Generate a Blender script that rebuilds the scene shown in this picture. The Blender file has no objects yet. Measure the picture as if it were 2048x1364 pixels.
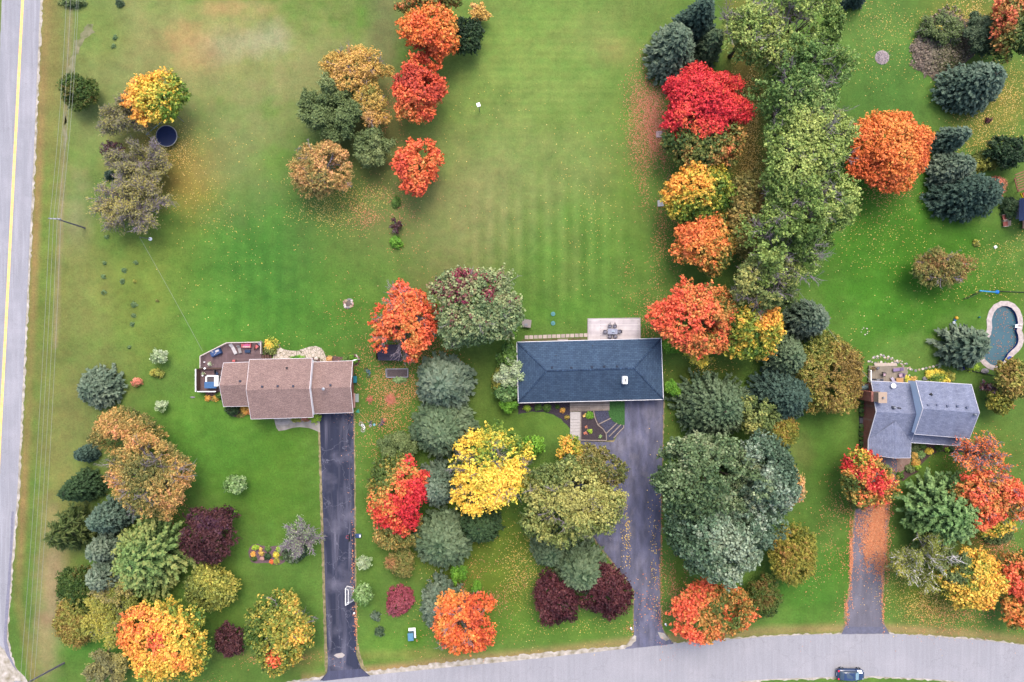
import bpy, math, random
import numpy as np
from mathutils import Vector
R = math.radians
sc = bpy.context.scene
COL = sc.collection

# ---------------------------------------------------------------- camera, sky, sun, exposure
H = 109.0                 # camera height in metres
S0 = 0.08                 # metres of lawn per photograph pixel
cam_d = bpy.data.cameras.new('camera')
cam = bpy.data.objects.new('camera', cam_d); COL.objects.link(cam)
cam.location = (0, 0, H)
cam.rotation_euler = (0, 0, 0)
cam_d.sensor_width = 36.0
cam_d.lens = 36.0 * H / (2048 * S0)
cam_d.clip_start = 1.0
cam_d.clip_end = 8000
sc.camera = cam

world = bpy.data.worlds.new('World'); sc.world = world
world.use_nodes = True
wn = world.node_tree
bg = wn.nodes['Background']
sky = wn.nodes.new('ShaderNodeTexSky')
sky.sky_type = 'NISHITA'
sky.sun_disc = False
SUN_EL, SUN_AZ = 62.0, 12.0          # azimuth clockwise from +Y
sky.sun_elevation = R(SUN_EL)
sky.sun_rotation = R(SUN_AZ)
sky.air_density = 1.0
sky.dust_density = 5.0
sky.ozone_density = 1.0
wn.links.new(sky.outputs[0], bg.inputs[0])
bg.inputs[1].default_value = 0.15
sun_d = bpy.data.lights.new('sun', 'SUN')
sun_d.energy = 0.75
sun_d.angle = R(28)
sun_d.color = (1.0, 0.92, 0.78)
sun = bpy.data.objects.new('sun', sun_d); COL.objects.link(sun)
sv = Vector((math.sin(R(SUN_AZ)) * math.cos(R(SUN_EL)), math.cos(R(SUN_AZ)) * math.cos(R(SUN_EL)), math.sin(R(SUN_EL))))
sun.rotation_euler = sv.to_track_quat('Z', 'Y').to_euler()
sc.view_settings.view_transform = 'Standard'
sc.view_settings.look = 'None'
sc.view_settings.exposure = 1.42
sc.view_settings.gamma = 1.0
sc.view_settings.use_curve_mapping = False
sc.cycles.max_bounces = 5
sc.cycles.diffuse_bounces = 3
sc.cycles.transmission_bounces = 3
sc.cycles.transparent_max_bounces = 4

# ---------------------------------------------------------------- helpers
def W(x, y, z=0.0):
    """world point at height z above the lawn for a place surveyed on the photograph"""
    k = S0 * (H - z) / H
    return Vector(((x - 1024) * k, -(y - 682) * k, z))

def lin(c):
    return tuple(((v / 255.0) / 12.92 if v <= 10 else (((v / 255.0) + 0.055) / 1.055) ** 2.4) for v in c)
KG, KL = 0.45, 0.90
def alb(c, k=KG):
    return tuple(min(0.9, v * k) for v in lin(c))

ORG = {}
def org(o):
    return ORG.get(o.name, Vector((0, 0, 0))) if o else Vector((0, 0, 0))
def empty(name, loc, label, cat, group=None):
    o = bpy.data.objects.new(name, None); COL.objects.link(o)
    o.location = loc; o.empty_display_size = 0.5
    ORG[o.name] = Vector(loc)
    tag(o, label, cat, group)
    return o
def tag(o, label=None, cat=None, group=None, kind=None):
    if label: o['label'] = label
    if cat: o['category'] = cat
    if group: o['group'] = group
    if kind: o['kind'] = kind
    return o

class MB:
    def __init__(s): s.v = []; s.f = []; s.uv = {}
    def box(s, c, size, rz=0.0, taper=1.0):
        cx, cy, cz = c; a, b, d = size[0] / 2, size[1] / 2, size[2] / 2
        co, si = math.cos(rz), math.sin(rz); n = len(s.v)
        for z, k in ((-d, 1.0), (d, taper)):
            for x, y in ((-a, -b), (a, -b), (a, b), (-a, b)):
                x *= k; y *= k
                s.v.append((cx + x * co - y * si, cy + x * si + y * co, cz + z))
        for q in ((3, 2, 1, 0), (4, 5, 6, 7), (0, 1, 5, 4), (1, 2, 6, 5), (2, 3, 7, 6), (3, 0, 4, 7)):
            s.f.append(tuple(n + i for i in q))
        return s
    def bar(s, p, q, w, h=None):
        """square beam from p to q"""
        p = Vector(p); q = Vector(q); d = (q - p); L = d.length
        if L < 1e-6: return s
        d /= L; h = h or w
        up = Vector((0, 0, 1)) if abs(d.z) < 0.95 else Vector((1, 0, 0))
        a = d.cross(up).normalized() * (w / 2); b = a.cross(d).normalized() * (h / 2); n = len(s.v)
        for e in (p, q):
            for u, v in ((-1, -1), (1, -1), (1, 1), (-1, 1)): s.v.append(tuple(e + a * u + b * v))
        for f in ((0, 1, 2, 3), (7, 6, 5, 4), (4, 5, 1, 0), (5, 6, 2, 1), (6, 7, 3, 2), (7, 4, 0, 3)):
            s.f.append(tuple(n + i for i in f))
        return s
    def tube(s, pts, r0, r1=None, n=8, caps=True):
        pts = [Vector(p) for p in pts]; r1 = r0 if r1 is None else r1; k0 = len(s.v); m = len(pts)
        for i, p in enumerate(pts):
            d = (pts[min(i + 1, m - 1)] - pts[max(i - 1, 0)]).normalized()
            up = Vector((0, 0, 1)) if abs(d.z) < 0.9 else Vector((1, 0, 0))
            a = d.cross(up).normalized(); b = a.cross(d).normalized(); r = r0 + (r1 - r0) * i / max(1, m - 1)
            for j in range(n):
                t = 2 * math.pi * j / n
                s.v.append(tuple(p + a * math.cos(t) * r + b * math.sin(t) * r))
        for i in range(m - 1):
            for j in range(n):
                a0 = k0 + i * n + j; a1 = k0 + i * n + (j + 1) % n
                s.f.append((a0, a1, a1 + n, a0 + n))
        if caps:
            s.f.append(tuple(k0 + j for j in range(n))[::-1]); s.f.append(tuple(k0 + (m - 1) * n + j for j in range(n)))
        return s
    def ring(s, c, rad, tr, n=28, m=6, axis='z', arc=1.0, start=0.0, sy=1.0, rz=0.0):
        """torus, possibly an arc"""
        pts = []
        for i in range(int(n * arc) + 1):
            t = start + 2 * math.pi * arc * i / max(1, int(n * arc))
            x, y = math.cos(t) * rad, math.sin(t) * rad * sy
            if axis == 'z': q = Vector((x * math.cos(rz) - y * math.sin(rz), x * math.sin(rz) + y * math.cos(rz), 0))
            elif axis == 'x': q = Vector((0, x, y))
            else: q = Vector((x, 0, y))
            pts.append(Vector(c) + q)
        return s.tube(pts, tr, tr, m, caps=arc < 1)
    def prism(s, pts, z0, z1, bottom=True):
        n = len(s.v); m = len(pts)
        if sum(pts[i][0] * pts[(i + 1) % m][1] - pts[(i + 1) % m][0] * pts[i][1] for i in range(m)) < 0: pts = pts[::-1]
        for z in (z0, z1):
            for p in pts: s.v.append((p[0], p[1], z))
        s.f.append(tuple(n + m + i for i in range(m)))
        if bottom: s.f.append(tuple(n + i for i in range(m))[::-1])
        for i in range(m): s.f.append((n + i, n + (i + 1) % m, n + m + (i + 1) % m, n + m + i))
        return s
    def face(s, pts, uv=None):
        n = len(s.v); s.v += [tuple(p) for p in pts]
        if uv: s.uv[len(s.f)] = uv
        s.f.append(tuple(range(n, n + len(pts)))); return s
    def blob(s, c, r, seed=0, nu=10, nv=7, j=0.15, flat=1.0):
        rr = random.Random(seed); n = len(s.v); cx, cy, cz = c; r = r if isinstance(r, (tuple, list)) else (r, r, r)
        for i in range(nv + 1):
            t = math.pi * i / nv
            for k in range(nu):
                p = 2 * math.pi * k / nu; q = 1 + rr.uniform(-j, j)
                s.v.append((cx + r[0] * q * math.sin(t) * math.cos(p), cy + r[1] * q * math.sin(t) * math.sin(p), cz + r[2] * q * math.cos(t) * flat))
        for i in range(nv):
            for k in range(nu):
                a = n + i * nu + k; b = n + i * nu + (k + 1) % nu
                s.f.append((a, a + nu, b + nu, b))
        return s
    def lathe(s, c, prof, n=16):
        k0 = len(s.v); m = len(prof)
        for r, z in prof:
            for j in range(n):
                t = 2 * math.pi * j / n; s.v.append((c[0] + r * math.cos(t), c[1] + r * math.sin(t), c[2] + z))
        for i in range(m - 1):
            for j in range(n):
                a = k0 + i * n + j; b = k0 + i * n + (j + 1) % n
                s.f.append((a, b, b + n, a + n))
        s.f.append(tuple(k0 + j for j in range(n))[::-1]); s.f.append(tuple(k0 + (m - 1) * n + j for j in range(n)))
        return s
    def build(s, name, mat, parent=None, smooth=False, label=None, bevel=0.0):
        me = bpy.data.meshes.new(name); o0 = org(parent)
        me.from_pydata([(x - o0.x, y - o0.y, z - o0.z) for x, y, z in s.v], [], s.f)
        if s.uv:
            l = me.uv_layers.new(name='UVMap')
            for fi, uv in s.uv.items():
                for li, c in zip(me.polygons[fi].loop_indices, uv): l.data[li].uv = c
        me.materials.append(mat)
        if smooth:
            for p in me.polygons: p.use_smooth = True
        me.update()
        o = bpy.data.objects.new(name, me); COL.objects.link(o)
        if parent: o.parent = parent
        ORG[o.name] = o0
        if label: o['label'] = label
        if bevel:
            b = o.modifiers.new('bevel', 'BEVEL'); b.width = bevel; b.segments = 2; b.limit_method = 'ANGLE'
        return o

_m = {}
def mat(name, c, rough=0.8, var=0.25, scale=3.0, bump=0.0, c2=None, spec=0.3, metal=0.0, stretch=(1, 1, 1), detail=4, k=1.0):
    """plain surface: a base colour broken up by noise; c in linear albedo"""
    if name in _m: return _m[name]
    m = bpy.data.materials.new(name); m.use_nodes = True; nt = m.node_tree; N = nt.nodes; L = nt.links
    b = N['Principled BSDF']; b.inputs['Roughness'].default_value = rough; b.inputs['Specular IOR Level'].default_value = spec; b.inputs['Metallic'].default_value = metal
    tc = N.new('ShaderNodeTexCoord'); mp = N.new('ShaderNodeMapping'); mp.inputs['Scale'].default_value = stretch
    L.new(tc.outputs['Object'], mp.inputs['Vector'])
    no = N.new('ShaderNodeTexNoise'); no.inputs['Scale'].default_value = scale; no.inputs['Detail'].default_value = detail
    L.new(mp.outputs[0], no.inputs['Vector'])
    cr = N.new('ShaderNodeValToRGB')
    a = c; z = c2 or c
    cr.color_ramp.elements[0].position = 0.3; cr.color_ramp.elements[1].position = 0.7
    cr.color_ramp.elements[0].color = tuple(max(0, v * (1 - var)) for v in a) + (1,)
    cr.color_ramp.elements[1].color = tuple(min(0.95, v * (1 + var)) for v in z) + (1,)
    L.new(no.outputs['Fac'], cr.inputs[0]); L.new(cr.outputs[0], b.inputs['Base Color'])
    if bump:
        bp = N.new('ShaderNodeBump'); bp.inputs['Strength'].default_value = bump; bp.inputs['Distance'].default_value = 0.05
        L.new(no.outputs['Fac'], bp.inputs['Height']); L.new(bp.outputs[0], b.inputs['Normal'])
    _m[name] = m
    return m

def brickmat(name, c1, c2, mortar, bw, rh, ms=0.012, rough=0.85, coord='UV', rot=0.0, var=0.25, nscale=1.2, bump=0.3, speck=0.0, offset=0.5, streak=None):
    """courses (shingles, planks, pavers) in metres"""
    if name in _m: return _m[name]
    m = bpy.data.materials.new(name); m.use_nodes = True; nt = m.node_tree; N = nt.nodes; L = nt.links
    b = N['Principled BSDF']; b.inputs['Roughness'].default_value = rough; b.inputs['Specular IOR Level'].default_value = 0.25
    tc = N.new('ShaderNodeTexCoord'); mp = N.new('ShaderNodeMapping'); mp.inputs['Rotation'].default_value = (0, 0, rot)
    L.new(tc.outputs[coord], mp.inputs['Vector'])
    br = N.new('ShaderNodeTexBrick'); br.inputs['Scale'].default_value = 1.0; br.inputs['Brick Width'].default_value = bw
    br.inputs['Row Height'].default_value = rh; br.inputs['Mortar Size'].default_value = ms; br.offset = offset; br.inputs['Mortar Smooth'].default_value = 0.1
    br.inputs['Color1'].default_value = c1 + (1,); br.inputs['Color2'].default_value = c2 + (1,); br.inputs['Mortar'].default_value = mortar + (1,)
    L.new(mp.outputs[0], br.inputs['Vector'])
    no = N.new('ShaderNodeTexNoise'); no.inputs['Scale'].default_value = nscale; no.inputs['Detail'].default_value = 6
    if streak:
        m2 = N.new('ShaderNodeMapping'); m2.inputs['Scale'].default_value = streak; L.new(mp.outputs[0], m2.inputs['Vector']); L.new(m2.outputs[0], no.inputs['Vector'])
    else: L.new(mp.outputs[0], no.inputs['Vector'])
    mr = N.new('ShaderNodeMapRange'); mr.inputs['From Min'].default_value = 0.3; mr.inputs['From Max'].default_value = 0.7
    mr.inputs['To Min'].default_value = 1 - var; mr.inputs['To Max'].default_value = 1 + var
    L.new(no.outputs['Fac'], mr.inputs['Value'])
    mx = N.new('ShaderNodeVectorMath'); mx.operation = 'SCALE'; L.new(br.outputs['Color'], mx.inputs[0]); L.new(mr.outputs[0], mx.inputs['Scale'])
    last = mx
    if speck:
        n2 = N.new('ShaderNodeTexNoise'); n2.inputs['Scale'].default_value = 5.5; n2.inputs['Detail'].default_value = 2
        L.new(mp.outputs[0], n2.inputs['Vector'])
        r2 = N.new('ShaderNodeMapRange'); r2.inputs['From Min'].default_value = 0.3; r2.inputs['From Max'].default_value = 0.7
        r2.inputs['To Min'].default_value = 1 - speck; r2.inputs['To Max'].default_value = 1 + speck
        L.new(n2.outputs['Fac'], r2.inputs['Value'])
        last = N.new('ShaderNodeVectorMath'); last.operation = 'SCALE'; L.new(mx.outputs[0], last.inputs[0]); L.new(r2.outputs[0], last.inputs['Scale'])
    L.new(last.outputs[0], b.inputs['Base Color'])
    if bump:
        bp = N.new('ShaderNodeBump'); bp.inputs['Strength'].default_value = bump; bp.inputs['Distance'].default_value = 0.02; bp.invert = True
        L.new(br.outputs['Fac'], bp.inputs['Height']); L.new(bp.outputs[0], b.inputs['Normal'])
    _m[name] = m
    return m

def leafmat(name, trans=0.25, rough=0.6, spec=0.25):
    m = bpy.data.materials.new(name); m.use_nodes = True; nt = m.node_tree; N = nt.nodes; L = nt.links
    b = N['Principled BSDF']; b.inputs['Roughness'].default_value = rough; b.inputs['Specular IOR Level'].default_value = spec
    at = N.new('ShaderNodeAttribute'); at.attribute_name = 'Col'
    L.new(at.outputs['Color'], b.inputs['Base Color'])
    t = N.new('ShaderNodeBsdfTranslucent'); L.new(at.outputs['Color'], t.inputs['Color'])
    mx = N.new('ShaderNodeMixShader'); mx.inputs[0].default_value = trans
    L.new(b.outputs[0], mx.inputs[1]); L.new(t.outputs[0], mx.inputs[2]); L.new(mx.outputs[0], N['Material Output'].inputs[0])
    return m
M_LEAF = leafmat('leaf', 0.18)
M_NEEDLE = leafmat('needle', 0.12, 0.7, 0.2)
M_BARK = mat('bark', alb((120, 105, 95)), 0.9, 0.3, 6, 0.4)
M_BARKGREY = mat('grey_bark', alb((158, 146, 158), 0.6), 0.9, 0.3, 6, 0.2)
M_BARKWHITE = mat('white_bark', alb((225, 220, 220), 0.7), 0.8, 0.25, 3, 0.2)

def quads(name, P, A, B, C, material, parent):
    """many small rhombic leaves as one mesh: centres P, half axes A and B, one colour per leaf"""
    n = len(P); V = np.empty((n, 4, 3), np.float32)
    V[:, 0] = P + A; V[:, 1] = P + B; V[:, 2] = P - A; V[:, 3] = P - B
    o0 = org(parent); V = V.reshape(-1, 3) - np.array(o0, np.float32)
    me = bpy.data.meshes.new(name)
    me.vertices.add(4 * n); me.vertices.foreach_set('co', V.ravel())
    me.loops.add(4 * n); me.loops.foreach_set('vertex_index', np.arange(4 * n, dtype=np.int32))
    me.polygons.add(n); me.polygons.foreach_set('loop_start', np.arange(0, 4 * n, 4, dtype=np.int32))
    try: me.polygons.foreach_set('loop_total', np.full(n, 4, np.int32))
    except Exception: pass
    ca = me.attributes.new('Col', 'FLOAT_COLOR', 'FACE')
    c4 = np.ones((n, 4), np.float32); c4[:, :3] = np.clip(C, 0, 0.95); ca.data.foreach_set('color', c4.ravel())
    me.materials.append(material); me.update(calc_edges=True)
    o = bpy.data.objects.new(name, me); COL.objects.link(o); o.parent = parent; ORG[o.name] = o0
    return o

def sticks(name, P0, P1, R0, R1, material, parent, label=None):
    """many thin three-sided twigs as one mesh"""
    P0 = np.asarray(P0, float); P1 = np.asarray(P1, float); n = len(P0)
    R0 = np.broadcast_to(np.asarray(R0, float), (n,)); R1 = np.broadcast_to(np.asarray(R1, float), (n,))
    d = P1 - P0; d /= np.linalg.norm(d, axis=1, keepdims=True) + 1e-9
    up = np.where(np.abs(d[:, 2:3]) < 0.9, np.array([[0, 0, 1.0]]), np.array([[1.0, 0, 0]]))
    a = np.cross(d, up); a /= np.linalg.norm(a, axis=1, keepdims=True) + 1e-9; b = np.cross(a, d)
    V = np.empty((n, 6, 3))
    for j in range(3):
        t = 2 * math.pi * j / 3; e = a * math.cos(t) + b * math.sin(t)
        V[:, j] = P0 + e * R0[:, None]; V[:, 3 + j] = P1 + e * R1[:, None]
    o0 = org(parent); V = V.reshape(-1, 3) - np.array(o0)
    F = np.array([[0, 1, 4, 3], [1, 2, 5, 4], [2, 0, 3, 5]], np.int32)
    F = (F[None] + (np.arange(n, dtype=np.int32) * 6)[:, None, None]).reshape(-1)
    me = bpy.data.meshes.new(name)
    me.vertices.add(6 * n); me.vertices.foreach_set('co', V.astype(np.float32).ravel())
    me.loops.add(12 * n); me.loops.foreach_set('vertex_index', F)
    me.polygons.add(3 * n); me.polygons.foreach_set('loop_start', np.arange(0, 12 * n, 4, dtype=np.int32))
    try: me.polygons.foreach_set('loop_total', np.full(3 * n, 4, np.int32))
    except Exception: pass
    me.materials.append(material); me.update(calc_edges=True)
    o = bpy.data.objects.new(name, me); COL.objects.link(o); o.parent = parent; ORG[o.name] = o0
    if label: o['label'] = label
    return o

def nrm(v): return v / (np.linalg.norm(v, axis=-1, keepdims=True) + 1e-9)

# ---------------------------------------------------------------- leaf colours (as the leaves themselves are), ordered so neighbours blend
PAL = {
 'seedling': [(78,108,66),(94,124,76),(112,138,86)],
 'silvergreen': [(44,68,40),(64,90,54),(90,114,70),(118,138,94),(152,160,120)],
 'orange2': [(206,92,38),(226,114,40),(236,134,46),(238,152,54),(206,150,52)],
 'greengold': [(62,94,30),(98,118,36),(150,148,44),(206,168,50),(236,156,50)],
 'yelorange': [(72,108,30),(146,150,36),(216,176,40),(240,186,44),(240,160,46),(230,120,50)],
 'tangrove': [(84,94,44),(112,114,54),(142,130,64),(176,146,70),(206,158,78),(222,150,98)],
 'orange': [(190,70,38),(226,96,36),(236,118,36),(238,140,44),(190,140,48)],
 'redorange': [(176,60,42),(218,78,46),(232,98,48),(236,124,54),(200,136,56)],
 'crimson': [(175,10,40),(210,25,48),(228,48,55),(235,78,58),(230,110,50)],
 'redgreen': [(70,92,34),(110,122,44),(188,150,56),(230,115,50),(225,62,45),(200,25,42)],
 'fieryred': [(80,100,36),(160,124,46),(226,136,58),(234,108,58),(224,76,50),(236,104,54)],
 'orgreen': [(55,80,34),(100,115,40),(180,140,50),(235,140,50),(235,115,50)],
 'dullmaple': [(50,78,34),(84,104,42),(124,124,50),(185,130,60),(215,100,62)],
 'yelgreen': [(52,88,22),(88,120,26),(140,150,30),(222,180,34),(240,160,38)],
 'yellow': [(70,108,32),(130,154,38),(216,196,40),(250,212,36),(250,202,44)],
 'yelsplit': [(240,165,60),(246,182,36),(240,196,40),(170,172,40),(108,140,34),(78,118,26)],
 'gold': [(120,124,48),(172,148,60),(206,164,66),(218,170,76),(220,170,105)],
 'goldolive': [(92,104,44),(128,126,56),(160,140,64),(204,158,70),(220,160,100)],
 'pinkgold': [(92,104,50),(128,126,62),(168,144,74),(208,160,84),(222,158,104),(150,140,84)],
 'olive': [(66,88,46),(88,108,58),(110,128,72),(134,144,84)],
 'oliveyel': [(78,96,38),(112,122,44),(148,150,48),(184,170,58)],
 'greyyel': [(92,98,72),(120,120,78),(150,144,76),(184,168,78)],
 'poplar': [(68,98,36),(92,122,46),(118,146,60),(144,164,74),(168,180,84)],
 'lindengreen': [(62,94,38),(86,120,50),(112,144,64),(138,162,80),(166,180,92)],
 'silver': [(42,66,42),(58,84,56),(78,106,74),(104,128,100),(138,154,126)],
 'whitesilver': [(50,76,54),(70,96,72),(94,120,94),(122,142,118),(152,164,144)],
 'bigmaple': [(75,100,60),(95,120,75),(120,140,90),(150,160,105),(120,35,65)],
 'greenyel': [(58,80,34),(80,100,46),(108,124,58),(136,144,70),(166,162,78)],
 'browngreen': [(74,88,38),(104,108,48),(134,122,56),(140,132,60),(168,136,66)],
 'green':    [(50,85,25),(65,100,30),(85,120,40),(110,140,50)],
 'darkgreen':[(30,55,28),(40,70,35),(55,85,45)],
 'lime':     [(70,125,15),(95,150,20),(120,170,25)],
 'limebush': [(110,150,15),(140,175,20),(165,190,30)],
 'purple': [(40,14,24),(58,22,32),(80,36,44),(104,56,58)],
 'purplebr': [(42,20,32),(66,32,40),(92,54,54),(72,38,58)],
 'burning': [(120,40,58),(145,55,74),(160,78,88),(140,66,88)],
 'cedar': [(40,70,22),(54,84,28),(70,96,30),(90,104,36),(118,94,42)],
 'cedarold': [(76,94,32),(108,118,40),(144,142,50),(158,128,54),(112,92,40)],
 'cedarbr': [(76,98,38),(108,118,50),(140,130,60),(160,112,66)],
 'cedaryel': [(80,95,25),(120,125,30),(155,145,40),(165,115,55)],
 'blue': [(36,60,46),(55,80,67),(77,101,84),(103,122,103)],
 'teal': [(30,53,43),(48,73,61),(70,94,80)],
 'bluegrey': [(43,63,48),(63,86,68),(89,108,87),(115,129,106)],
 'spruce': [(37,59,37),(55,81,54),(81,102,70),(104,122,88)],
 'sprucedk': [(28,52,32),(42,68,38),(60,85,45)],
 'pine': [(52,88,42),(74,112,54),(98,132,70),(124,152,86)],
 'pineyel': [(62,94,48),(84,118,58),(112,138,68),(146,150,74)],
 'weeping':  [(48,68,30),(65,85,35),(90,100,45)],
 'pale':     [(120,150,95),(155,175,125),(190,200,165)],
 'palegreen':[(85,125,55),(115,150,80),(145,170,110)],
 'bedplants': [(60,80,40),(95,100,60),(140,128,110),(130,112,100),(150,138,126)],
 'flower': [(110,120,40),(190,150,50),(225,165,55),(200,120,50)],
 'pinkflower':[(120,130,60),(200,110,90),(225,150,110)],
 'orfallen': [(220,130,70),(226,150,100),(205,110,65),(222,170,125)],
 'redfallen': [(215,110,85),(225,145,110),(195,85,65),(235,175,140)],
 'yelfallen':[(225,190,70),(235,200,100),(215,165,60),(240,215,140)],
}
def _mute(c, a=0.11):
    c = np.array(lin(c)); return c * (1 - a) + a * (c @ np.array([.3, .6, .1]))
PALN = {k: np.array([_mute(c) for c in v]) for k, v in PAL.items()}

class Noise3:
    """smooth pseudo-noise, roughly -1..1"""
    def __init__(s, rng, f, n=7):
        s.K = rng.normal(size=(n, 3)); s.K *= f * rng.uniform(0.6, 1.4, (n, 1)) / (np.linalg.norm(s.K, axis=1, keepdims=True)); s.ph = rng.uniform(0, 6.28, n)
    def __call__(s, p): return np.sin(p @ s.K.T + s.ph).sum(1) / math.sqrt(len(s.ph)) * 0.9

def colours(rng, pal, v, jit=0.12):
    """v 0..1 picks along the palette, with jitter in brightness"""
    p = PALN[pal]; m = len(p)
    v = np.clip(v, 0, 0.9999) * (m - 1); i = v.astype(int); t = (v - i)[:, None]
    c = p[i] * (1 - t) + p[np.minimum(i + 1, m - 1)] * t
    return c * (1 + rng.normal(0, jit, (len(v), 1))).clip(0.5, 1.6) * KL

# ---------------------------------------------------------------- trees
def trunk_part(root, base, h, top, limbs, rng, material=None, rad=None, name='trunk'):
    mb = MB(); r = rad or max(0.05, h * 0.022)
    p = Vector(base); q = p + Vector((rng.uniform(-.2, .2), rng.uniform(-.2, .2), top))
    mid = p.lerp(q, 0.5) + Vector((rng.uniform(-.1, .1), rng.uniform(-.1, .1), 0))
    mb.tube([p + Vector((0, 0, -0.05)), p + Vector((0, 0, top * .15)), mid, q], r * 1.25, r * 0.55, 8)
    for e in limbs:
        e = Vector(e); s = p.lerp(q, rng.uniform(0.45, 0.95)); m = s.lerp(e, 0.5) + Vector((0, 0, 0.08 * (e - s).length))
        mb.tube([s, m, e], r * 0.5, r * 0.14, 5)
    return mb.build(name, material or M_BARK, root, smooth=True)

def broad(root, base, Rx, Ry, h, pal, seed, clump=0.66, leaf=0.21, zb=0.22, dens=1.0, bough=0.42, nb=None, sparse=0.0, grad=None, twigs=0.0,
          bark=None, asp=0.7, patch=0.9, spread=0.28, bare=None, crownname='crown', spots=None, jit=0.20, hollow=0.0):
    """a broadleaf crown: boughs on an uneven dome, leaf clumps on every bough, leaves in every clump"""
    rng = np.random.default_rng(seed); Rm = (Rx + Ry) / 2
    zlo = h * zb; rz = (h - zlo) / 2; zc = zlo + rz
    if nb is None: nb = int(min(34, max(6, 7 + 2.4 * (Rm / 1.6) ** 1.1)))
    # bough centres, evenly spread over the upper dome
    ga = math.pi * (3 - math.sqrt(5)); k = np.arange(nb)
    zz = 1 - 1.25 * (k + .5) / nb; rr_ = np.sqrt(np.clip(1 - zz ** 2, 0, 1)); th = k * ga + rng.uniform(0, 6.28)
    D = np.stack([rr_ * np.cos(th), rr_ * np.sin(th), zz], 1) + rng.normal(0, 0.10, (nb, 3)); D = nrm(D)
    br = bough * rng.uniform(0.68, 1.3, nb) * (1.15 - 0.35 * min(1, nb / 34))
    dist = (1 - br * 0.85) * rng.uniform(0.74, 1.18, nb)
    S = np.array([Rx, Ry, rz]); BC = D * dist[:, None]
    BC = np.vstack([BC, [[0, 0, 0.1]]]); br = np.append(br, 0.62)
    pts = []; dirs = []
    for i in range(nb + 1):
        a_i = 4 * math.pi * (br[i] ** 2) * ((Rx * Ry) ** .5) * Rm * 0.7
        n = int(a_i / (clump * clump * 0.62) * dens) + 3
        d = nrm(rng.normal(size=(n, 3))); d[:, 2] = np.where(rng.random(n) < 0.6, np.abs(d[:, 2]), d[:, 2])
        p = BC[i] + d * br[i] * rng.uniform(0.70, 1.12, (n, 1))
        pts.append(p); dirs.append(d)
    P = np.vstack(pts); Dn = np.vstack(dirs)
    keep = np.ones(len(P), bool)
    for i in range(nb + 1): keep &= ~(np.linalg.norm(P - BC[i], axis=1) < br[i] * 0.66)
    keep &= P[:, 2] > -0.62
    gz = Noise3(rng, 4.6); g = gz(P)
    keep &= (g * 0.5 + 0.5 + rng.uniform(-.3, .3, len(P))) > (sparse or 0.10)
    if hollow: keep &= (np.hypot(P[:, 0], P[:, 1]) > hollow * rng.uniform(.6, 1.2, len(P))) | (P[:, 2] < 0.2)
    P, Dn, g = P[keep], Dn[keep], g[keep]
    oz = Noise3(rng, 2.2); o2 = Noise3(rng, 5.5)
    dirn = nrm(P * np.array([1, 1, .6])); P = P * (0.98 + 0.13 * oz(dirn) + 0.09 * o2(dirn))[:, None]
    Pw = P * S + np.array([0, 0, zc])
    nz = Noise3(rng, 2.6); nz2 = Noise3(rng, 7.0)
    v = 0.5 + (nz(P) * spread + nz2(P) * spread * 0.55) * patch + rng.normal(0, 0.15, len(P)) + P[:, 2] * 0.06
    if grad: v = v + P[:, 0] * grad[0] + P[:, 1] * grad[1]
    nl = max(8, int(15 * (clump / 0.75) ** 1.5 * (0.24 / leaf) ** 1.2 * (0.7 / asp) ** .5))
    m = len(Pw); rad = nrm(P * np.array([1, 1, 0.5]))
    u = nrm(Dn * 0.45 + rad * 0.6 + np.array([0, 0, .18]) + rng.normal(0, .28, (m, 3)))
    ln = clump * rng.uniform(0.8, 2.0, (m, 1, 1)); t = rng.random((m, nl, 1))
    lat = rng.normal(size=(m, nl, 3)) * clump * 0.20 * (0.35 + np.sin(math.pi * (t * .85 + .1)))
    off = lat - u[:, None] * ln * t + u[:, None] * ln * 0.35
    L = (Pw[:, None] + off).reshape(-1, 3)
    vl = np.repeat(v, nl) + rng.normal(0, 0.08, m * nl)
    N = nrm(np.repeat(u, nl, 0) * 0.35 + nrm(lat.reshape(-1, 3)) * 0.5 + np.array([0, 0, 0.28]) + rng.normal(0, 0.5, (m * nl, 3)))
    ok = L[:, 2] > 0.1; L, vl, N = L[ok], vl[ok], N[ok]
    A = nrm(np.cross(N, rng.normal(size=N.shape))); B = np.cross(N, A)
    s = leaf * 0.92 * rng.uniform(0.6, 1.35, (len(L), 1))
    C = colours(rng, pal, vl, jit)
    if spots:
        for (sx, sy, sr, pal2) in spots:
            q = (L[:, :2] / np.array([Rx, Ry])); dd = np.hypot(q[:, 0] - sx, q[:, 1] - sy) + rng.normal(0, 0.04, len(L)) + nz2(L / Rm) * 0.06
            w = dd < sr; w &= rng.random(len(L)) < .8; C[w] = colours(rng, pal2, rng.uniform(0.1, 0.9, w.sum()), .2)
    b = np.array(base)
    tips = BC[:-1] * S * 0.8 + np.array([0, 0, zc]) + b
    quads(crownname, L + b, A * s, B * s * asp, C, M_LEAF, root)
    trunk_part(root, base, h, zlo + rz * 0.7, [tips[i] for i in rng.permutation(nb)[:min(nb, 9)]], random.Random(seed), bark)
    if twigs:
        branch_part(root, base, h, Rx, Ry, seed + 5, twigs, zlo, rz, zc, bark or M_BARKGREY, bare)

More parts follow.
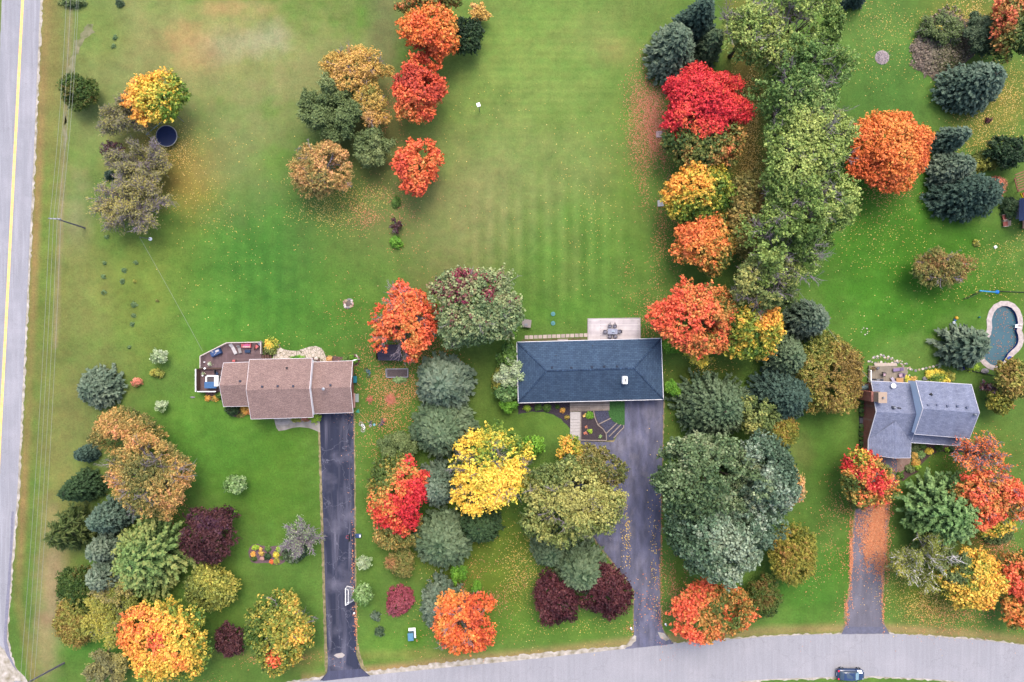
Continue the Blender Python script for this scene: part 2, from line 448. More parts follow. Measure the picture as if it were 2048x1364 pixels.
def branch_part(root, base, h, Rx, Ry, seed, amount, zlo, rz, zc, bark, bare=None, thick=1.0, name='branches', ret=False):
    """limbs, branches and twigs reaching the crown's surface"""
    rng = np.random.default_rng(seed); b = np.array(base)
    P0 = []; P1 = []; R0 = []; R1 = []; tips = []
    nm = int(7 + 4 * min(1.5, amount)); Rm = (Rx + Ry) / 2
    for i in range(nm):
        th = i * 2.4 + rng.uniform(-.4, .4); el = rng.uniform(0.15, 1.25)
        if bare is not None and rng.random() < 0.75:
            th = bare + rng.uniform(-0.7, 0.7)
        d = np.array([math.cos(th) * math.cos(el), math.sin(th) * math.cos(el), math.sin(el)])
        s = b + np.array([0, 0, zlo + rng.uniform(0.1, 0.6) * rz]); e = b + np.array([0, 0, zc]) + d * np.array([Rx, Ry, rz]) * rng.uniform(0.9, 1.04)
        pts = [s + (e - s) * t + np.array([0, 0, 0.1 * Rm * math.sin(math.pi * t)]) + rng.normal(0, 0.02 * Rm, 3) for t in (0, .25, .5, .75, 1)]
        rad = 0.09 * thick
        for j in range(4):
            P0.append(pts[j]); P1.append(pts[j + 1]); R0.append(rad * (1 - j * .2)); R1.append(rad * (1 - (j + 1) * .2))
        for q in range(int(7 * amount) + 2):
            t = rng.uniform(0.25, 0.98); f = min(3, int(t * 4)); p = pts[f] + (pts[f + 1] - pts[f]) * (t * 4 - f)
            dd = nrm(nrm((e - s)) + rng.normal(0, 0.55, 3)); ln = Rm * rng.uniform(0.2, 0.5) * (1.2 - t * .6); e2 = p + dd * ln
            P0.append(p); P1.append(e2); R0.append(0.04 * thick); R1.append(0.018 * thick); tips.append((p, e2))
            for w in range(4):
                tt = rng.uniform(0.3, 1); p2 = p + (e2 - p) * tt; e3 = p2 + nrm(dd + rng.normal(0, 0.6, 3)) * ln * rng.uniform(0.3, 0.55)
                P0.append(p2); P1.append(e3); R0.append(0.024 * thick); R1.append(0.012 * thick); tips.append((p2, e3))
    sticks(name, P0, P1, R0, R1, bark, root)
    return tips

def wispy(root, base, Rx, Ry, h, pal, seed, amount=2.2, leaves=26, leaf=0.14, bark=None, zb=0.12, patch=1.0, thick=1.0, skip=0.25, grad=None):
    """thin foliage strung along many visible grey twigs"""
    rng = np.random.default_rng(seed); zlo = h * zb; rz = (h - zlo) / 2; zc = zlo + rz; Rm = (Rx + Ry) / 2
    amt = amount * max(0.5, min(2.2, Rm / 3.0))
    tips = branch_part(root, base, h, Rx, Ry, seed, amt, zlo, rz, zc, bark or M_BARKGREY, None, thick)
    T0 = np.array([t[0] for t in tips]); T1 = np.array([t[1] for t in tips]); nz = Noise3(rng, 2.2 / Rm); nz2 = Noise3(rng, 6.0 / Rm)
    v = 0.5 + nz(T1 - np.array(base)) * 0.25 * patch + nz2(T1 - np.array(base)) * 0.15
    if grad: q = T1 - np.array(base); v = v + q[:, 0] / Rx * grad[0] + q[:, 1] / Ry * grad[1]
    keep = rng.random(len(tips)) > skip * (1 - nz2(T1 - np.array(base)))
    T0, T1, v = T0[keep], T1[keep], v[keep]; m = len(T0)
    ln = np.linalg.norm(T1 - T0, axis=1)
    nl = np.maximum(1 if leaves < 10 else 4, (leaves * ln / 1.0).astype(int)); idx = np.repeat(np.arange(m), nl); n = len(idx)
    t = rng.uniform(0.1, 1.1, (n, 1)); L = T0[idx] + (T1 - T0)[idx] * t + rng.normal(0, 0.12 + 0.015 * Rm, (n, 3))
    L[:, 2] = np.maximum(L[:, 2], 0.12)
    N = nrm(rng.normal(0, 0.6, (n, 3)) + np.array([0, 0, 0.8])); d = nrm((T1 - T0)[idx] + rng.normal(0, 0.4, (n, 3)))
    A = nrm(np.cross(N, np.cross(d, N))); B = np.cross(N, A); s = leaf * rng.uniform(0.7, 1.4, (n, 1))
    quads('crown', L, A * s, B * s * 0.55, colours(rng, pal, v[idx] + rng.normal(0, .1, n)), M_LEAF, root)
    trunk_part(root, base, h, h * 0.4, [], random.Random(seed), bark or M_BARKGREY)

def conifer(root, base, Rr, h, pal, seed, step=0.40, nbr=19, tuft=0.27, sprays=6, prof=0.62, droop=0.10, lift=0.12, asp=0.5, rx=1.0, ry=1.0, low=0.06, spacing=0.40, gaps=0.0):
    """whorls of branches on a cone, needles in tufts along every branch, paler at the tips"""
    rng = np.random.default_rng(seed); b = np.array(base)
    P = []; Dv = []; tt = []; Pb0 = []; Pb1 = []; Rb = []
    z = h * low; lob = Noise3(rng, 2.4)
    while z < h * 0.985:
        f = z / h; rad = Rr * (1 - f) ** prof * 1.0 + 0.12
        n = max(4, int(nbr * min(1.0, 0.35 + rad / Rr) * max(.6, min(1.6, Rr / 3.2))))
        th0 = rng.uniform(0, 6.28)
        for j in range(n):
            th = th0 + 6.283 * j / n + rng.uniform(-.18, .18)
            q = np.array([[math.cos(th), math.sin(th), f * 2]]); 
            if gaps and rng.random() < gaps: continue
            ln = rad * rng.uniform(0.80, 1.12) * (1 + 0.07 * lob(q * 1.6)[0])
            m = max(2, int(ln / spacing)); dx, dy = math.cos(th) * rx, math.sin(th) * ry
            zt = z + rng.uniform(-.12, .12)
            for k in range(m + 1):
                t = (k + 1) / (m + 1)
                if t < 0.35 and f < 0.8 and ln > 1.2: continue
                zz = zt - droop * ln * math.sin(t * 2.2) + lift * ln * t ** 3
                P.append((dx * ln * t, dy * ln * t, zz)); Dv.append((dx, dy, -droop + lift * 2.2 * t)); tt.append(t)
            Pb0.append((0, 0, zt)); Pb1.append((dx * ln * .85, dy * ln * .85, zt - droop * ln * .8 + lift * ln * .6)); Rb.append(0.03 + 0.006 * ln)
        z += step * (0.75 + 0.5 * rng.random()) * max(0.6, min(1.3, h / 8))
    P.append((0, 0, h)); Dv.append((0, 0, 1)); tt.append(1)
    P = np.array(P); Dv = nrm(np.array(Dv)); tt = np.array(tt); m = len(P)
    idx = np.repeat(np.arange(m), sprays); n = len(idx)
    sd = rng.normal(0, 1, (n, 3)); d = nrm(Dv[idx] * 1.0 + sd * np.array([.55, .55, .35]))
    s = tuft * rng.uniform(0.7, 1.25, (n, 1)); L = P[idx] + d * s * 0.7 + rng.normal(0, 0.07, (n, 3))
    N = nrm(np.array([0, 0, 1.0]) + rng.normal(0, 0.45, (n, 3)) + Dv[idx] * 0.25)
    A = nrm(d - N * (d * N).sum(1, keepdims=True)); B = np.cross(N, A)
    nz = Noise3(rng, 1.1)
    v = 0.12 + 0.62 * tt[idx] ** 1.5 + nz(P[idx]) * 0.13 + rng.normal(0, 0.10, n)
    L[:, 2] = np.maximum(L[:, 2], 0.08)
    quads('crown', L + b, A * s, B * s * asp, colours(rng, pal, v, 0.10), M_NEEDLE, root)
    mb = MB(); mb.tube([b + np.array([0, 0, -.05]), b + np.array([0, 0, h * .5]), b + np.array([0, 0, h * .98])], max(.06, h * .018), 0.02, 7)
    mb.build('trunk', M_BARK, root, smooth=True)
    sticks('branches', np.array(Pb0) + b, np.array(Pb1) + b, np.array(Rb), 0.012, M_BARK, root)

def shrub(root, base, Rx, Ry, h, pal, seed, leaf=0.13, clump=0.3, dens=1.0, asp=0.6, grad=None, stem=True):
    rng = np.random.default_rng(seed); Rm = (Rx + Ry) / 2
    n = int(2 * math.pi * Rm * Rm / clump ** 2 * 1.5 * dens) + 6
    d = nrm(rng.normal(size=(n, 3))); d[:, 2] = np.abs(d[:, 2]); nz = Noise3(rng, 3.0)
    P = d * (1 + 0.22 * nz(d))[:, None] * rng.uniform(0.6, 1.08, (n, 1)); Pw = P * np.array([Rx, Ry, h * 0.92])
    nl = 14; v = 0.5 + nz(P) * 0.3
    if grad: v = v + P[:, 0] * grad[0] + P[:, 1] * grad[1]
    off = rng.normal(0, clump * 0.38, (n, nl, 3)); L = (Pw[:, None] + off).reshape(-1, 3); L[:, 2] = np.maximum(L[:, 2], 0.05)
    N = nrm(np.repeat(d, nl, 0) * .6 + np.array([0, 0, .5]) + rng.normal(0, .45, (n * nl, 3)))
    A = nrm(np.cross(N, rng.normal(size=N.shape))); B = np.cross(N, A); s = leaf * rng.uniform(.7, 1.3, (n * nl, 1))
    b = np.array(base)
    quads('foliage', L + b, A * s, B * s * asp, colours(rng, pal, np.repeat(v, nl) + rng.normal(0, .12, n * nl)), M_LEAF, root)
    if stem:
        P0 = np.repeat(b[None], 6, 0) + rng.normal(0, .04, (6, 3)) * np.array([1, 1, 0]); P1 = P0 + nrm(rng.normal(size=(6, 3)) + np.array([0, 0, 1.6])) * np.array([Rx, Ry, h]) * .6
        sticks('stem', P0, P1, 0.03, 0.012, M_BARK, root)

_seed = [100]
def T(kind, x, y, rx, ry, h, pal, label, cat='tree', name=None, group=None, **kw):
    """plant a tree or shrub so that its crown fills the surveyed outline"""
    _seed[0] += 7; seed = kw.pop('seed', _seed[0])
    if kind == 'conifer':
        rx *= 1.06; ry *= 1.06; rv = (rx + ry) / 2; dx, dy = x - 1024, y - 682; dist = math.hypot(dx, dy) + 1e-6; s = dist * h / (H - h)
        Rp = rv if s <= rv else max(0.62 * rv, 2 * rv - s)
        Lh = (Rp + max(Rp, s)) / 2; sh = Lh - Rp
        bx, by = x - dx / dist * sh, y - dy / dist * sh
        base = W(bx, by); k = S0
        root = empty(name or 'spruce_tree', base, label, cat, group)
        conifer(root, base, Rp * k, h, pal, seed, rx=rx / rv, ry=ry / rv, **kw)
        return root
    rx *= 1.01; ry *= 1.01
    zc = h * (0.66 if kind in ('broad', 'wispy') else 0.45)
    p = W(x, y, zc); base = Vector((p.x, p.y, 0)); k = S0 * (H - zc) / H
    if kind == 'broad':
        root = empty(name or 'maple_tree', base, label, cat, group); broad(root, base, rx * k, ry * k, h, pal, seed, **kw)
    elif kind == 'cedar':
        root = empty(name or 'cedar_tree', base, label, cat, group)
        kw.setdefault('clump', 0.5); kw.setdefault('leaf', 0.17); kw.setdefault('zb', 0.02); kw.setdefault('bough', 0.5); kw.setdefault('asp', 0.45); kw.setdefault('patch', 0.8); kw.setdefault('dens', 1.15)
        broad(root, base, rx * k, ry * k, h, pal, seed, **kw)
    elif kind == 'wispy':
        root = empty(name or 'thin_tree', base, label, cat, group); wispy(root, base, rx * k, ry * k, h, pal, seed, **kw)
    elif kind == 'shrub':
        root = empty(name or 'shrub', base, label, cat, group); shrub(root, base, rx * k, ry * k, h, pal, seed, **kw)
    return root
# ---------------------------------------------------------------- lawn (one sheet to the horizon, open only under the pool)
def PX(pts, z=0.0): return [tuple(W(x, y, z))[:2] for x, y in pts]
def inside(X, Y, poly):
    r = np.zeros(X.shape, bool); n = len(poly)
    for i in range(n):
        x1, y1 = poly[i]; x2, y2 = poly[(i + 1) % n]
        c = ((y1 > Y) != (y2 > Y)) & (X < (x2 - x1) * (Y - y1) / (y2 - y1 + 1e-12) + x1); r ^= c
    return r
POOL = [(1983,640),(1987,626),(1994,617),(2004,612),(2014,612),(2023,616),(2030,624),(2034,634),(2036,646),(2034,656),(2033,662),(2036,670),(2037,680),(2035,688),(2030,695),(2023,701),(2016,708),(2012,716),(2006,724),(1998,729),(1989,731),(1980,728),(1972,721),(1965,712),(1962,702),(1965,692),(1973,682),(1981,670),(1984,656)]
POOLW = PX(POOL)
pc = np.array(POOLW).mean(0)
def grow(poly, d):
    out = []; n = len(poly); s = sum(poly[i][0] * poly[(i + 1) % n][1] - poly[(i + 1) % n][0] * poly[i][1] for i in range(n)); sg = 1 if s > 0 else -1
    for i in range(n):
        a = np.array(poly[i - 1]); b = np.array(poly[(i + 1) % n]); t = b - a; t = t / (np.linalg.norm(t) + 1e-9)
        out.append((poly[i][0] + t[1] * d * sg, poly[i][1] - t[0] * d * sg))
    return out

def lawn():
    st = 0.5
    fx = np.arange(-92, 92.01, st); fy = np.arange(-64, 64.01, st)
    ext = np.array([100, 115, 140, 180, 260, 400, 700, 1200, 2500.0])
    xs = np.concatenate([-ext[::-1], fx, ext]); ys = np.concatenate([-ext[::-1], fy, ext])
    X, Y = np.meshgrid(xs, ys); nx, ny = len(xs), len(ys)
    px = X / S0 + 1024; py = 682 - Y / S0
    rng = np.random.default_rng(5)
    base = np.array(lin((84, 128, 52)))
    Cc = np.zeros(X.shape + (3,)); Cc[:] = base
    # grass colour as it is: lush, dry, mossy and bare places (x, y, rx, ry, colour, strength)
    D = [
     (250,150,330,260,(124,150,86),.75),(480,80,240,120,(138,150,92),.7),(600,150,180,130,(130,146,92),.6),(470,90,90,40,(150,164,128),.4),(540,75,60,50,(140,164,128),.4),(380,70,50,30,(165,150,95),.5),(445,15,60,20,(170,150,100),.5),(520,20,50,25,(170,155,110),.4),(390,115,50,30,(165,150,95),.4),
     (190,60,60,60,(100,140,60),.6),(100,150,26,260,(120,120,70),.7),(110,600,60,500,(110,132,62),.6),(150,430,40,90,(140,148,110),.5),(170,560,60,120,(128,138,84),.5),(120,1000,60,260,(128,140,78),.6),(105,1180,32,170,(150,146,108),.7),(90,1290,30,60,(165,150,115),.4),
     (240,600,120,160,(112,138,62),.6),(180,800,100,200,(112,132,72),.6),(330,560,90,200,(105,140,55),.5),(330,330,120,90,(135,128,62),.6),(400,370,60,90,(140,132,60),.5),
     (530,560,170,190,(70,132,44),.75),(440,660,110,110,(80,148,48),.6),(600,640,140,90,(68,130,42),.6),(520,470,110,130,(66,130,48),.6),(470,300,90,140,(118,142,84),.6),(600,400,60,160,(78,122,56),.5),
     (450,830,160,130,(80,140,44),.6),(560,960,120,160,(72,126,34),.7),(420,900,110,80,(74,136,44),.6),(590,1180,70,110,(80,132,50),.5),(440,1180,80,80,(88,136,50),.5),
     (770,60,45,180,(104,110,78),.6),(765,260,40,120,(110,100,66),.55),(700,300,60,60,(100,112,64),.4),
     (1100,130,230,200,(92,148,62),.6),(1050,90,160,100,(104,156,62),.55),(1200,90,80,60,(120,146,80),.45),(1230,100,40,30,(150,150,92),.5),(1010,330,130,120,(108,138,84),.55),(1150,330,120,120,(112,142,82),.5),(980,440,110,90,(122,138,88),.6),(900,560,80,50,(110,118,72),.5),(870,470,70,60,(110,124,78),.4),
     (1080,440,120,90,(84,150,60),.55),(1180,520,130,100,(82,138,52),.5),(1250,330,60,300,(84,128,46),.5),(1140,500,20,80,(128,132,82),.4),(1110,420,18,60,(128,136,92),.35),(1150,620,200,40,(78,140,46),.5),(1260,230,30,30,(80,150,40),.5),
     (770,470,90,70,(92,122,60),.5),(700,560,90,60,(84,136,50),.5),(790,870,60,90,(74,118,38),.6),(740,960,30,260,(80,128,44),.5),
     (1780,150,110,160,(72,128,52),.7),(1740,60,90,60,(92,138,62),.5),(1760,480,170,180,(58,124,26),.8),(1900,560,140,120,(58,122,24),.7),(1750,620,130,120,(62,130,32),.7),(1950,50,110,60,(128,138,60),.6),(1980,200,90,90,(120,128,50),.6),(2010,600,60,40,(70,120,24),.5),
     (1650,900,60,160,(66,112,36),.7),(1620,1180,90,90,(64,128,36),.7),(1700,1120,40,80,(62,118,28),.6),(1600,900,30,40,(120,120,74),.3),(1850,1180,90,60,(92,118,26),.7),(1900,930,80,60,(66,108,26),.7),(1980,930,60,80,(84,98,30),.5),(1960,1080,60,60,(96,84,34),.5),
     (1000,1130,110,140,(92,124,34),.7),(1100,1250,180,40,(82,136,42),.6),(880,1120,120,40,(96,128,44),.5),(780,1290,90,60,(88,144,48),.6),(830,1270,22,26,(62,118,20),.8),(1000,850,90,60,(82,124,44),.6),(940,760,60,120,(76,106,44),.6),(1110,850,50,30,(88,138,48),.4),
     (1360,1100,20,160,(74,108,26),.7),(1340,850,20,60,(78,108,40),.6),(1400,750,80,30,(78,100,34),.6),(720,620,50,40,(80,128,42),.4),(1490,250,40,260,(120,116,56),.8),(1500,470,40,160,(70,82,38),.7),
     (300,1250,120,60,(82,132,44),.5),(200,1290,110,50,(74,140,48),.7),(860,1310,500,14,(128,140,72),.5),(600,1320,60,25,(112,120,60),.5),(1060,200,300,330,(128,154,82),.5),(960,420,160,110,(134,148,92),.45),(760,330,170,200,(112,136,72),.35),(1150,480,120,90,(90,150,58),.4),
    ]
    K1 = Noise3(rng, 0.16); K2 = Noise3(rng, 0.05)
    K3 = Noise3(rng, 0.9, 14); K4 = Noise3(rng, 3.2, 24)
    P3 = np.stack([X, Y, X * 0], -1).reshape(-1, 3)
    w3 = K3(P3).reshape(X.shape); w4 = K4(P3).reshape(X.shape)
    w1 = K1(P3).reshape(X.shape); w2 = K2(P3).reshape(X.shape)
    for x, y, rx, ry, c, s in D:
        d = np.sqrt(((px - x) / rx) ** 2 + ((py - y) / ry) ** 2) + w1 * 0.16 + w2 * 0.08 + w3 * 0.13 + w4 * 0.10
        w = s * np.clip(1.25 - d, 0, 1) ** 1.0; w = np.minimum(w * 1.1, s)[..., None]
        Cc = Cc * (1 - w) + np.array(lin(c)) * w
    # dry verge beside the roads and mowing stripes
    def band(mask, c, s):
        nonlocal Cc
        w = (mask * s)[..., None]; Cc = Cc * (1 - w) + np.array(lin(c)) * w
    edge = np.interp(py, [0, 341, 682, 1023, 1200, 1364], [84, 68, 53, 36, 26, 60])
    band(np.clip(1.2 - np.abs(px - edge - 9) / 12, 0, 1) * (0.7 + 0.3 * w1.clip(-1, 1)), (146, 126, 84), .75)
    band(np.clip(1.1 - np.abs(px - edge - 58) / 7, 0, 1) * (py < 700), (150, 140, 115), .45)
    e2 = np.interp(px, [640, 742, 1024, 1244, 1536, 1690, 1785, 1960, 2048], [1364, 1348, 1319, 1293, 1269, 1264, 1265, 1277, 1288])
    band(np.clip(1.2 - np.abs(py - e2 + 7) / 13, 0, 1) * (px > 600) * (0.75 + 0.25 * w1), (158, 142, 98), .75)
    st_ = 0.5 + 0.5 * np.sin(px / 29 * 6.283 + w2 * 0.6)
    band(st_ * np.clip(1.4 - np.hypot((px - 1110) / 180, (py - 510) / 150), 0, 1), (66, 112, 36), .5)
    band(st_ * np.clip(1.2 - np.hypot((px - 530) / 120, (py - 560) / 160), 0, 1), (48, 108, 36), .42)
    sh = 0.5 + 0.5 * np.sin(py / 17 * 6.283 + w2 * 0.4)
    band(sh * np.clip(1.3 - np.hypot((px - 1080) / 240, (py - 160) / 190), 0, 1), (70, 122, 44), .26)
    Cc *= (1 + 0.05 * w1 + 0.05 * w2 + 0.035 * w3 + 0.04 * w4)[..., None]
    Cc = Cc * np.array([1.15, 1.04, 1.10])
    Cc = np.clip(Cc * KG * 1.13, 0.005, 0.6)
    V = np.stack([X, Y, X * 0], -1).reshape(-1, 3).astype(np.float32)
    I = np.arange(nx * ny).reshape(ny, nx)
    F = np.stack([I[:-1, :-1], I[:-1, 1:], I[1:, 1:], I[1:, :-1]], -1).reshape(-1, 4)
    cx = (V[F[:, 0], 0] + V[F[:, 2], 0]) / 2; cy = (V[F[:, 0], 1] + V[F[:, 2], 1]) / 2
    F = F[~inside(cx, cy, grow(POOLW, 0.38))]
    me = bpy.data.meshes.new('lawn'); me.vertices.add(len(V)); me.vertices.foreach_set('co', V.ravel())
    me.loops.add(4 * len(F)); me.loops.foreach_set('vertex_index', F.astype(np.int32).ravel())
    me.polygons.add(len(F)); me.polygons.foreach_set('loop_start', np.arange(0, 4 * len(F), 4, dtype=np.int32))
    try: me.polygons.foreach_set('loop_total', np.full(len(F), 4, np.int32))
    except Exception: pass
    ca = me.attributes.new('Col', 'FLOAT_COLOR', 'POINT'); c4 = np.ones((len(V), 4), np.float32); c4[:, :3] = Cc.reshape(-1, 3); ca.data.foreach_set('color', c4.ravel())
    m = bpy.data.materials.new('grass'); m.use_nodes = True; nt = m.node_tree; N = nt.nodes; L = nt.links
    b = N['Principled BSDF']; b.inputs['Roughness'].default_value = 0.9; b.inputs['Specular IOR Level'].default_value = 0.15
    at = N.new('ShaderNodeAttribute'); at.attribute_name = 'Col'; tc = N.new('ShaderNodeTexCoord')
    def nz(scale, det, lo, hi, rough=0.6):
        n = N.new('ShaderNodeTexNoise'); n.inputs['Scale'].default_value = scale; n.inputs['Detail'].default_value = det; n.inputs['Roughness'].default_value = rough
        L.new(tc.outputs['Object'], n.inputs['Vector']); r = N.new('ShaderNodeMapRange'); r.inputs['From Min'].default_value = 0.28; r.inputs['From Max'].default_value = 0.72
        r.inputs['To Min'].default_value = lo; r.inputs['To Max'].default_value = hi; L.new(n.outputs['Fac'], r.inputs['Value']); return n, r
    n1, r1 = nz(3.2, 6, 0.60, 1.40, 0.85); n2, r2 = nz(0.22, 8, 0.76, 1.24, 0.72); n3, r3 = nz(0.45, 9, 0.0, 0.75, 0.8)
    mu = N.new('ShaderNodeMath'); mu.operation = 'MULTIPLY'; L.new(r1.outputs[0], mu.inputs[0]); L.new(r2.outputs[0], mu.inputs[1])
    hs = N.new('ShaderNodeMix'); hs.data_type = 'RGBA'; hs.blend_type = 'MIX'
    tint = N.new('ShaderNodeVectorMath'); tint.operation = 'MULTIPLY'; tint.inputs[1].default_value = (1.5, 1.0, 1.15); L.new(at.outputs['Color'], tint.inputs[0])
    L.new(r3.outputs[0], hs.inputs[0]); L.new(at.outputs['Color'], hs.inputs[6]); L.new(tint.outputs[0], hs.inputs[7])
    n4, r4 = nz(0.8, 12, 1.0, 0.80, 0.88); r4.inputs['From Min'].default_value = 0.52; r4.inputs['From Max'].default_value = 0.60
    n5, r5 = nz(1.7, 12, 1.0, 1.35, 0.9); r5.inputs['From Min'].default_value = 0.60; r5.inputs['From Max'].default_value = 0.66
    m4 = N.new('ShaderNodeMath'); m4.operation = 'MULTIPLY'; L.new(r4.outputs[0], m4.inputs[0]); L.new(r5.outputs[0], m4.inputs[1])
    m5 = N.new('ShaderNodeMath'); m5.operation = 'MULTIPLY'; L.new(m4.outputs[0], m5.inputs[0]); L.new(mu.outputs[0], m5.inputs[1])
    fin = N.new('ShaderNodeVectorMath'); fin.operation = 'SCALE'; L.new(hs.outputs[2], fin.inputs[0]); L.new(m5.outputs[0], fin.inputs['Scale'])
    L.new(fin.outputs[0], b.inputs['Base Color'])
    bp = N.new('ShaderNodeBump'); bp.inputs['Strength'].default_value = 0.6; bp.inputs['Distance'].default_value = 0.12; L.new(n1.outputs['Fac'], bp.inputs['Height']); L.new(bp.outputs[0], b.inputs['Normal'])
    me.materials.append(m); me.update(calc_edges=True)
    o = bpy.data.objects.new('lawn', me); COL.objects.link(o); o['kind'] = 'structure'
    return o
lawn()

def rough_edge(pts, step=0.5, amp=0.0, seed=0):
    """pts world; densify and jitter"""
    rr = random.Random(seed); out = []; n = len(pts)
    for i in range(n):
        a = Vector(pts[i]); b = Vector(pts[(i + 1) % n]); m = max(1, int((b - a).length / step))
        for k in range(m):
            p = a.lerp(b, k / m); out.append((p.x + rr.uniform(-amp, amp), p.y + rr.uniform(-amp, amp)))
    return out
def sheet(name, px, z, material, amp=0.0, step=0.5, seed=1, kind='structure', thick=None, parent=None, label=None, cat=None):
    pts = rough_edge(PX(px), step, amp, seed) if amp else PX(px)
    mb = MB()
    if thick: mb.prism(pts, z - thick, z)
    else:
        if sum(pts[i][0] * pts[(i + 1) % len(pts)][1] - pts[(i + 1) % len(pts)][0] * pts[i][1] for i in range(len(pts))) < 0: pts = pts[::-1]
        mb.face([(x, y, z) for x, y in pts])
    o = mb.build(name, material, parent)
    if kind and not parent: o['kind'] = kind
    if label: tag(o, label, cat)
    return o

def asphalt(name, c, var, streak_rot=0.0, pale=(0.3, 0.3, 0.33), pale_amt=0.35, cracks=0.5, crack_col=None, stretch=(6, 0.25, 1), cscale=0.12, fine=9.0):
    m = bpy.data.materials.new(name); m.use_nodes = True; nt = m.node_tree; N = nt.nodes; L = nt.links
    b = N['Principled BSDF']; b.inputs['Roughness'].default_value = 0.85; b.inputs['Specular IOR Level'].default_value = 0.3
    tc = N.new('ShaderNodeTexCoord')
    def noise(sc_, st, det=5, dist=0.0):
        mp = N.new('ShaderNodeMapping'); mp.inputs['Scale'].default_value = st; mp.inputs['Rotation'].default_value = (0, 0, streak_rot); L.new(tc.outputs['Object'], mp.inputs['Vector'])
        n = N.new('ShaderNodeTexNoise'); n.inputs['Scale'].default_value = sc_; n.inputs['Detail'].default_value = det; n.inputs['Distortion'].default_value = dist; L.new(mp.outputs[0], n.inputs['Vector']); return n
    def rng_(n, f0, f1, t0, t1):
        r = N.new('ShaderNodeMapRange'); r.inputs['From Min'].default_value = f0; r.inputs['From Max'].default_value = f1; r.inputs['To Min'].default_value = t0; r.inputs['To Max'].default_value = t1; L.new(n, r.inputs['Value']); return r
    s = noise(0.35, stretch, 6); f = noise(fine, (1, 1, 1), 3); g = noise(0.22, (1, 1, 1), 6)
    a1 = rng_(s.outputs['Fac'], .35, .7, 1 - var, 1 + var); a2 = rng_(f.outputs['Fac'], .3, .7, .88, 1.12)
    m1 = N.new('ShaderNodeMath'); m1.operation = 'MULTIPLY'; L.new(a1.outputs[0], m1.inputs[0]); L.new(a2.outputs[0], m1.inputs[1])
    rgb = N.new('ShaderNodeRGB'); rgb.outputs[0].default_value = c + (1,)
    pl = rng_(g.outputs['Fac'], .48, .70, 0, pale_amt); s2 = noise(0.5, (stretch[0] * .6, stretch[1] * .8, 1), 8, .6); p2 = rng_(s2.outputs['Fac'], .50, .72, 0, 1)
    pm = N.new('ShaderNodeMath'); pm.operation = 'MAXIMUM'; mm = N.new('ShaderNodeMath'); mm.operation = 'MULTIPLY'; mm.inputs[1].default_value = pale_amt; L.new(p2.outputs[0], mm.inputs[0])
    L.new(pl.outputs[0], pm.inputs[0]); L.new(mm.outputs[0], pm.inputs[1])
    mx = N.new('ShaderNodeMix'); mx.data_type = 'RGBA'; L.new(pm.outputs[0], mx.inputs[0]); L.new(rgb.outputs[0], mx.inputs[6]); mx.inputs[7].default_value = pale + (1,)
    sc1 = N.new('ShaderNodeVectorMath'); sc1.operation = 'SCALE'; L.new(mx.outputs[2], sc1.inputs[0]); L.new(m1.outputs[0], sc1.inputs['Scale'])
    last = sc1.outputs[0]
    if cracks:
        wq = noise(0.8, (1, 1, 1), 4); vm = N.new('ShaderNodeVectorMath'); vm.operation = 'SCALE'; vm.inputs['Scale'].default_value = 2.5; L.new(wq.outputs['Color'], vm.inputs[0])
        ad = N.new('ShaderNodeVectorMath'); ad.operation = 'ADD'; L.new(tc.outputs['Object'], ad.inputs[0]); L.new(vm.outputs[0], ad.inputs[1])
        vo = N.new('ShaderNodeTexVoronoi'); vo.feature = 'DISTANCE_TO_EDGE'; vo.inputs['Scale'].default_value = cscale; L.new(ad.outputs[0], vo.inputs['Vector'])
        cr = rng_(vo.outputs['Distance'], 0.0, 0.007, cracks, 0.0)
        m3 = N.new('ShaderNodeMix'); m3.data_type = 'RGBA'; L.new(cr.outputs[0], m3.inputs[0]); L.new(last, m3.inputs[6]); m3.inputs[7].default_value = (crack_col or tuple(v * .35 for v in c)) + (1,)
        last = m3.outputs[2]
    L.new(last, b.inputs['Base Color'])
    bp = N.new('ShaderNodeBump'); bp.inputs['Strength'].default_value = 0.25; bp.inputs['Distance'].default_value = 0.02; L.new(f.outputs['Fac'], bp.inputs['Height']); L.new(bp.outputs[0], b.inputs['Normal'])
    return m
M_ROAD = asphalt('road_asphalt', alb((174, 175, 186)), 0.07, R(3), alb((205, 203, 214)), 0.5, 0.22, cscale=0.16)
M_ROAD2 = asphalt('side_road_asphalt', alb((180, 180, 189)), 0.05, R(90), alb((196, 194, 202)), 0.5, 0.22, cscale=0.10)
M_DRV1 = asphalt('sealed_driveway_asphalt', alb((52, 58, 84)), 0.14, R(1), alb((150, 148, 170)), 0.55, 0.5, alb((165, 165, 185)), stretch=(3.4, 0.16, 1), cscale=0.16)
M_DRV2 = asphalt('worn_driveway_asphalt', alb((112, 114, 142)), 0.30, R(1), alb((144, 142, 160)), 0.7, 0.4, stretch=(3.0, 0.9, 1), cscale=0.2)
M_DRV3 = asphalt('old_driveway_asphalt', alb((122, 120, 134)), 0.16, R(-3), alb((160, 156, 172)), 0.5, 0.6, stretch=(2.4, 0.3, 1), cscale=0.3)
M_PATCH = asphalt('patch_asphalt', alb((84, 88, 116)), 0.12, 0, alb((110, 110, 140)), 0.4, 0)
M_GRAVEL = mat('gravel', alb((176, 166, 138)), 0.95, 0.2, 1.1, 0.5, c2=alb((220, 212, 206)), detail=9)
M_GRAVELD = mat('dusty_gravel', alb((118, 124, 74)), 0.95, 0.2, 1.4, 0.4, c2=alb((176, 158, 124)), detail=9)
M_CONC = mat('concrete', alb((178, 170, 160)), 0.9, 0.14, 1.2, 0.1, c2=alb((196, 188, 180)), detail=8)
M_CONCW = mat('pale_concrete', alb((205, 196, 192)), 0.9, 0.12, 1.5, 0.1, detail=8)
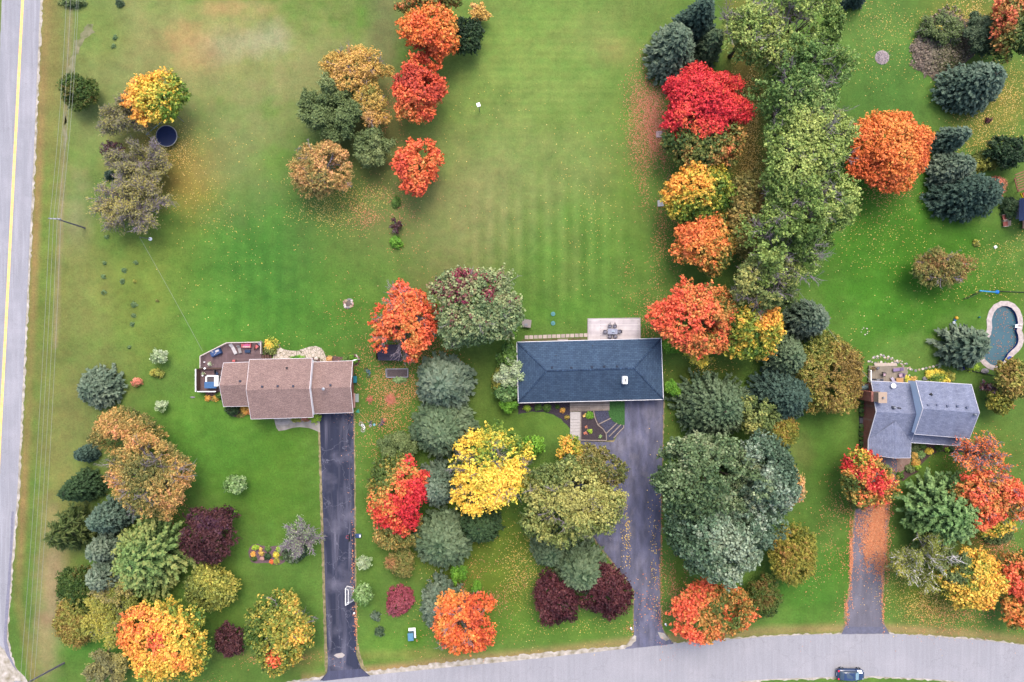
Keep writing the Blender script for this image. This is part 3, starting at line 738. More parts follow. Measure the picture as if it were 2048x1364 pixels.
M_MULCH = mat('mulch', alb((98, 76, 78)), 0.95, 0.45, 7, 0.6, c2=alb((128, 100, 98)), detail=6)
M_MULCHD = mat('dark_mulch', alb((60, 54, 66)), 0.95, 0.4, 7, 0.6, c2=alb((78, 68, 80)), detail=6)
M_SLATEG = mat('slate_gravel', alb((66, 68, 90)), 0.95, 0.4, 8, 0.5, c2=alb((88, 90, 116)), detail=6)
M_YEL = mat('yellow_road_paint', alb((246, 196, 92), 0.75), 0.7, 0.10, 2.0, c2=alb((250, 212, 130), 0.75))
M_WHITE = mat('white_paint', alb((236, 236, 238), 0.85), 0.6, 0.04, 2.0)
M_WHITEB = mat('bright_white', alb((246, 246, 248), 0.9), 0.5, 0.02, 2.0)
M_BLACK = mat('black_plastic', (0.012, 0.013, 0.018), 0.5, 0.2, 4)
M_GREY = mat('grey_metal', alb((140, 142, 150)), 0.5, 0.15, 4, metal=0.3)
M_DGREY = mat('dark_grey_metal', alb((72, 78, 100)), 0.5, 0.15, 4)
M_TIMBER = mat('weathered_timber', alb((176, 162, 154)), 0.9, 0.2, 1.5, 0.2, stretch=(1, 6, 1))
M_GALV = mat('galvanised_metal', alb((175, 180, 190)), 0.45, 0.12, 4, metal=0.4)
M_POLE = mat('pole_wood', alb((142, 138, 150)), 0.9, 0.25, 3, 0.2, stretch=(6, 6, 0.4))

# main road on the left, the side road along the bottom, their gravel shoulders
RD = [(81,0),(66,341),(50,682),(34,1000),(25,1100),(18,1200),(13,1262),(14,1285),(20,1315),(33,1343),(50,1366)]
LEFT = [(-260,1600),(-260,-500)]
sheet('gravel_shoulder', [(105,-500),(85.5,0),(70.5,341),(54,682),(38.5,1000),(29,1100),(22,1200),(17,1262),(18,1284),(24,1312),(37,1340),(54,1362),(120,1410),(330,1400),(640,1353),(742,1342),(900,1323),(1024,1311),(1250,1291),(1300,1290),(1536,1270),(1690,1266),(1785,1266),(1960,1277),(2060,1289),(2300,1340),(2600,1420),(2600,1560),(2300,1480),(2060,1390),(1930,1368),(1850,1360),(1750,1356),(1650,1358),(1536,1362),(1300,1385),(1000,1420),(600,1470),(200,1540),(60,1600),(-60,1600),(-20,1364),(-40,900),(-20,500),(-8,250),(2,120),(7,0),(20,-500)], 0.012, M_GRAVEL, amp=0.16, step=0.45, seed=3)
sheet('main_road', [(102,-500)] + RD + [(70,1395),(95,1600),(-110,1600),(-95,1364),(-80,900),(-50,500),(-18,250),(-1,120),(4,0),(17,-500)], 0.022, M_ROAD, amp=0.04, step=0.8, seed=4)
sheet('side_road', [(60,1382),(200,1402),(330,1394),(640,1359),(742,1350),(1024,1322),(1244,1298),(1347,1287),(1536,1273),(1610,1269.5),(1690,1268),(1785,1268),(1860,1272),(1960,1280),(2048,1290),(2300,1342),(2600,1424),(2600,1550),(2300,1470),(2060,1384),(1930,1364),(1850,1357),(1750,1352.5),(1650,1354),(1536,1358),(1300,1378),(1000,1412),(600,1462),(200,1530),(70,1560)], 0.028, M_ROAD2, amp=0.03, step=0.8, seed=5)
sheet('road_junction_apron', [(-12,1288),(0,1290),(9,1300),(22,1325),(36,1345),(60,1372),(40,1420),(-40,1420),(-40,1300)], 0.034, M_GRAVEL, amp=0.1, seed=6)
sheet('road_edge_repair', [(25,1100),(19,1200),(14,1262),(15,1284),(21,1313),(34,1341),(52,1365),(40,1364),(25,1338),(13,1312),(8,1284),(8,1262),(13,1200),(20,1100),(23,1023),(28,1023)], 0.031, mat('repair_tar', alb((150, 150, 170)), 0.9, 0.15, 3), amp=0.04, seed=7)
yl = [(61,-500),(45.5,0),(28,341),(10.5,682),(0,880),(-14,1200),(-22,1400)]
def stripe(name, line, off, w, z, material):
    P = [W(x, y) for x, y in line]; a = []; b = []
    for i, p in enumerate(P):
        t = (P[min(i + 1, len(P) - 1)] - P[max(i - 1, 0)]).normalized(); n = Vector((t.y, -t.x, 0)); a.append(p + n * (off - w / 2)); b.append(p + n * (off + w / 2))
    mb = MB()
    for i in range(len(P) - 1):
        q = [a[i], a[i + 1], b[i + 1], b[i]]
        mb.face([(v.x, v.y, z) for v in q])
    o = mb.build(name, material); o['kind'] = 'structure'; return o
stripe('yellow_centre_line', yl, -0.12, 0.17, 0.030, M_YEL); stripe('yellow_centre_line', yl, 0.12, 0.17, 0.030, M_YEL)
# gravel tracks beside the road
sheet('gravel_track', [(178,52),(190,50),(186,62),(172,80),(160,100),(150,130),(144,160),(138,185),(134,240),(133,300),(128,300),(130,240),(131,185),(133,150),(142,115),(152,85),(166,62)], 0.008, mat('worn_track', alb((116, 128, 76)), 0.95, 0.15, 0.9, 0.3, c2=alb((160, 154, 124)), detail=9), amp=0.35, step=0.5, seed=8)

# driveways
sheet('driveway_edge_strip', [(636,826),(710,826),(711.5,1000),(713,1180),(716,1290),(728,1332),(744,1351),(642,1364),(650,1345),(648,1270),(645,1180),(640,1000)], 0.010, M_GRAVELD, amp=0.08, step=0.4, seed=9)
sheet('driveway', [(639,824),(707,824),(708,900),(709,1050),(710,1180),(711.5,1250),(713,1310),(722,1336),(741,1352),(742,1352),(640,1361),(654,1345),(656,1320),(654,1290),(651,1200),(647,1060),(643,940)], 0.035, M_DRV1, amp=0.03, step=0.6, seed=10)
sheet('driveway_apron', [(656,1342),(722,1337.5),(740,1351),(645,1362)], 0.040, M_PATCH)
sheet('driveway_patch', [(668,1311),(672,1307),(684,1305),(690,1310),(686,1314),(676,1316)], 0.041, M_CONCW, amp=0.05)
sheet('driveway_edge_strip', [(1246,798),(1329,798),(1327,900),(1324,1000),(1321,1150),(1323,1245),(1330,1265),(1350,1286),(1246,1298),(1265,1270),(1266,1180),(1225,1130),(1190,1085),(1140,1010),(1144,900),(1160,878),(1230,880),(1246,850)], 0.010, M_GRAVELD, amp=0.10, step=0.4, seed=11)
sheet('driveway', [(1249,795),(1327,795),(1325,900),(1322,1000),(1319,1150),(1321,1245),(1328,1265),(1347,1287),(1346,1288),(1250,1298),(1250,1297),(1268,1270),(1268,1180),(1228,1127),(1195,1085),(1150,1010),(1150,905),(1162,882),(1228,884),(1235,868),(1248,853)], 0.036, M_DRV2, amp=0.04, step=0.6, seed=12)
sheet('driveway_gravel_patch', [(1250,1297),(1256,1286),(1268,1270),(1272,1271),(1272,1282),(1262,1290)], 0.041, M_GRAVEL, amp=0.08)
sheet('driveway_gravel_patch', [(1316,1264),(1328,1266),(1340,1279),(1332,1281),(1320,1276)], 0.041, M_GRAVEL, amp=0.08, seed=3)
sheet('driveway_edge_strip', [(1750,908),(1796,908),(1800,960),(1779,1010),(1774,1100),(1768,1180),(1767,1240),(1773,1252),(1783,1267),(1678,1268),(1688,1250),(1690,1205),(1697,1190),(1702,1080),(1710,1003),(1738,958)], 0.010, M_GRAVELD, amp=0.12, step=0.4, seed=13)
sheet('driveway', [(1752,905),(1794,905),(1795,960),(1776,1010),(1770,1100),(1765,1180),(1764,1240),(1770,1252),(1778,1267.5),(1683,1268),(1690,1252),(1694,1244),(1693,1205),(1700,1190),(1705,1080),(1713,1005),(1740,960)], 0.036, M_DRV3, amp=0.05, step=0.6, seed=14)
sheet('driveway_apron', [(1691,1253),(1770,1253.5),(1779,1267),(1683,1268)], 0.041, mat('apron_tar', alb((118, 120, 142)), 0.9, 0.15, 2), amp=0.04)

# ---------------------------------------------------------------- houses
def shingles(name, c1, c2, rows=0.28, var=0.14, speck=0.12, mortar=None, streak=None, w=0.9):
    return brickmat(name, c1, c2, mortar or tuple(v * 0.62 for v in c1), w, rows, 0.02, 0.9, 'UV', 0, var, 0.5, 0.4, speck, streak=streak)
M_R1 = shingles('brown_shingles', alb((182, 153, 147)), alb((162, 134, 129)), 0.17, 0.10, 0.26, w=0.45)
M_R2 = shingles('blue_shingles', alb((66, 89, 118)), alb((80, 105, 134)), 0.3, 0.12, 0.14, mortar=alb((48, 66, 90)), w=0.6, streak=(2.0, 0.3, 1))
M_R2D = brickmat('blue_cap_shingles', alb((48, 70, 100)), alb((72, 98, 132)), alb((36, 56, 84)), 0.42, 0.3, 0.03, 0.9, 'UV', 0, 0.35, 2.0, 0.4, 0.1)
M_R3 = shingles('grey_shingles', alb((158, 166, 194)), alb((134, 142, 172)), 0.22, 0.14, 0.14, streak=(2.2, 0.35, 1), w=0.5)
M_BRICK = brickmat('red_brick', alb((196, 116, 104)), alb((206, 128, 114)), alb((196, 164, 150)), 0.24, 0.08, 0.012, 0.9, 'Object', 0, 0.15)
M_SIDING = mat('pale_siding', alb((206, 222, 240), .8), 0.6, 0.04, 2.0)
M_CREAM = mat('cream_siding', alb((214, 208, 200)), 0.7, 0.05, 2.0)
M_GLASS = mat('window_glass', (0.02, 0.025, 0.035), 0.08, 0.2, 1.0, spec=0.8)
M_DOOR = mat('garage_door', alb((225, 222, 218)), 0.6, 0.05, 2)
M_FASCIA = mat('white_fascia', alb((226, 224, 230), 0.8), 0.6, 0.05, 2)

def roof_uv(pts, e0, e1):
    u = (Vector(e1) - Vector(e0)).normalized(); out = []
    n = (Vector(pts[1]) - Vector(pts[0])).cross(Vector(pts[2]) - Vector(pts[0])).normalized(); v = n.cross(u)
    if v.z < 0: v = -v
    for p in pts: q = Vector(p) - Vector(e0); out.append((q.dot(u), q.dot(v)))
    return out
def roof_face(mb, pts, e0, e1):
    n = (Vector(pts[1]) - Vector(pts[0])).cross(Vector(pts[2]) - Vector(pts[0]))
    if n.z < 0: pts = pts[::-1]
    mb.face(pts, roof_uv(pts, e0, e1))
def win(root, c, nrm_, w, h, frame=None, label=None):
    """window or door leaf in a wall whose outward normal is nrm_: frame and pane"""
    c = Vector(c); n = Vector(nrm_).normalized(); t = Vector((-n.y, n.x, 0)); mb = MB(); q = 0.07
    for s in (-1, 1): mb.bar(c + t * s * (w / 2) - Vector((0, 0, h / 2)) + n * .03, c + t * s * (w / 2) + Vector((0, 0, h / 2)) + n * .03, q, q)
    for s in (-1, 1): mb.bar(c - t * (w / 2 + q / 2) + Vector((0, 0, s * h / 2)) + n * .035, c + t * (w / 2 + q / 2) + Vector((0, 0, s * h / 2)) + n * .035, q, q)
    mb.bar(c - Vector((0, 0, h / 2)) + n * .03, c + Vector((0, 0, h / 2)) + n * .03, .05, .05)
    f = mb.build('window', frame or M_WHITE, root, label=label)
    g = MB(); a = [c + t * sx * w / 2 + Vector((0, 0, sz * h / 2)) + n * .015 for sx, sz in ((-1, -1), (1, -1), (1, 1), (-1, 1))]; g.face(a)
    g.build('pane', M_GLASS, f); return f
def gable(root, cs, eave, rise, wallm, roofm, inset=0.45, axis='x', z0=0.0, name='', gab=None):
    """gable section over four surveyed eave corners (NW, NE, SE, SW); the ridge runs along x or y"""
    NW, NE, SE, SW = [W(x, y, eave) for x, y in cs]
    if axis == 'x': r0 = (NW + SW) / 2; r1 = (NE + SE) / 2
    else: r0 = (NW + NE) / 2; r1 = (SW + SE) / 2
    r0.z = r1.z = eave + rise
    mb = MB()
    if axis == 'x':
        roof_face(mb, [NW, NE, r1, r0], NW, NE); roof_face(mb, [SE, SW, r0, r1], SW, SE)
    else:
        roof_face(mb, [NW, r0, r1, SW], NW, SW); roof_face(mb, [NE, SE, r1, r0], NE, SE)
    roof = mb.build((name + 'roof'), roofm, root)
    # fascia boards and soffit hang below the roof edge
    fb = MB(); d = Vector((0, 0, -0.10))
    loop = [NW, NE, r1, SE, SW, r0] if axis == 'x' else [NW, r0, NE, SE, r1, SW]
    for i in range(6): fb.bar(loop[i] + d, loop[(i + 1) % 6] + d, 0.09, 0.17)
    und = Vector((0, 0, -0.19))
    if axis == 'x': fb.face([NW + und, r0 + und, r1 + und, NE + und]); fb.face([SW + und, SE + und, r1 + und, r0 + und])
    else: fb.face([NW + und, SW + und, r1 + und, r0 + und]); fb.face([NE + und, r0 + und, r1 + und, SE + und])
    fb.build('fascia', M_FASCIA, root)
    c = (NW + NE + SE + SW) / 4
    ins = lambda p: Vector((p.x - math.copysign(inset, p.x - c.x), p.y - math.copysign(inset, p.y - c.y), 0))
    a, b_, c_, d_ = ins(NW), ins(NE), ins(SE), ins(SW); top = eave - 0.2
    wb = MB(); lo = [a, b_, c_, d_]
    for i in range(4):
        p, q = lo[i], lo[(i + 1) % 4]
        pts = [(p.x, p.y, z0), (q.x, q.y, z0), (q.x, q.y, top), (p.x, p.y, top)]
        if (axis == 'x' and i in (1, 3)) or (axis == 'y' and i in (0, 2)):
            m = (p + q) / 2; k = 1 - 2 * inset / max(1, ((NW - SW).length if axis == 'x' else (NW - NE).length))
            pts = pts[:3] + [(m.x, m.y, top + rise * k + .1)] + [pts[3]]
        wb.face(pts)
    wb.build('wall', wallm, root)
    return dict(NW=NW, NE=NE, SE=SE, SW=SW, r0=r0, r1=r1, roof=roof, walls=lo, roofz=lambda: 0)
def roof_point(g, x, y, axis='x'):
    """point on a gable roof under the surveyed pixel"""
    z = (g['NW'].z + g['r0'].z) / 2
    for _ in range(6):
        p = W(x, y, z)
        if axis == 'x': yr = (g['r0'].y + g['r1'].y) / 2; he = abs(g['NW'].y - g['SW'].y) / 2; d = abs(p.y - yr) / he
        else: xr = (g['r0'].x + g['r1'].x) / 2; he = abs(g['NW'].x - g['NE'].x) / 2; d = abs(p.x - xr) / he
        z = g['r0'].z - (g['r0'].z - g['NW'].z) * min(1, d)
    return W(x, y, z)
def vent(roof, p, s=0.32, material=None, name='vent'):
    MB().box(p + Vector((0, 0, 0.10)), (s * .7, s * .7, 0.2)).box(p + Vector((0, 0, 0.24)), (s, s, 0.09), 0, 0.8).build(name, material or M_DGREY, roof)
def pipe(roof, p, r=0.07, h=0.35, material=None, name='vent_pipe'):
    MB().tube([p - Vector((0, 0, .1)), p + Vector((0, 0, h))], r, r, 8).build(name, material or M_BLACK, roof)

# house 1, brown roof in three sections
h1 = empty('house', W(560, 775), 'house with a pinkish brown three-part shingle roof beside the wooden deck with hot tub', 'house')
gL = gable(h1, [(447,726),(503,724),(503,812),(447,813)], 2.7, 1.5, M_CREAM, M_R1)
gM = gable(h1, [(499,719),(624,716.5),(626,834.5),(502,838)], 3.9, 1.6, M_CREAM, M_R1)
gG = gable(h1, [(622,724.5),(705,721.5),(706,825),(624,827.5)], 2.7, 1.5, M_BRICK, M_R1)
# white gable siding of the taller middle section above the lower roofs
for g, sx in ((gM, 1), (gM, -1)):
    a = g['NE'] if sx > 0 else g['NW']; b = g['SE'] if sx > 0 else g['SW']; r = g['r1'] if sx > 0 else g['r0']
    dx = -0.12 * sx; MB().face([(a.x + dx, a.y, a.z - .2), (b.x + dx, b.y, b.z - .2), (r.x + dx, r.y, r.z - .2)]).face([(a.x + dx, a.y - .3, 2.6), (b.x + dx, b.y + .3, 2.6), (b.x + dx, b.y + .3, b.z - .2), (a.x + dx, a.y - .3, a.z - .2)]).build('gable_siding', M_WHITEB, h1)
for x, y in ((525,773),(556,772),(587,772)): vent(gM['roof'], roof_point(gM, x, y))
pipe(gM['roof'], roof_point(gM, 574.5, 735.5), 0.13, 0.4)
vent(gL['roof'], roof_point(gL, 481, 762)); vent(gG['roof'], roof_point(gG, 661.5, 770))
p = roof_point(gG, 650, 777); MB().tube([p, p + Vector((0, 0, .9))], .05, .05, 8).lathe(p + Vector((0, 0, .85)), [(.03, 0), (.24, .08), (.24, .16), (.02, .22)], 12).build('flue_cap', M_GALV, gG['roof'])
wl = gG['walls']; c_ = (wl[2] + wl[3]) / 2; win(h1, (wl[1].x, (wl[1].y + wl[2].y) / 2 + 2, 1.6), (1, 0, 0), 1.2, 1.0)
gd = MB(); gd.box((c_.x, c_.y - .03, 1.15), (4.6, .08, 2.3)); [gd.box((c_.x, c_.y - .075, .3 + .55 * k), (4.4, .03, .45)) for k in range(4)]; gd.build('garage_door', M_DOOR, h1)
wm = gM['walls']; [win(h1, (wm[3].x + q, wm[3].y, 1.7), (0, -1, 0), 1.6, 1.2) for q in (1.6, 7.2)]
[win(h1, (wm[3].x + q, wm[0].y, 1.7), (0, 1, 0), 1.6, 1.2) for q in (5, 8)]
MB().box((wm[3].x + 4.6, wm[3].y - .03, 1.05), (1.0, .08, 2.1)).build('front_door', mat('door_red', alb((110, 60, 55)), .6), h1)
# porch gutter corner pipe
p = W(706, 721, 2.6); MB().bar(p, p + Vector((.5, .15, 0)), .12).bar(p + Vector((.5, .15, 0)), p + Vector((.5, .15, -2.5)), .1).build('downpipe', M_WHITE, h1)

# house 2, blue hip roof
h2 = empty('house', W(1180, 742), 'long house with a dark blue hipped roof and a white chimney', 'house')
E = [W(*q, 2.8) for q in ((1034,684.5),(1322,677),(1326.5,798.5),(1037,805.5))]; r0 = W(1093, 742, 4.9); r1 = W(1268, 736.5, 4.9)
mb = MB(); roof_face(mb, [E[0], E[1], r1, r0], E[0], E[1]); roof_face(mb, [E[1], E[2], r1], E[1], E[2]); roof_face(mb, [E[2], E[3], r0, r1], E[3], E[2]); roof_face(mb, [E[3], E[0], r0], E[3], E[0])
roof2 = mb.build('roof', M_R2, h2)
cp = MB()
for a, b in ((r0, r1), (E[0], r0), (E[3], r0), (E[1], r1), (E[2], r1)):
    a, b = Vector(a), Vector(b); t = (b - a).normalized(); s = Vector((-t.y, t.x, 0)).normalized() * .15; u = Vector((0, 0, .035)); L_ = (b - a).length
    cp.face([a - s - u * 1.2, b - s - u * 1.2, b + u, a + u], [(0, 0), (L_, 0), (L_, .15), (0, .15)]); cp.face([a + u, b + u, b + s - u * 1.2, a + s - u * 1.2], [(0, .15), (L_, .15), (L_, .3), (0, .3)])
cp.build('ridge_cap', M_R2D, roof2)
fb = MB()
for i in range(4): fb.bar(E[i] + Vector((0, 0, -.09)), E[(i + 1) % 4] + Vector((0, 0, -.09)), .15, .16)
fb.face([E[3] - Vector((0, 0, .18)), E[2] - Vector((0, 0, .18)), E[1] - Vector((0, 0, .18)), E[0] - Vector((0, 0, .18))])
fb.build('fascia', M_FASCIA, h2)
c2_ = sum(E, Vector()) / 4; lo = [Vector((p.x - math.copysign(.6, p.x - c2_.x), p.y - math.copysign(.6, p.y - c2_.y), 0)) for p in E]
wb = MB(); [wb.face([(lo[i].x, lo[i].y, 0), (lo[(i + 1) % 4].x, lo[(i + 1) % 4].y, 0), (lo[(i + 1) % 4].x, lo[(i + 1) % 4].y, 2.65), (lo[i].x, lo[i].y, 2.65)]) for i in range(4)]; wb.build('wall', M_BRICK, h2)
def hip(x, y):
    z = 4.0
    for _ in range(8):
        p = W(x, y, z); f = (p.x - E[3].x) / (E[2].x - E[3].x); yb = E[3].y + (E[2].y - E[3].y) * f; yt = E[0].y + (E[1].y - E[0].y) * f; hh = (yt - yb) / 2
        d = min(1, max(0, 1 - abs(p.y - (yt + yb) / 2) / hh)); z = 2.8 + 2.1 * d
    return W(x, y, z)
for x, y in ((1104,735),(1142.5,735),(1183.5,734),(1208,733),(1234,732.5)): vent(roof2, hip(x, y), 0.34, mat('dark_vent', alb((36, 52, 80)), .6))
pipe(roof2, hip(1112, 711)); pipe(roof2, hip(1185, 691.5))
p = hip(1248, 759.5); ch = MB().box(p + Vector((0, 0, .45)), (.72, 1.15, 1.3)).build('chimney', M_WHITEB, roof2, bevel=.03)
MB().box(p + Vector((0, 0, 1.13)), (.25, .5, .08)).build('flue', M_GREY, ch)
fr = (lo[3] + lo[2]) / 2; ny = -1
for k, f in enumerate((.08, .22, .36)): q = lo[3].lerp(lo[2], f); win(h2, (q.x, q.y, 1.6), (0, -1, 0), 1.7, 1.2)
for f in (.1, .28, .75, .9): q = lo[0].lerp(lo[1], f); win(h2, (q.x, q.y, 1.6), (0, 1, 0), 1.7, 1.2)
q = lo[3].lerp(lo[2], .5); MB().box((q.x, q.y - .04, 1.05), (1, .08, 2.1)).build('front_door', M_WHITE, h2)
q = lo[3].lerp(lo[2], .87); gd = MB(); gd.box((q.x, q.y - .04, 1.15), (4.8, .08, 2.3), .027); gd.build('garage_door', M_DOOR, h2)
q = lo[0].lerp(lo[1], .62); MB().box((q.x, q.y + .04, 1.05), (1.8, .08, 2.1)).build('patio_door', M_GLASS, h2)

# house 3, grey roofs, tall right wing
h3 = empty('house', W(1835, 830), 'grey roofed house with a red brick wall and a taller right wing', 'house')
gA = gable(h3, [(1743,762),(1832,767),(1822,885),(1737,880)], 2.9, 1.9, M_BRICK, M_R3)
gB = gable(h3, [(1832,761.5),(1943,769),(1939,877),(1829.5,868)], 4.9, 2.0, M_SIDING, M_R3)
for a, b, r, dx in ((gB['NW'], gB['SW'], gB['r0'], .25),):
    MB().face([(a.x + dx, a.y - .1, 2.4), (b.x + dx, b.y + .1, 2.4), (b.x + dx, b.y + .1, b.z - .25), (r.x + dx, r.y, r.z - .25), (a.x + dx, a.y - .1, a.z - .25)]).build('gable_siding', M_SIDING, h3)
# front garage gable, ridge running south from the main roof
s0, s1 = W(1736, 909.5, 2.9), W(1821, 915.5, 2.9); n0, n1 = W(1737, 879, 2.9), W(1822, 884, 2.9); apx = W(1787, 842, 4.45)
rs = (s0 + s1) / 2; rs.z = 4.45; apx.x = rs.x + .12; mb = MB(); U = Vector((0, 0, .03))
roof_face(mb, [s0 + U, rs + U, apx + U, n0 + U], s0, n0); roof_face(mb, [rs + U, s1 + U, n1 + U, apx + U], s1, n1)
gf = mb.build('front_roof', M_R3, h3)
fb = MB(); d = Vector((0, 0, -.08))
for a, b in ((s0, rs), (rs, s1), (s0, n0), (s1, n1)): fb.bar(a + d, b + d, .09, .17)
fb.build('fascia', M_FASCIA, h3)
wb = MB(); a = s0 + Vector((.45, .5, 0)); b = s1 + Vector((-.45, .5, 0)); na = Vector((a.x, n0.y + 1, 0)); nb_ = Vector((b.x, n0.y + 1, 0))
wb.face([(a.x, a.y, 0), (b.x, b.y, 0), (b.x, b.y, 2.7), (rs.x, a.y, 4.1), (a.x, a.y, 2.7)]); wb.face([(a.x, a.y, 0), (a.x, a.y, 2.7), (na.x, na.y, 2.7), (na.x, na.y, 0)]); wb.face([(b.x, b.y, 0), (nb_.x, nb_.y, 0), (nb_.x, nb_.y, 2.7), (b.x, b.y, 2.7)])
wb.build('wall', M_BRICK, h3); MB().box((rs.x - .9, a.y - .05, 1.15), (3.6, .08, 2.3)).build('garage_door', M_DOOR, h3)
# porch roof below the tall wing
q = [W(1821, 885, 2.9), W(1920, 891.5, 2.9), W(1924, 868, 3.7), W(1824, 858, 3.7)]; mb = MB(); roof_face(mb, q, q[0], q[1]); mb.build('porch_roof', M_R3, h3)
fb = MB(); fb.bar(q[0] + d, q[1] + d, .1, .17); fb.bar(q[1] + d, q[2] + d, .1, .17); fb.build('fascia', M_FASCIA, h3)
po = MB(); [po.bar(W(x, y, 0), W(x, y, 2.8), .14) for x, y in ()]
for f in (.3, .6, .92): pp = q[0].lerp(q[1], f) + Vector((0, .3, 0)); MB().bar((pp.x, pp.y, 0), (pp.x, pp.y, 2.8), .14).build('porch_post', M_WHITE, h3)
for x, y in ((1855,810),(1873,810),(1894,812),(1914,812),(1933,814.5)): vent(gB['roof'], roof_point(gB, x, y), .34, mat('grey_vent', alb((120, 128, 158)), .6))
p = roof_point(gB, 1860, 788); MB().box(p + Vector((0, 0, .1)), (.45, .2, .2), .5).box(p + Vector((.1, -.1, .2)), (.22, .22, .3)).build('exhaust_hood', M_BLACK, gB['roof'])
p = roof_point(gB, 1947, 829); MB().lathe(p, [(.16, 0), (.16, .5), (.2, .55), (.05, .7)], 10).build('vent_stack', M_GALV, gB['roof'])
p = roof_point(gA, 1786, 815); MB().box(p + Vector((0, 0, .1)), (.5, .5, .2)).build('vent_base', M_DGREY, gA['roof']); MB().lathe(p, [(.18, .1), (.18, .6), (.05, .7)], 10).build('vent_stack', M_GALV, gA['roof'])
p = roof_point(gA, 1798, 816); MB().box(p + Vector((0, 0, .1)), (.5, .18, .2), -.2).build('exhaust_hood', M_BLACK, gA['roof'])
p = roof_point(gA, 1783, 771); MB().lathe(p, [(.05, 0), (.05, .5), (.34, .55), (.38, .62), (.05, .6)], 16).build('satellite_dish', M_WHITEB, gA['roof'])
p = roof_point(gA, 1753, 768); MB().tube([p, p + Vector((0, 0, .6))], .03).tube([p + Vector((-.3, 0, .6)), p + Vector((.3, .1, .6))], .02).tube([p + Vector((0, -.25, .55)), p + Vector((0, .25, .55))], .02).build('aerial', M_GALV, gA['roof'])
# brick chimney against the left wall
cb = W(1733.5, 791, 0); cx = gA['walls'][0].x - .5
cy = W(1735, 791, 2).y
chm = MB().box((cx, cy, 2.2), (1.5, 1.5, 4.4)).build('chimney', M_BRICK, h3)
MB().box((cx + .15, cy, 4.9), (1.15, 1.5, 1.9)).box((cx + .15, cy, 5.9), (1.3, 1.65, .12)).build('chimney_stack', mat('tan_siding', alb((205, 180, 160)), .8, .06), chm)
MB().tube([(cx + .15, cy, 5.9), (cx + .15, cy, 6.35)], .13, .13, 8).build('flue', M_GALV, chm)
wa = gA['walls']; lx = wa[0].x
win(h3, (lx, W(0, 819, 1.5).y, 1.5), (-1, 0, 0), 1.2, 1.1)
MB().box((lx - .12, W(0, 842, 1.2).y, 1.1), (.12, 1.6, 1.9)).build('side_door', mat('side_door_grey', alb((150, 150, 160)), .6), h3)
wbb = gB['walls']; zy = W(0, 806, 4).y
win(h3, (gB['NW'].x + .25, zy, 4.2), (-1, 0, 0), 1.1, .9)
for f in (.25, .6, .85): q_ = wbb[3].lerp(wbb[2], f); win(h3, (q_.x, q_.y, 4.0), (0, -1, 0), 1.4, .9); win(h3, (q_.x, q_.y, 1.5), (0, -1, 0), 1.6, 1.2)
for f in (.25, .6, .85): q_ = wbb[0].lerp(wbb[1], f); win(h3, (q_.x, q_.y, 4.0), (0, 1, 0), 1.4, .9)
# ---------------------------------------------------------------- trees: kind, x, y, rx, ry (survey pixels), height m, leaf colours, label
MG = 'maples in autumn colour'; SG = 'blue and green spruces'; CG = 'old cedars'; PG = 'row of tall green trees'
# upper left field
T('cedar', 169,186,36,36,4.5,'cedar','round dark green and rust cedar nearest the main road at the upper left', group=CG)
T('wispy', 250,236,56,44,5.5,'greyyel','thin grey-twigged tree with sparse olive leaves beside the yellow tree and trampoline', leaves=11, leaf=.12, amount=4, skip=.4, thick=1.2)
T('broad', 316,198,60,50,8,'yelsplit','maple half golden yellow and half green, standing over the trampoline', grad=(.42,-.05), clump=.7, leaf=.2, group=MG, patch=.7)
T('wispy', 282,322,64,42,5.5,'greyyel','upper of the two grey-twigged yellowish trees below the trampoline', leaves=10, leaf=.12, amount=4.2, skip=.45, thick=1.3)
T('wispy', 268,408,76,66,6,'greyyel','larger lower grey-twigged yellowish tree with a pale canopy caught in it, below the trampoline', leaves=10, leaf=.12, amount=4.2, skip=.45, thick=1.3)
T('wispy', 224,300,24,18,3,'purplebr','small leafless grey-purple shrub at the top left of the grey-twigged trees', cat='shrub', name='shrub', leaves=5, amount=3)
T('shrub', 217,350,9,9,1.4,'teal','tiny dark spruce-like bush tucked left of the grey-twigged trees', cat='shrub')
T('broad', 862,2,56,30,8,'dullmaple','green tree cut by the top edge of the picture above the big orange maple', clump=.8, leaf=.24)
T('broad', 858,74,57,64,9.5,'orange','big bright orange maple, topmost of the column in the upper middle', group=MG, spread=.32)
T('broad', 838,186,54,58,8.5,'redorange','ragged red and orange maple below the big bright orange one', group=MG, spread=.4, sparse=.22)
T('broad', 836,327,50,53,7.5,'redorange','neat round coral-red and orange maple alone above a leaf-strewn lawn', group=MG, clump=.65)
T('broad', 934,68,36,38,5,'sprucedk','dark green rounded bush-like tree right of the bright orange maple', cat='tree', name='bushy_tree', clump=.5, leaf=.16)
T('wispy', 960,30,22,20,3.5,'gold','small pale yellow shrub above the dark green bushy tree', cat='shrub', name='shrub', amount=3)
T('broad', 712,136,64,42,7.5,'gold','wide golden tree at the top of the mixed grove left of the orange maples', clump=.55, leaf=.15, asp=.5, twigs=1.0, name='golden_tree', patch=.6, sparse=.06)
T('broad', 743,216,40,44,7,'gold','smaller golden tree squeezed between the olive tree and the red-orange maple', clump=.55, leaf=.15, asp=.5, twigs=.6, name='golden_tree', patch=.6)
T('wispy', 666,226,56,62,7,'olive','big dull olive-green tree on the left of the golden grove', amount=4.2, leaves=60, leaf=.16, skip=.05, bark=M_BARK, name='olive_tree')
T('wispy', 742,296,42,38,5.5,'olive','small olive-brown tree at the foot of the golden grove', amount=3.6, leaves=46, skip=.1, bark=M_BARK, name='olive_tree')
T('broad', 645,334,60,58,7.5,'pinkgold','pinkish-gold and green tree at the lower left of the grove', clump=.55, leaf=.15, asp=.5, twigs=.8, name='golden_tree')
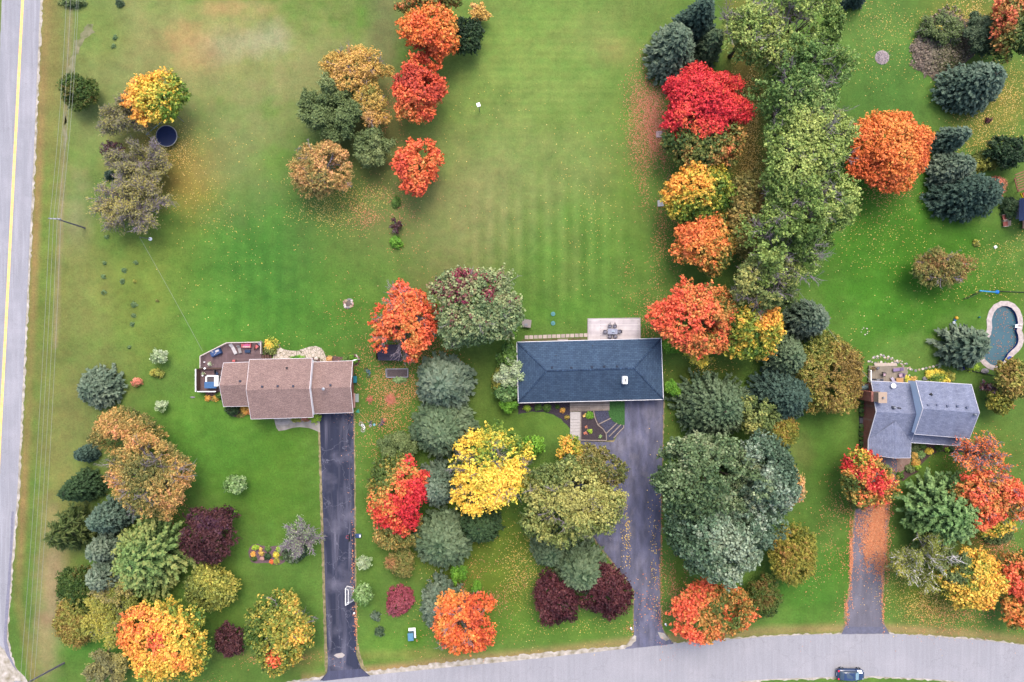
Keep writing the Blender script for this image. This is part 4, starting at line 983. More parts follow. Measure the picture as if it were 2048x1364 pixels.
T('shrub', 792,404,8,10,1.0,'green','small green sapling among fallen leaves under the round red maple', cat='shrub')
T('wispy', 792,452,14,14,1.8,'purplebr','tiny bare brown shrub between two green saplings', cat='shrub', name='shrub', leaves=5)
T('shrub', 791,482,12,12,1.6,'lime','small bright yellow-green bush alone on the middle lawn', cat='shrub')
# middle
T('broad', 808,640,66,82,8.5,'redorange','red-orange maple with bare twigs showing, overhanging the dark shed', group=MG, sparse=.36, twigs=1.8, spread=.4)
T('broad', 953,614,92,90,12,'bigmaple','big grey-green tree with a few magenta patches, touching the red twiggy maple', clump=.72, leaf=.21, name='large_tree', spread=.34, patch=.8, nb=30, bough=.38, sparse=.2, twigs=.5,
  spots=[(-.12,.80,.10,'burning'),(.02,.72,.09,'burning'),(-.35,.72,.06,'burning'),(.28,.30,.10,'burning'),(.2,.66,.07,'burning')])
T('broad', 1016,708,25,24,4,'green','dark leafy bush at the upper left corner of the blue roof', name='bushy_tree', cat='shrub', clump=.55, leaf=.22, zb=.05)
T('wispy', 1020,744,28,28,4.2,'pale','grey wispy bush leaning over the left edge of the blue roof', name='shrub', cat='shrub', amount=4, leaves=18)
T('shrub', 999,757,17,22,2.4,'oliveyel','yellow-green bush left of the grey wispy bush by the blue roof', cat='shrub', leaf=.15)
T('broad', 1014,786,24,20,3.5,'pine','leafy pale green bush at the lower left of the blue roof', name='bushy_tree', cat='shrub', clump=.55, leaf=.24, zb=.05)
for i, (x, y, r, l) in enumerate([(1011,671,9,'left one of two bright cypress balls under the big grey-green tree'),(1025,668,8,'right one of two bright cypress balls under the big grey-green tree'),
        (1006,809,8,'leftmost bright green ball shrub at the lower left corner of the blue roof'),(1017,808,9,'middle bright green ball shrub at the lower left corner of the blue roof'),(1028,810,8,'rightmost bright green ball shrub at the lower left corner of the blue roof'),(1018,818,9,'lowest bright green ball shrub at the corner of the blue roof'),
        (1341,690,16,'large bright green cypress right of the upper corner of the blue roof'),(1352,697,9,'small bright green cypress touching the large one right of the blue roof'),
        (1339,771,13,'rounded bright green cypress right of the lower corner of the blue roof'),(1348,781,12,'second bright green cypress behind the rounded one at the blue roof corner')]):
    T('cedar', x, y, r, r, 2.6 if r < 12 else 3.4, 'lime', l, cat='shrub', name='ball_shrub', clump=.26, leaf=.12, group='bright green clipped cypresses')
# tall row on the right of the middle lawn
T('conifer', 1388,52,58,52,11,'teal','tall teal spruce, topmost of the three spruces at the top', group=SG)
T('conifer', 1338,118,48,62,10,'bluegrey','grey-green spruce at the lower left of the three spruces at the top', group=SG, tuft=.3)
T('conifer', 1414,100,34,44,8,'spruce','dull green spruce squeezed at the lower right of the three spruces at the top', group=SG)
T('broad', 1411,208,88,76,10,'crimson','large crimson-red maple just below the three spruces', group=MG, clump=.5, leaf=.16, grad=(.05,-.24), bough=.36, nb=34)
T('broad', 1412,292,74,52,9,'dullmaple','mottled green and dull orange maple right under the crimson one', group=MG)
T('broad', 1403,385,70,60,9.5,'yelgreen','green maple with yellow-orange top, below the mottled one', group=MG, grad=(-.35,.25), patch=.9)
T('broad', 1406,487,66,64,9.5,'orgreen','orange maple with green gaps, in the middle of the colourful row', group=MG, grad=(-.15,.2), sparse=.12)
T('broad', 1402,634,74,82,11,'fieryred','big coral-red and orange maple at the upper right of the blue roofed house', group=MG, grad=(-.12,.12), patch=.8)
T('broad', 1512,664,62,62,10.5,'yelgreen','orange-yellow maple joined to the right of the big coral-red maple', group=MG, grad=(.0,.2), spread=.36, patch=1.1)
T('wispy', 1396,716,26,18,4,'yellow','small thin yellow tree at the foot of the big coral-red maple', name='thin_tree', leaves=20)
kwp = dict(clump=.66, leaf=.18, name='tall_tree', twigs=2.2, sparse=.44, spread=.26, group=PG, nb=26, bough=.36)
T('broad', 1500,60,60,80,14,'poplar','thin-crowned tall tree with bare limbs beside the topmost spruces', **{**kwp, 'sparse': .50})
T('broad', 1592,55,84,92,15,'poplar','tall green tree cut by the top edge, topmost right in the tall green row', **kwp)
T('broad', 1600,185,88,98,15.2,'lindengreen','second tall green tree from the top of the tall green row', **kwp)
T('broad', 1604,300,92,94,15.5,'poplar','widest tall green tree in the middle of the tall green row', **kwp)
T('broad', 1606,405,88,90,15.2,'poplar','tall green tree bulging toward the right lawn above the yellowish one', **{**kwp, 'sparse': .32})
T('broad', 1570,498,84,84,14.5,'poplar','yellowish green tall tree, second lowest of the tall green row', **kwp)
T('broad', 1526,572,60,64,13,'greenyel','lowest yellowish tall tree of the row, above the orange-yellow maple', **kwp)
T('broad', 1498,420,44,90,8,'browngreen','dark olive understory tree between the orange maple and the tall green row', name='understory_tree', clump=.7, sparse=.25)
T('wispy', 1690,285,22,30,3,'spruce','faint green low bush between the tall green row and the round orange maple', cat='shrub', name='shrub')
T('conifer', 1602,640,40,42,8,'bluegrey','small dark blue-green spruce below the lowest tall tree', group=SG)
T('conifer', 1556,712,38,42,8,'spruce','dull green spruce between the orange-yellow maple and the round brown-green cedar', group=SG)
T('conifer', 1548,786,60,54,9,'teal','broad blue-grey spruce at the left foot of the round brown-green cedar', group=SG)
T('cedar', 1655,757,73,72,6.5,'cedarold','large round brown-green cedar left of the grey roofed house', group=CG, clump=.6, leaf=.19)
T('conifer', 1415,812,74,62,10,'spruce','wide pale green spruce right of the wide worn driveway by the house', group=SG)
T('broad', 1512,838,40,40,9,'greenyel','light green and yellow leafy tree right of the wide pale spruce', clump=.6, leaf=.18, name='leafy_tree', sparse=.2)
T('broad', 1416,938,106,86,15,'silvergreen','very large silvery green tree reaching over the wide worn driveway', clump=.78, leaf=.23, name='silver_tree', nb=34, spread=.36, bough=.36, sparse=.13)
T('broad', 1535,950,66,88,14.5,'whitesilver','whitish silver tree on the right of the very large silvery green one', clump=.75, leaf=.22, name='silver_tree', nb=28, spread=.36, bough=.38, sparse=.22)
T('broad', 1430,1078,104,90,14,'silver','huge deep green tree with silvery tips directly above the fiery maple by the side road', clump=.78, leaf=.23, name='silver_tree', nb=34, spread=.26, grad=(.12,.04), bough=.36, sparse=.16)
T('broad', 1506,1040,52,56,13.5,'whitesilver','small pale silver tree top between the whitish and the huge dark green tree', clump=.75, leaf=.22, name='silver_tree')
T('broad', 1580,970,26,44,8,'pinkgold','narrow green-pink tree peeping out right of the whitish silver tree', name='leafy_tree', clump=.55, leaf=.18)
T('cedar', 1554,858,34,36,5,'cedaryel','yellow-green cedar between the blue-grey spruce and whitish silver tree', group=CG)
T('cedar', 1584,1105,50,60,6.5,'cedaryel','round yellow-green cedar right of the huge dark green tree', group=CG)
T('cedar', 1524,1195,36,46,5,'cedar','dark green cedar right of the fiery maple by the side road', group=CG)
T('broad', 1420,1218,78,62,8.5,'fieryred','fiery red-orange maple right above the side road, near the wide driveway mouth', group=MG, spread=.35, patch=1.1)
# purple trees
T('broad', 1109,1196,43,50,5.5,'purple','left one of two dark purple trees beside the wide driveway', clump=.55, leaf=.17, group='purple-leaved trees', name='purple_tree')
T('broad', 1214,1184,50,56,6.2,'purple','right and larger one of two dark purple trees beside the wide driveway', clump=.55, leaf=.17, group='purple-leaved trees', name='purple_tree')
T('broad', 427,1071,54,52,6.5,'purplebr','big dark purple tree left of the flower island on the left lawn', clump=.5, leaf=.16, group='purple-leaved trees', name='purple_tree')
T('broad', 460,1280,27,35,4,'purplebr','small purple shrub-like tree between two yellow-orange maples at the bottom left', clump=.42, leaf=.15, group='purple-leaved trees', name='purple_tree')
# between driveways
T('conifer', 893,765,50,52,9,'bluegrey','upper of two big grey-green pines left of the blue roofed house', name='pine_tree', cat='tree', group=SG, tuft=.42, droop=.0)
T('conifer', 890,850,56,52,9,'spruce','lower of two big grey-green pines left of the blue roofed house', name='pine_tree', group=SG, tuft=.42, droop=.0)
T('conifer', 880,960,38,44,8,'bluegrey','narrow grey pine between the red maple and the yellow tree', name='pine_tree', group=SG)
T('wispy', 800,893,44,24,3.5,'olive','low grey-green bush above the red and green maple', cat='shrub', name='shrub', amount=4, leaves=60, skip=.05, bark=M_BARK)
T('broad', 803,976,64,74,9,'redgreen','maple with green-yellow top and vivid red lower half beside the sealed driveway lawn', group=MG, grad=(.08,-.40), patch=1.0, spots=[(.35,.78,.16,'crimson')])
T('broad', 795,1056,56,40,6,'goldolive','golden brown bushy tree just below the vivid red maple', clump=.42, leaf=.14, name='golden_tree', zb=.05)
T('conifer', 890,1068,52,52,8,'spruce','round grey-green pine below the yellow tree', name='pine_tree', group=SG, tuft=.42, droop=.0)
T('conifer', 962,1036,42,40,7.5,'sprucedk','dark green pine half hidden under the yellow tree', name='pine_tree', group=SG)
T('broad', 984,946,80,82,11,'yellow','brilliant yellow tree with open branches in the middle of the front gardens', sparse=.46, twigs=2.2, name='yellow_tree', grad=(-.05,-.1), clump=.66, leaf=.19, spread=.55)
T('broad', 1140,1005,102,88,13,'greenyel','large yellow-green tree reaching over the wide worn driveway from the left', sparse=.27, twigs=1.1, name='large_tree', clump=.68, leaf=.2, nb=30, bough=.36, spread=.34)
T('broad', 1185,935,58,52,11,'browngreen','brownish green tree top just below the terraced garden beds', sparse=.26, twigs=.8, name='leafy_tree', clump=.6, leaf=.18)
T('broad', 1142,905,30,34,8,'yelgreen','small green and orange leafed tree top over the end of the boardwalk', sparse=.36, name='leafy_tree', clump=.6, leaf=.18)
T('broad', 1068,890,22,20,5,'lime','small bright green tree top right of the brilliant yellow one', name='leafy_tree', clump=.5, leaf=.18, sparse=.2)
T('conifer', 1098,1090,34,34,6,'spruce','left and smaller of two round pines under the large yellow-green tree', name='pine_tree', group=SG)
T('conifer', 1158,1124,46,46,7,'spruce','right of two round grey-green pines just above the dark purple trees', name='pine_tree', group=SG, tuft=.4, droop=.0)
T('cedar', 803,1122,28,28,3.5,'cedarbr','small round rust and green cedar below the golden brown bushy tree', group=CG, clump=.4, leaf=.14)
T('shrub', 799,1203,30,29,2.4,'burning','round pinkish red twiggy bush on the lawn above the green utility box', cat='shrub', name='burning_bush', clump=.34, leaf=.11, dens=.9)
T('conifer', 884,1200,36,52,6,'bluegrey','grey-green spruce hugging the left side of the bright orange maple at the bottom', group=SG)
T('broad', 920,1240,58,64,8.5,'orange','bright orange maple with a bare twiggy centre, at the bottom between the driveways', group=MG, hollow=.24, twigs=1.5, spread=.34)
T('cedar', 911,1147,8,18,3.2,'lime','left one of two touching bright green upright cypresses above the orange maple', cat='shrub', name='upright_cypress', clump=.26, leaf=.12)
T('cedar', 925,1144,8,17,3.2,'lime','right one of two touching bright green upright cypresses above the orange maple', cat='shrub', name='upright_cypress', clump=.26, leaf=.12)
T('cedar', 953,1173,9,19,3.4,'lime','single bright green upright cypress touching the top of the orange maple', cat='shrub', name='upright_cypress', clump=.26, leaf=.12)
T('wispy', 728,1124,14,13,2.2,'pale','whitish sparse shrub right of the sealed driveway between hoop and hockey net', cat='shrub', name='shrub', leaves=16)
T('broad', 726,1186,24,25,3.6,'palegreen','pale green young tree right behind the hockey net', name='young_tree', clump=.4, leaf=.17, sparse=.3)
T('shrub', 751,1232,8,8,1.0,'bluegrey','tiny grey-green seedling spruce, upper of two left of the green utility box', cat='shrub')
T('shrub', 759,1264,9,8,1.0,'spruce','tiny green seedling spruce, lower of two left of the green utility box', cat='shrub')
# left lawn
T('wispy', 601,1077,42,40,5,'pale','nearly bare grey branching tree beside the sealed driveway', name='bare_tree', amount=4, leaves=1, leaf=.09, thick=1.6)
T('shrub', 592,1096,26,26,1.6,'spruce','low green bush growing under the bare grey tree', cat='shrub', dens=.8)
T('broad', 470,966,23,18,3.6,'palegreen','small pale green young tree alone on the left front lawn', name='young_tree', clump=.4, leaf=.18, sparse=.2)
T('broad', 566,1262,70,74,8.5,'greengold','round yellow, orange and green maple left of the sealed driveway mouth', group=MG, patch=.8, spread=.3, grad=(.15,-.1), spots=[(-.1,-.55,.22,'redorange'),(.5,-.1,.2,'yelorange')], twigs=.5)
T('broad', 336,1286,82,76,9,'yelorange','big yellow-orange maple at the bottom left', group=MG, grad=(-.2,.05), patch=.9, spread=.38, sparse=.18, spots=[(-.1,.25,.2,'redorange')])
T('wispy', 214,1334,42,36,5,'greyyel','thin yellow tree at the very bottom left next to the big yellow-orange maple', leaves=40)
T('wispy', 232,1236,62,54,6,'oliveyel','sparse yellow-green tree with grey twigs above the thin yellow one', leaves=34, amount=3)
T('wispy', 224,1178,44,26,6,'greyyel','grey-twigged tree top just below the blue-green spruces', leaves=18, amount=3)
T('cedar', 156,1238,34,50,5,'cedarold','lower yellow-brown cedar at the left edge of the bottom left grove', group=CG)
T('cedar', 160,1168,34,44,4.5,'cedar','upper green-brown cedar at the left edge of the bottom left grove', group=CG)
T('conifer', 226,1140,52,48,7.5,'bluegrey','lowest of three blue-green spruces in the bottom left grove', group=SG)
T('conifer', 222,1090,50,42,7.5,'bluegrey','middle of three blue-green spruces in the bottom left grove', group=SG)
T('conifer', 228,1030,54,44,8,'blue','uppermost of three blue-green spruces in the bottom left grove', group=SG)
T('conifer', 152,1056,54,58,8,'weeping','olive weeping conifer nearest the main road in the bottom left grove', name='weeping_conifer', nbr=9, step=.7, asp=.25, tuft=.5, droop=.35, group=SG)
T('conifer', 168,974,46,42,7.5,'sprucedk','dark green conifer at the upper left of the bottom left grove', group=SG)
T('conifer', 176,906,22,20,4,'teal','little blue-green spruce poking out left of the golden trees', group=SG)
T('broad', 245,868,64,48,7.5,'tangrove','upper golden-olive tree of the left grove', clump=.5, leaf=.15, asp=.5, name='golden_tree', zb=.1)
T('broad', 300,950,82,84,10,'tangrove','big golden and pinkish tree with grey twigs in the left grove', clump=.6, leaf=.16, asp=.5, twigs=1.6, name='golden_tree', sparse=.14, spread=.34)
T('conifer', 326,1096,72,82,9.5,'pineyel','wide light yellow-green pine in the middle of the bottom left grove', name='pine_tree', tuft=.3, nbr=12, step=.5, droop=-.05, lift=.25, spacing=.42, sprays=8, group=SG)
T('broad', 418,1176,48,48,6,'oliveyel','dark olive bushy tree below the big dark purple tree', clump=.5, leaf=.17, name='bushy_tree', zb=.08, grad=(.3,.2))
T('shrub', 460,1024,9,5,.9,'lime','yellow-green tuft at the top edge of the big dark purple tree', cat='shrub')
T('conifer', 211,772,39,37,5,'bluegrey','perfectly round blue-grey spruce alone beside the main road', group=SG, nbr=17, tuft=.3)
T('broad', 317,711,19,16,2.8,'pale','pale white-green young tree, largest of four left of the wooden deck', name='young_tree', clump=.32, leaf=.15, sparse=.35)
T('shrub', 314,747,12,8,1.2,'oliveyel','small yellow-green plant between the pale young trees left of the deck', cat='shrub')
T('shrub', 273,766,10,8,1.2,'pinkflower','small pinkish plant right of the round blue-grey spruce', cat='shrub')
T('broad', 323,811,13,10,2.2,'pale','small whitish young tree straight below the pale ones left of the deck', name='young_tree', clump=.3, leaf=.13, sparse=.3)
for x, y, r, p_, l in [(213,474,5,'spruce','below the grey-twigged trees, topmost seedling'),(209,526,4,'spruce','leftmost upper seedling in the rows'),(248,540,6,'spruce','beside the pole wire, upper middle seedling'),(271,525,5,'green','topmost right seedling of the rows'),
        (245,563,6,'bluegrey','blue-green seedling just below the upper middle one'),(207,553,5,'green','bright green seedling in the left column'),(269,563,3,'oliveyel','tiny yellow seedling right of the blue-green ones'),(207,585,5,'green','lowest seedling in the left column'),
        (268,610,7,'bluegrey','largest blue-grey seedling, top of the lower three'),(267,631,5,'bluegrey','middle seedling of the lower three'),(264,648,5,'spruce','bottom seedling of the lower three'),(315,602,3,'cedarbr','small reddish seedling near the pole wire'),(259,695,4,'bluegrey','lone seedling above the round blue-grey spruce'),
        (229,75,6,'sprucedk','upper one of two small bushes near the top of the gravel track'),(227,92,5,'green','lower one of two small bushes near the top of the gravel track')]:
    T('shrub', x, y, r * .8, r * .8, .3, p_ if p_ in ('oliveyel', 'cedarbr') else 'seedling', l, cat='seedling', name='seedling', clump=.2, leaf=.07, dens=.6, stem=False, group='young seedlings planted in the left field')
T('shrub', 145,3,24,7,1.6,'olive','dark grey-green bush cut by the top edge beside the power lines', cat='shrub')
T('shrub', 238,5,7,6,1,'spruce','small bush at the top edge right of the power lines', cat='shrub')
# right side
T('broad', 1782,300,80,80,9,'orange2','round bright orange maple right of the tall green row', group=MG, clump=.55, spread=.3, grad=(.05,.10), leaf=.17)
T('conifer', 1935,178,74,62,8.5,'blue','large blue spruce at the upper right beside the brush-covered mound', group=SG)
T('conifer', 1900,280,36,36,6.5,'blue','small blue spruce right of the round bright orange maple', group=SG)
T('conifer', 1895,342,50,42,6.5,'bluegrey','pale grey-blue spruce above the widest blue-green one on the right', group=SG)
T('conifer', 1922,394,78,48,8,'teal','widest blue-green spruce on the right lawn', group=SG)
T('conifer', 1710,-2,28,12,5,'teal','spruce tip cut by the top edge above the stone ring', group=SG)
T('wispy', 1966,72,36,44,3.5,'spruce','feathery grey-green bush on the right of the brush-covered mound', cat='shrub', name='shrub', amount=4.5, leaves=50, skip=.05, bark=M_BARK)
T('broad', 2024,58,40,78,9,'dullmaple','orange-tipped green maple cut by the right edge at the top', group=MG, grad=(-.25,.2), spread=.4)
T('shrub', 1976,318,38,20,2.2,'oliveyel','yellow-green flowering bush right of the small blue spruce', cat='shrub')
T('broad', 2018,302,40,32,4.5,'sprucedk','dark green bush at the right edge above the brown pergola', name='bushy_tree', cat='shrub', clump=.5, leaf=.17, zb=.05)
T('shrub', 2000,372,22,18,1.4,'pinkflower','low reddish-green planting left of the brown pergola', cat='shrub')
T('shrub', 2022,412,15,22,1.6,'sprucedk','dark flowering bush left of the little grey playhouse', cat='shrub')
T('broad', 1883,536,56,42,5.5,'cedarbr','spreading brown-green juniper with bare limbs alone on the right lawn', name='juniper_tree', clump=.5, leaf=.16, asp=.45, sparse=.28, twigs=1.2, zb=.12)
T('conifer', 1914,692,50,46,6.5,'bluegrey','greyish green pine leaning over the left side of the pool', name='pine_tree', group=SG, nbr=9, tuft=.4, gaps=.15)
T('broad', 2026,762,42,42,6,'cedarold','yellow-brown cedar-like tree at the right edge below the pool', name='bushy_tree', clump=.55, leaf=.18, zb=.1)
T('broad', 1998,802,28,28,4.5,'cedaryel','small yellow-green bushy tree below the yellow-brown one at the right edge', name='bushy_tree', clump=.45, leaf=.16, zb=.08)
T('wispy', 1980,776,26,14,3.6,'purplebr','bare grey branches at the left of the yellow-brown tree', cat='shrub', name='shrub', leaves=4, thick=1.3)
T('shrub', 1876,755,24,13,1.8,'yellow','bright yellow bush behind the taller wing of the grey roofed house', cat='shrub')
T('shrub', 1896,757,13,11,1.5,'oliveyel','olive-yellow bush touching the bright yellow one', cat='shrub')
T('broad', 1731,956,54,54,7,'redgreen','round red, yellow and green maple over the smaller leaf-strewn driveway', group=MG, clump=.55, leaf=.19, grad=(.1,.05), spread=.4, patch=1.1, spots=[(.02,-.22,.16,'crimson'),(.62,-.10,.18,'crimson'),(-.45,.2,.16,'crimson'),(-.3,.8,.3,'yelgreen')])
T('conifer', 1856,1012,74,78,9,'pine','wide light green pine right of the smaller leaf-strewn driveway', name='pine_tree', tuft=.32, nbr=12, step=.5, droop=-.05, lift=.25, spacing=.42, sprays=8, group=SG)
T('broad', 1990,990,74,66,9.5,'fieryred','thin orange-red maple with long bare grey branches at the right edge', group=MG, sparse=.42, twigs=1.4, grad=(.05,.1), spread=.3, leaf=.2)
T('wispy', 1962,912,52,48,9,'orange','bare grey limbs with a few orange leaves right of the mulched beds', name='bare_tree', amount=2.6, leaves=5, thick=1.7, skip=.3)
T('broad', 1990,1030,52,40,7.5,'yelgreen','orange-yellow lower maple under the thin orange-red one', group=MG, sparse=.3)
T('shrub', 1998,1068,30,20,2.4,'olive','round grey-olive bush below the orange-yellow lower maple', cat='shrub')
T('wispy', 1850,1118,72,56,8,'oliveyel','birch with white limbs and thin olive foliage right of the smaller driveway', name='birch_tree', bark=M_BARKWHITE, leaves=22, amount=1.3, thick=2.0, skip=.3, leaf=.12)
T('broad', 1948,1162,58,62,7.5,'yelorange','orange and yellow maple above the side road at the lower right', group=MG, patch=.8, spread=.3, grad=(.12,-.05))
T('wispy', 1905,1130,38,42,6.5,'olive','olive tree between the white birch and the orange and yellow maple', amount=3.4, leaves=50, skip=.1, bark=M_BARK, name='olive_tree')
T('broad', 2036,1150,36,52,7.5,'fieryred','vivid red maple cut by the right edge at the lower right', group=MG, sparse=.2)
T('broad', 2040,1218,34,36,6,'orgreen','small orange and green maple cut by the right edge, lowest on the right', group=MG, sparse=.25)
T('shrub', 1716,1010,12,8,.5,'cedar','strip of low groundcover by the round red, yellow and green maple', cat='shrub')
# brush mound with planting
mp_ = [(1836,70),(1850,45),(1872,28),(1905,26),(1940,40),(1956,70),(1950,110),(1920,135),(1890,150),(1865,160),(1838,140),(1828,112)]
sheet('mound', mp_, 0.02, mat('mound_earth', alb((120, 108, 96)), .95, .3, 2, .5), amp=.2)
T('shrub', 1885,90,54,60,.55,'bedplants','low mound covered in dead stems and mixed green planting at the upper right', cat='plants', name='planted_mound', clump=.45, leaf=.15, dens=.8)
T('wispy', 1882,62,44,34,1.3,'olive','green and purple perennials on the upper half of the brush-covered mound', cat='plants', name='perennials', amount=3, leaves=24, skip=.3)
T('shrub', 1873,61,10,9,1.6,'yellow','yellow flowering plant on the brush-covered mound', cat='shrub')
# ---------------------------------------------------------------- fallen leaves
def scatter(name, areas, label=None, z=0.03, size=0.066, seed=9):
    """leaves lying on the lawn: areas are (x, y, rx, ry, count, palette[, hard edge])"""
    rng = np.random.default_rng(seed); Ls = []; Cs = []
    for a in areas:
        x, y, rx, ry, n, pal = a[:6]; n = int(n * 1.9); hard = len(a) > 6
        r = np.sqrt(rng.random(n)) if hard else 0.52 * np.sqrt(-2 * np.log(rng.random(n) + 1e-9)); th = rng.uniform(0, 6.283, n)
        u = r * np.cos(th); v = r * np.sin(th); nz = Noise3(rng, 5.0)
        k = (nz(np.stack([u, v, u * 0], 1)) * .5 + .5 + rng.uniform(-.3, .3, n)) > .42 if not hard else np.ones(n, bool)
        u, v = u[k], v[k]
        px = x + u * rx; py = y + v * ry
        Ls.append(np.stack([(px - 1024) * S0, -(py - 682) * S0, np.full(len(px), z) + rng.uniform(0, .05, len(px))], 1)); Cs.append(colours(rng, pal, rng.random(len(px)), .1) / KL * 0.72)
    L = np.vstack(Ls); C = np.vstack(Cs); n = len(L)
    N = nrm(np.array([0, 0, 1.0]) + rng.normal(0, .35, (n, 3))); A = nrm(np.cross(N, rng.normal(size=(n, 3)))); B = np.cross(N, A); s = size * rng.uniform(.6, 1.5, (n, 1))
    o = quads(name, L, A * s, B * s * .75, C, M_LEAF, None); o['kind'] = 'stuff'; return o
scatter('fallen_leaves', [
 (1302,245,46,105,5200,'redfallen'),(1310,350,34,90,800,'redfallen'),(1330,470,34,160,900,'orfallen'),(1300,560,60,110,500,'orfallen'),(1310,640,36,70,450,'orfallen'),(1220,450,120,200,350,'yelfallen'),
 (1490,190,40,150,3200,'yelfallen'),(1495,380,34,150,2200,'yelfallen'),(1500,560,30,60,300,'yelfallen'),
 (820,720,90,70,1500,'orfallen'),(800,790,80,80,1500,'orfallen'),(850,735,50,50,900,'orfallen'),(760,830,60,60,600,'orfallen'),(740,740,50,90,400,'orfallen'),(770,890,70,60,300,'orfallen'),(730,930,30,120,120,'orfallen'),
 (700,400,110,60,700,'yelfallen'),(745,420,70,50,800,'redfallen'),(640,410,60,50,500,'yelfallen'),(780,240,24,60,400,'orfallen'),(800,400,60,60,250,'redfallen'),(800,550,160,160,260,'orfallen'),(700,640,90,60,120,'orfallen'),
 (345,300,50,50,500,'yelfallen'),(370,330,90,90,700,'gold'),(390,350,110,110,380,'yelfallen'),(430,430,120,110,160,'yelfallen'),(300,1020,60,40,700,'orfallen'),
 (1020,1130,110,110,1500,'yelfallen'),(1000,1180,70,60,600,'redfallen'),(935,1170,30,40,450,'redfallen'),(1120,1250,170,40,350,'yelfallen'),(860,1180,60,60,200,'yelfallen'),(900,1285,120,30,200,'orfallen'),
 (1350,1180,30,90,700,'redfallen'),(1345,1240,30,40,300,'redfallen'),(1345,1000,24,160,160,'orfallen'),(1260,1256,14,12,60,'orfallen'),
 (1400,740,60,26,160,'yelfallen'),(1760,60,160,110,1100,'yelfallen'),(1960,40,90,70,1400,'yelfallen'),(2000,210,80,90,1700,'yelfallen'),(1960,270,60,60,500,'yelfallen'),(1760,390,110,60,500,'orfallen'),(1760,480,160,150,500,'yelfallen'),
 (1960,560,120,100,500,'yelfallen'),(2020,470,60,60,250,'yelfallen'),(1660,560,90,150,250,'yelfallen'),
 (1690,1040,50,90,700,'orfallen'),(1660,1160,60,110,350,'orfallen'),(1850,1190,90,70,1500,'yelfallen'),(1900,1230,110,40,800,'orfallen'),(1990,1090,50,50,900,'orfallen'),(1950,920,80,60,500,'orfallen'),(2020,1180,50,80,600,'orfallen'),(1800,1130,40,60,500,'yelfallen'),
 (560,1320,90,16,260,'orfallen'),(330,1360,120,14,120,'orfallen'),(1000,300,170,160,120,'yelfallen'),(560,700,90,60,50,'yelfallen'),(480,560,140,160,70,'yelfallen'),
])
scatter('fallen_leaves', [(1754,1060,20,84,3600,'orfallen'),(1738,1075,34,64,1500,'orfallen'),(1772,985,14,30,350,'orfallen'),(1757,1020,24,20,700,'orfallen'),(1768,1120,7,70,500,'orfallen'),(1702,1110,5,80,400,'orfallen'),(1693,1215,5,30,120,'orfallen'),(1766,1200,4,50,160,'orfallen'),(1775,940,22,26,220,'redfallen'),(1252,1060,10,90,120,'yelfallen'),(1310,1080,18,160,120,'yelfallen'),(1300,1200,34,50,90,'orfallen'),(1322,1100,4,160,160,'orfallen'),(706,1130,4,100,90,'orfallen'),(712,1240,4,50,60,'orfallen')], z=.06, size=.095, seed=4)

# ---------------------------------------------------------------- small helpers for furniture
def P(x, y, z=0.0): return W(x, y, z)
def part(mb, name, m, root, **k): return mb.build(name, m, root, **k)
def thing(name, x, y, label, cat, z=0.0, group=None): return empty(name, W(x, y, z), label, cat, group)
C = lambda n, c, r=.6, k=KG * 1.1, **kw: mat(n, alb(c, k), r, .12, 4, **kw)

# ---------------------------------------------------------------- utility poles and wires
def upole(x, y, tx, ty, zt, label, arm=None, r=.14):
    t = thing('utility_pole', x, y, label, 'utility pole'); b = P(x, y); q = P(tx, ty, zt)
    part(MB().tube([b, b.lerp(q, .5), q], r, r * .65, 10), 'pole', M_POLE, t)
    if arm:
        a, c = P(*arm[0], zt - .15), P(*arm[1], zt - .15); part(MB().bar(a, c, .16, .18), 'crossarm', C('crossarm_wood', (190, 192, 205)), t)
        for f in (0, .33, .66, 1): e = a.lerp(c, f); part(MB().lathe(e + Vector((0, 0, .06)), [(.05, 0), (.09, .06), (.05, .12), (.08, .17), (.03, .22)], 8), 'insulator', M_GALV, t)
    return t
upole(170,456,114,438,7.2,'wooden utility pole with a crossarm beside the main road, leaning over the verge',((99,437),(122,438)))
upole(128,1326,52,1367,9.0,'wooden utility pole at the very bottom left corner of the verge',((30,1363),(70,1370)),.17)
t = upole(301,478,279,474,3.4,'short service pole with a round white base cover below the grey-twigged trees',None,.07)
part(MB().lathe(P(301, 478), [(.28, 0), (.28, .12), (.1, .2)], 14), 'base_cover', M_WHITEB, t)
M_WIRE = C('wire_metal', (165, 172, 160), .6)
def wire(pts, sag, label, name='power_line', r=.022, group=None):
    P3 = []
    for i in range(len(pts) - 1):
        a, b = P(*pts[i]), P(*pts[i + 1])
        for k in range(12): f = k / 12; p = a.lerp(b, f); P3.append(p - Vector((0, 0, sag * 4 * f * (1 - f))))
    P3.append(P(*pts[-1])); o = MB().tube(P3, r, r, 5).build(name, M_WIRE); return tag(o, label, 'power line', group)
wg = 'power lines along the main road'
wire([(134,-40,7),(99.5,437,7.1),(40,1364,8.8),(36,1420,8.8)], .5, 'outermost power line nearest the main road', group=wg)
wire([(143,-40,7),(107,437,7.1),(50,1364,8.8),(46,1420,8.8)], .5, 'second power line counted from the main road', group=wg)
wire([(155,-40,7),(114.5,437,7.1),(60,1364,8.8),(56,1420,8.8)], .5, 'third power line counted from the main road', group=wg)
wire([(158,-40,6.6),(121.5,437,6.9),(68,1364,8.4),(66,1420,8.4)], .6, 'innermost power line farthest from the main road', group=wg)
wire([(279,474,3.3),(405,702,3.0)], .15, 'thin service wire running from the short pole to the wooden deck', 'service_wire', .018)
wire([(1592,575,6),(1748,770,4.6)], .3, 'thin overhead wire from the tall green row to the grey roofed house', 'service_wire', .025)

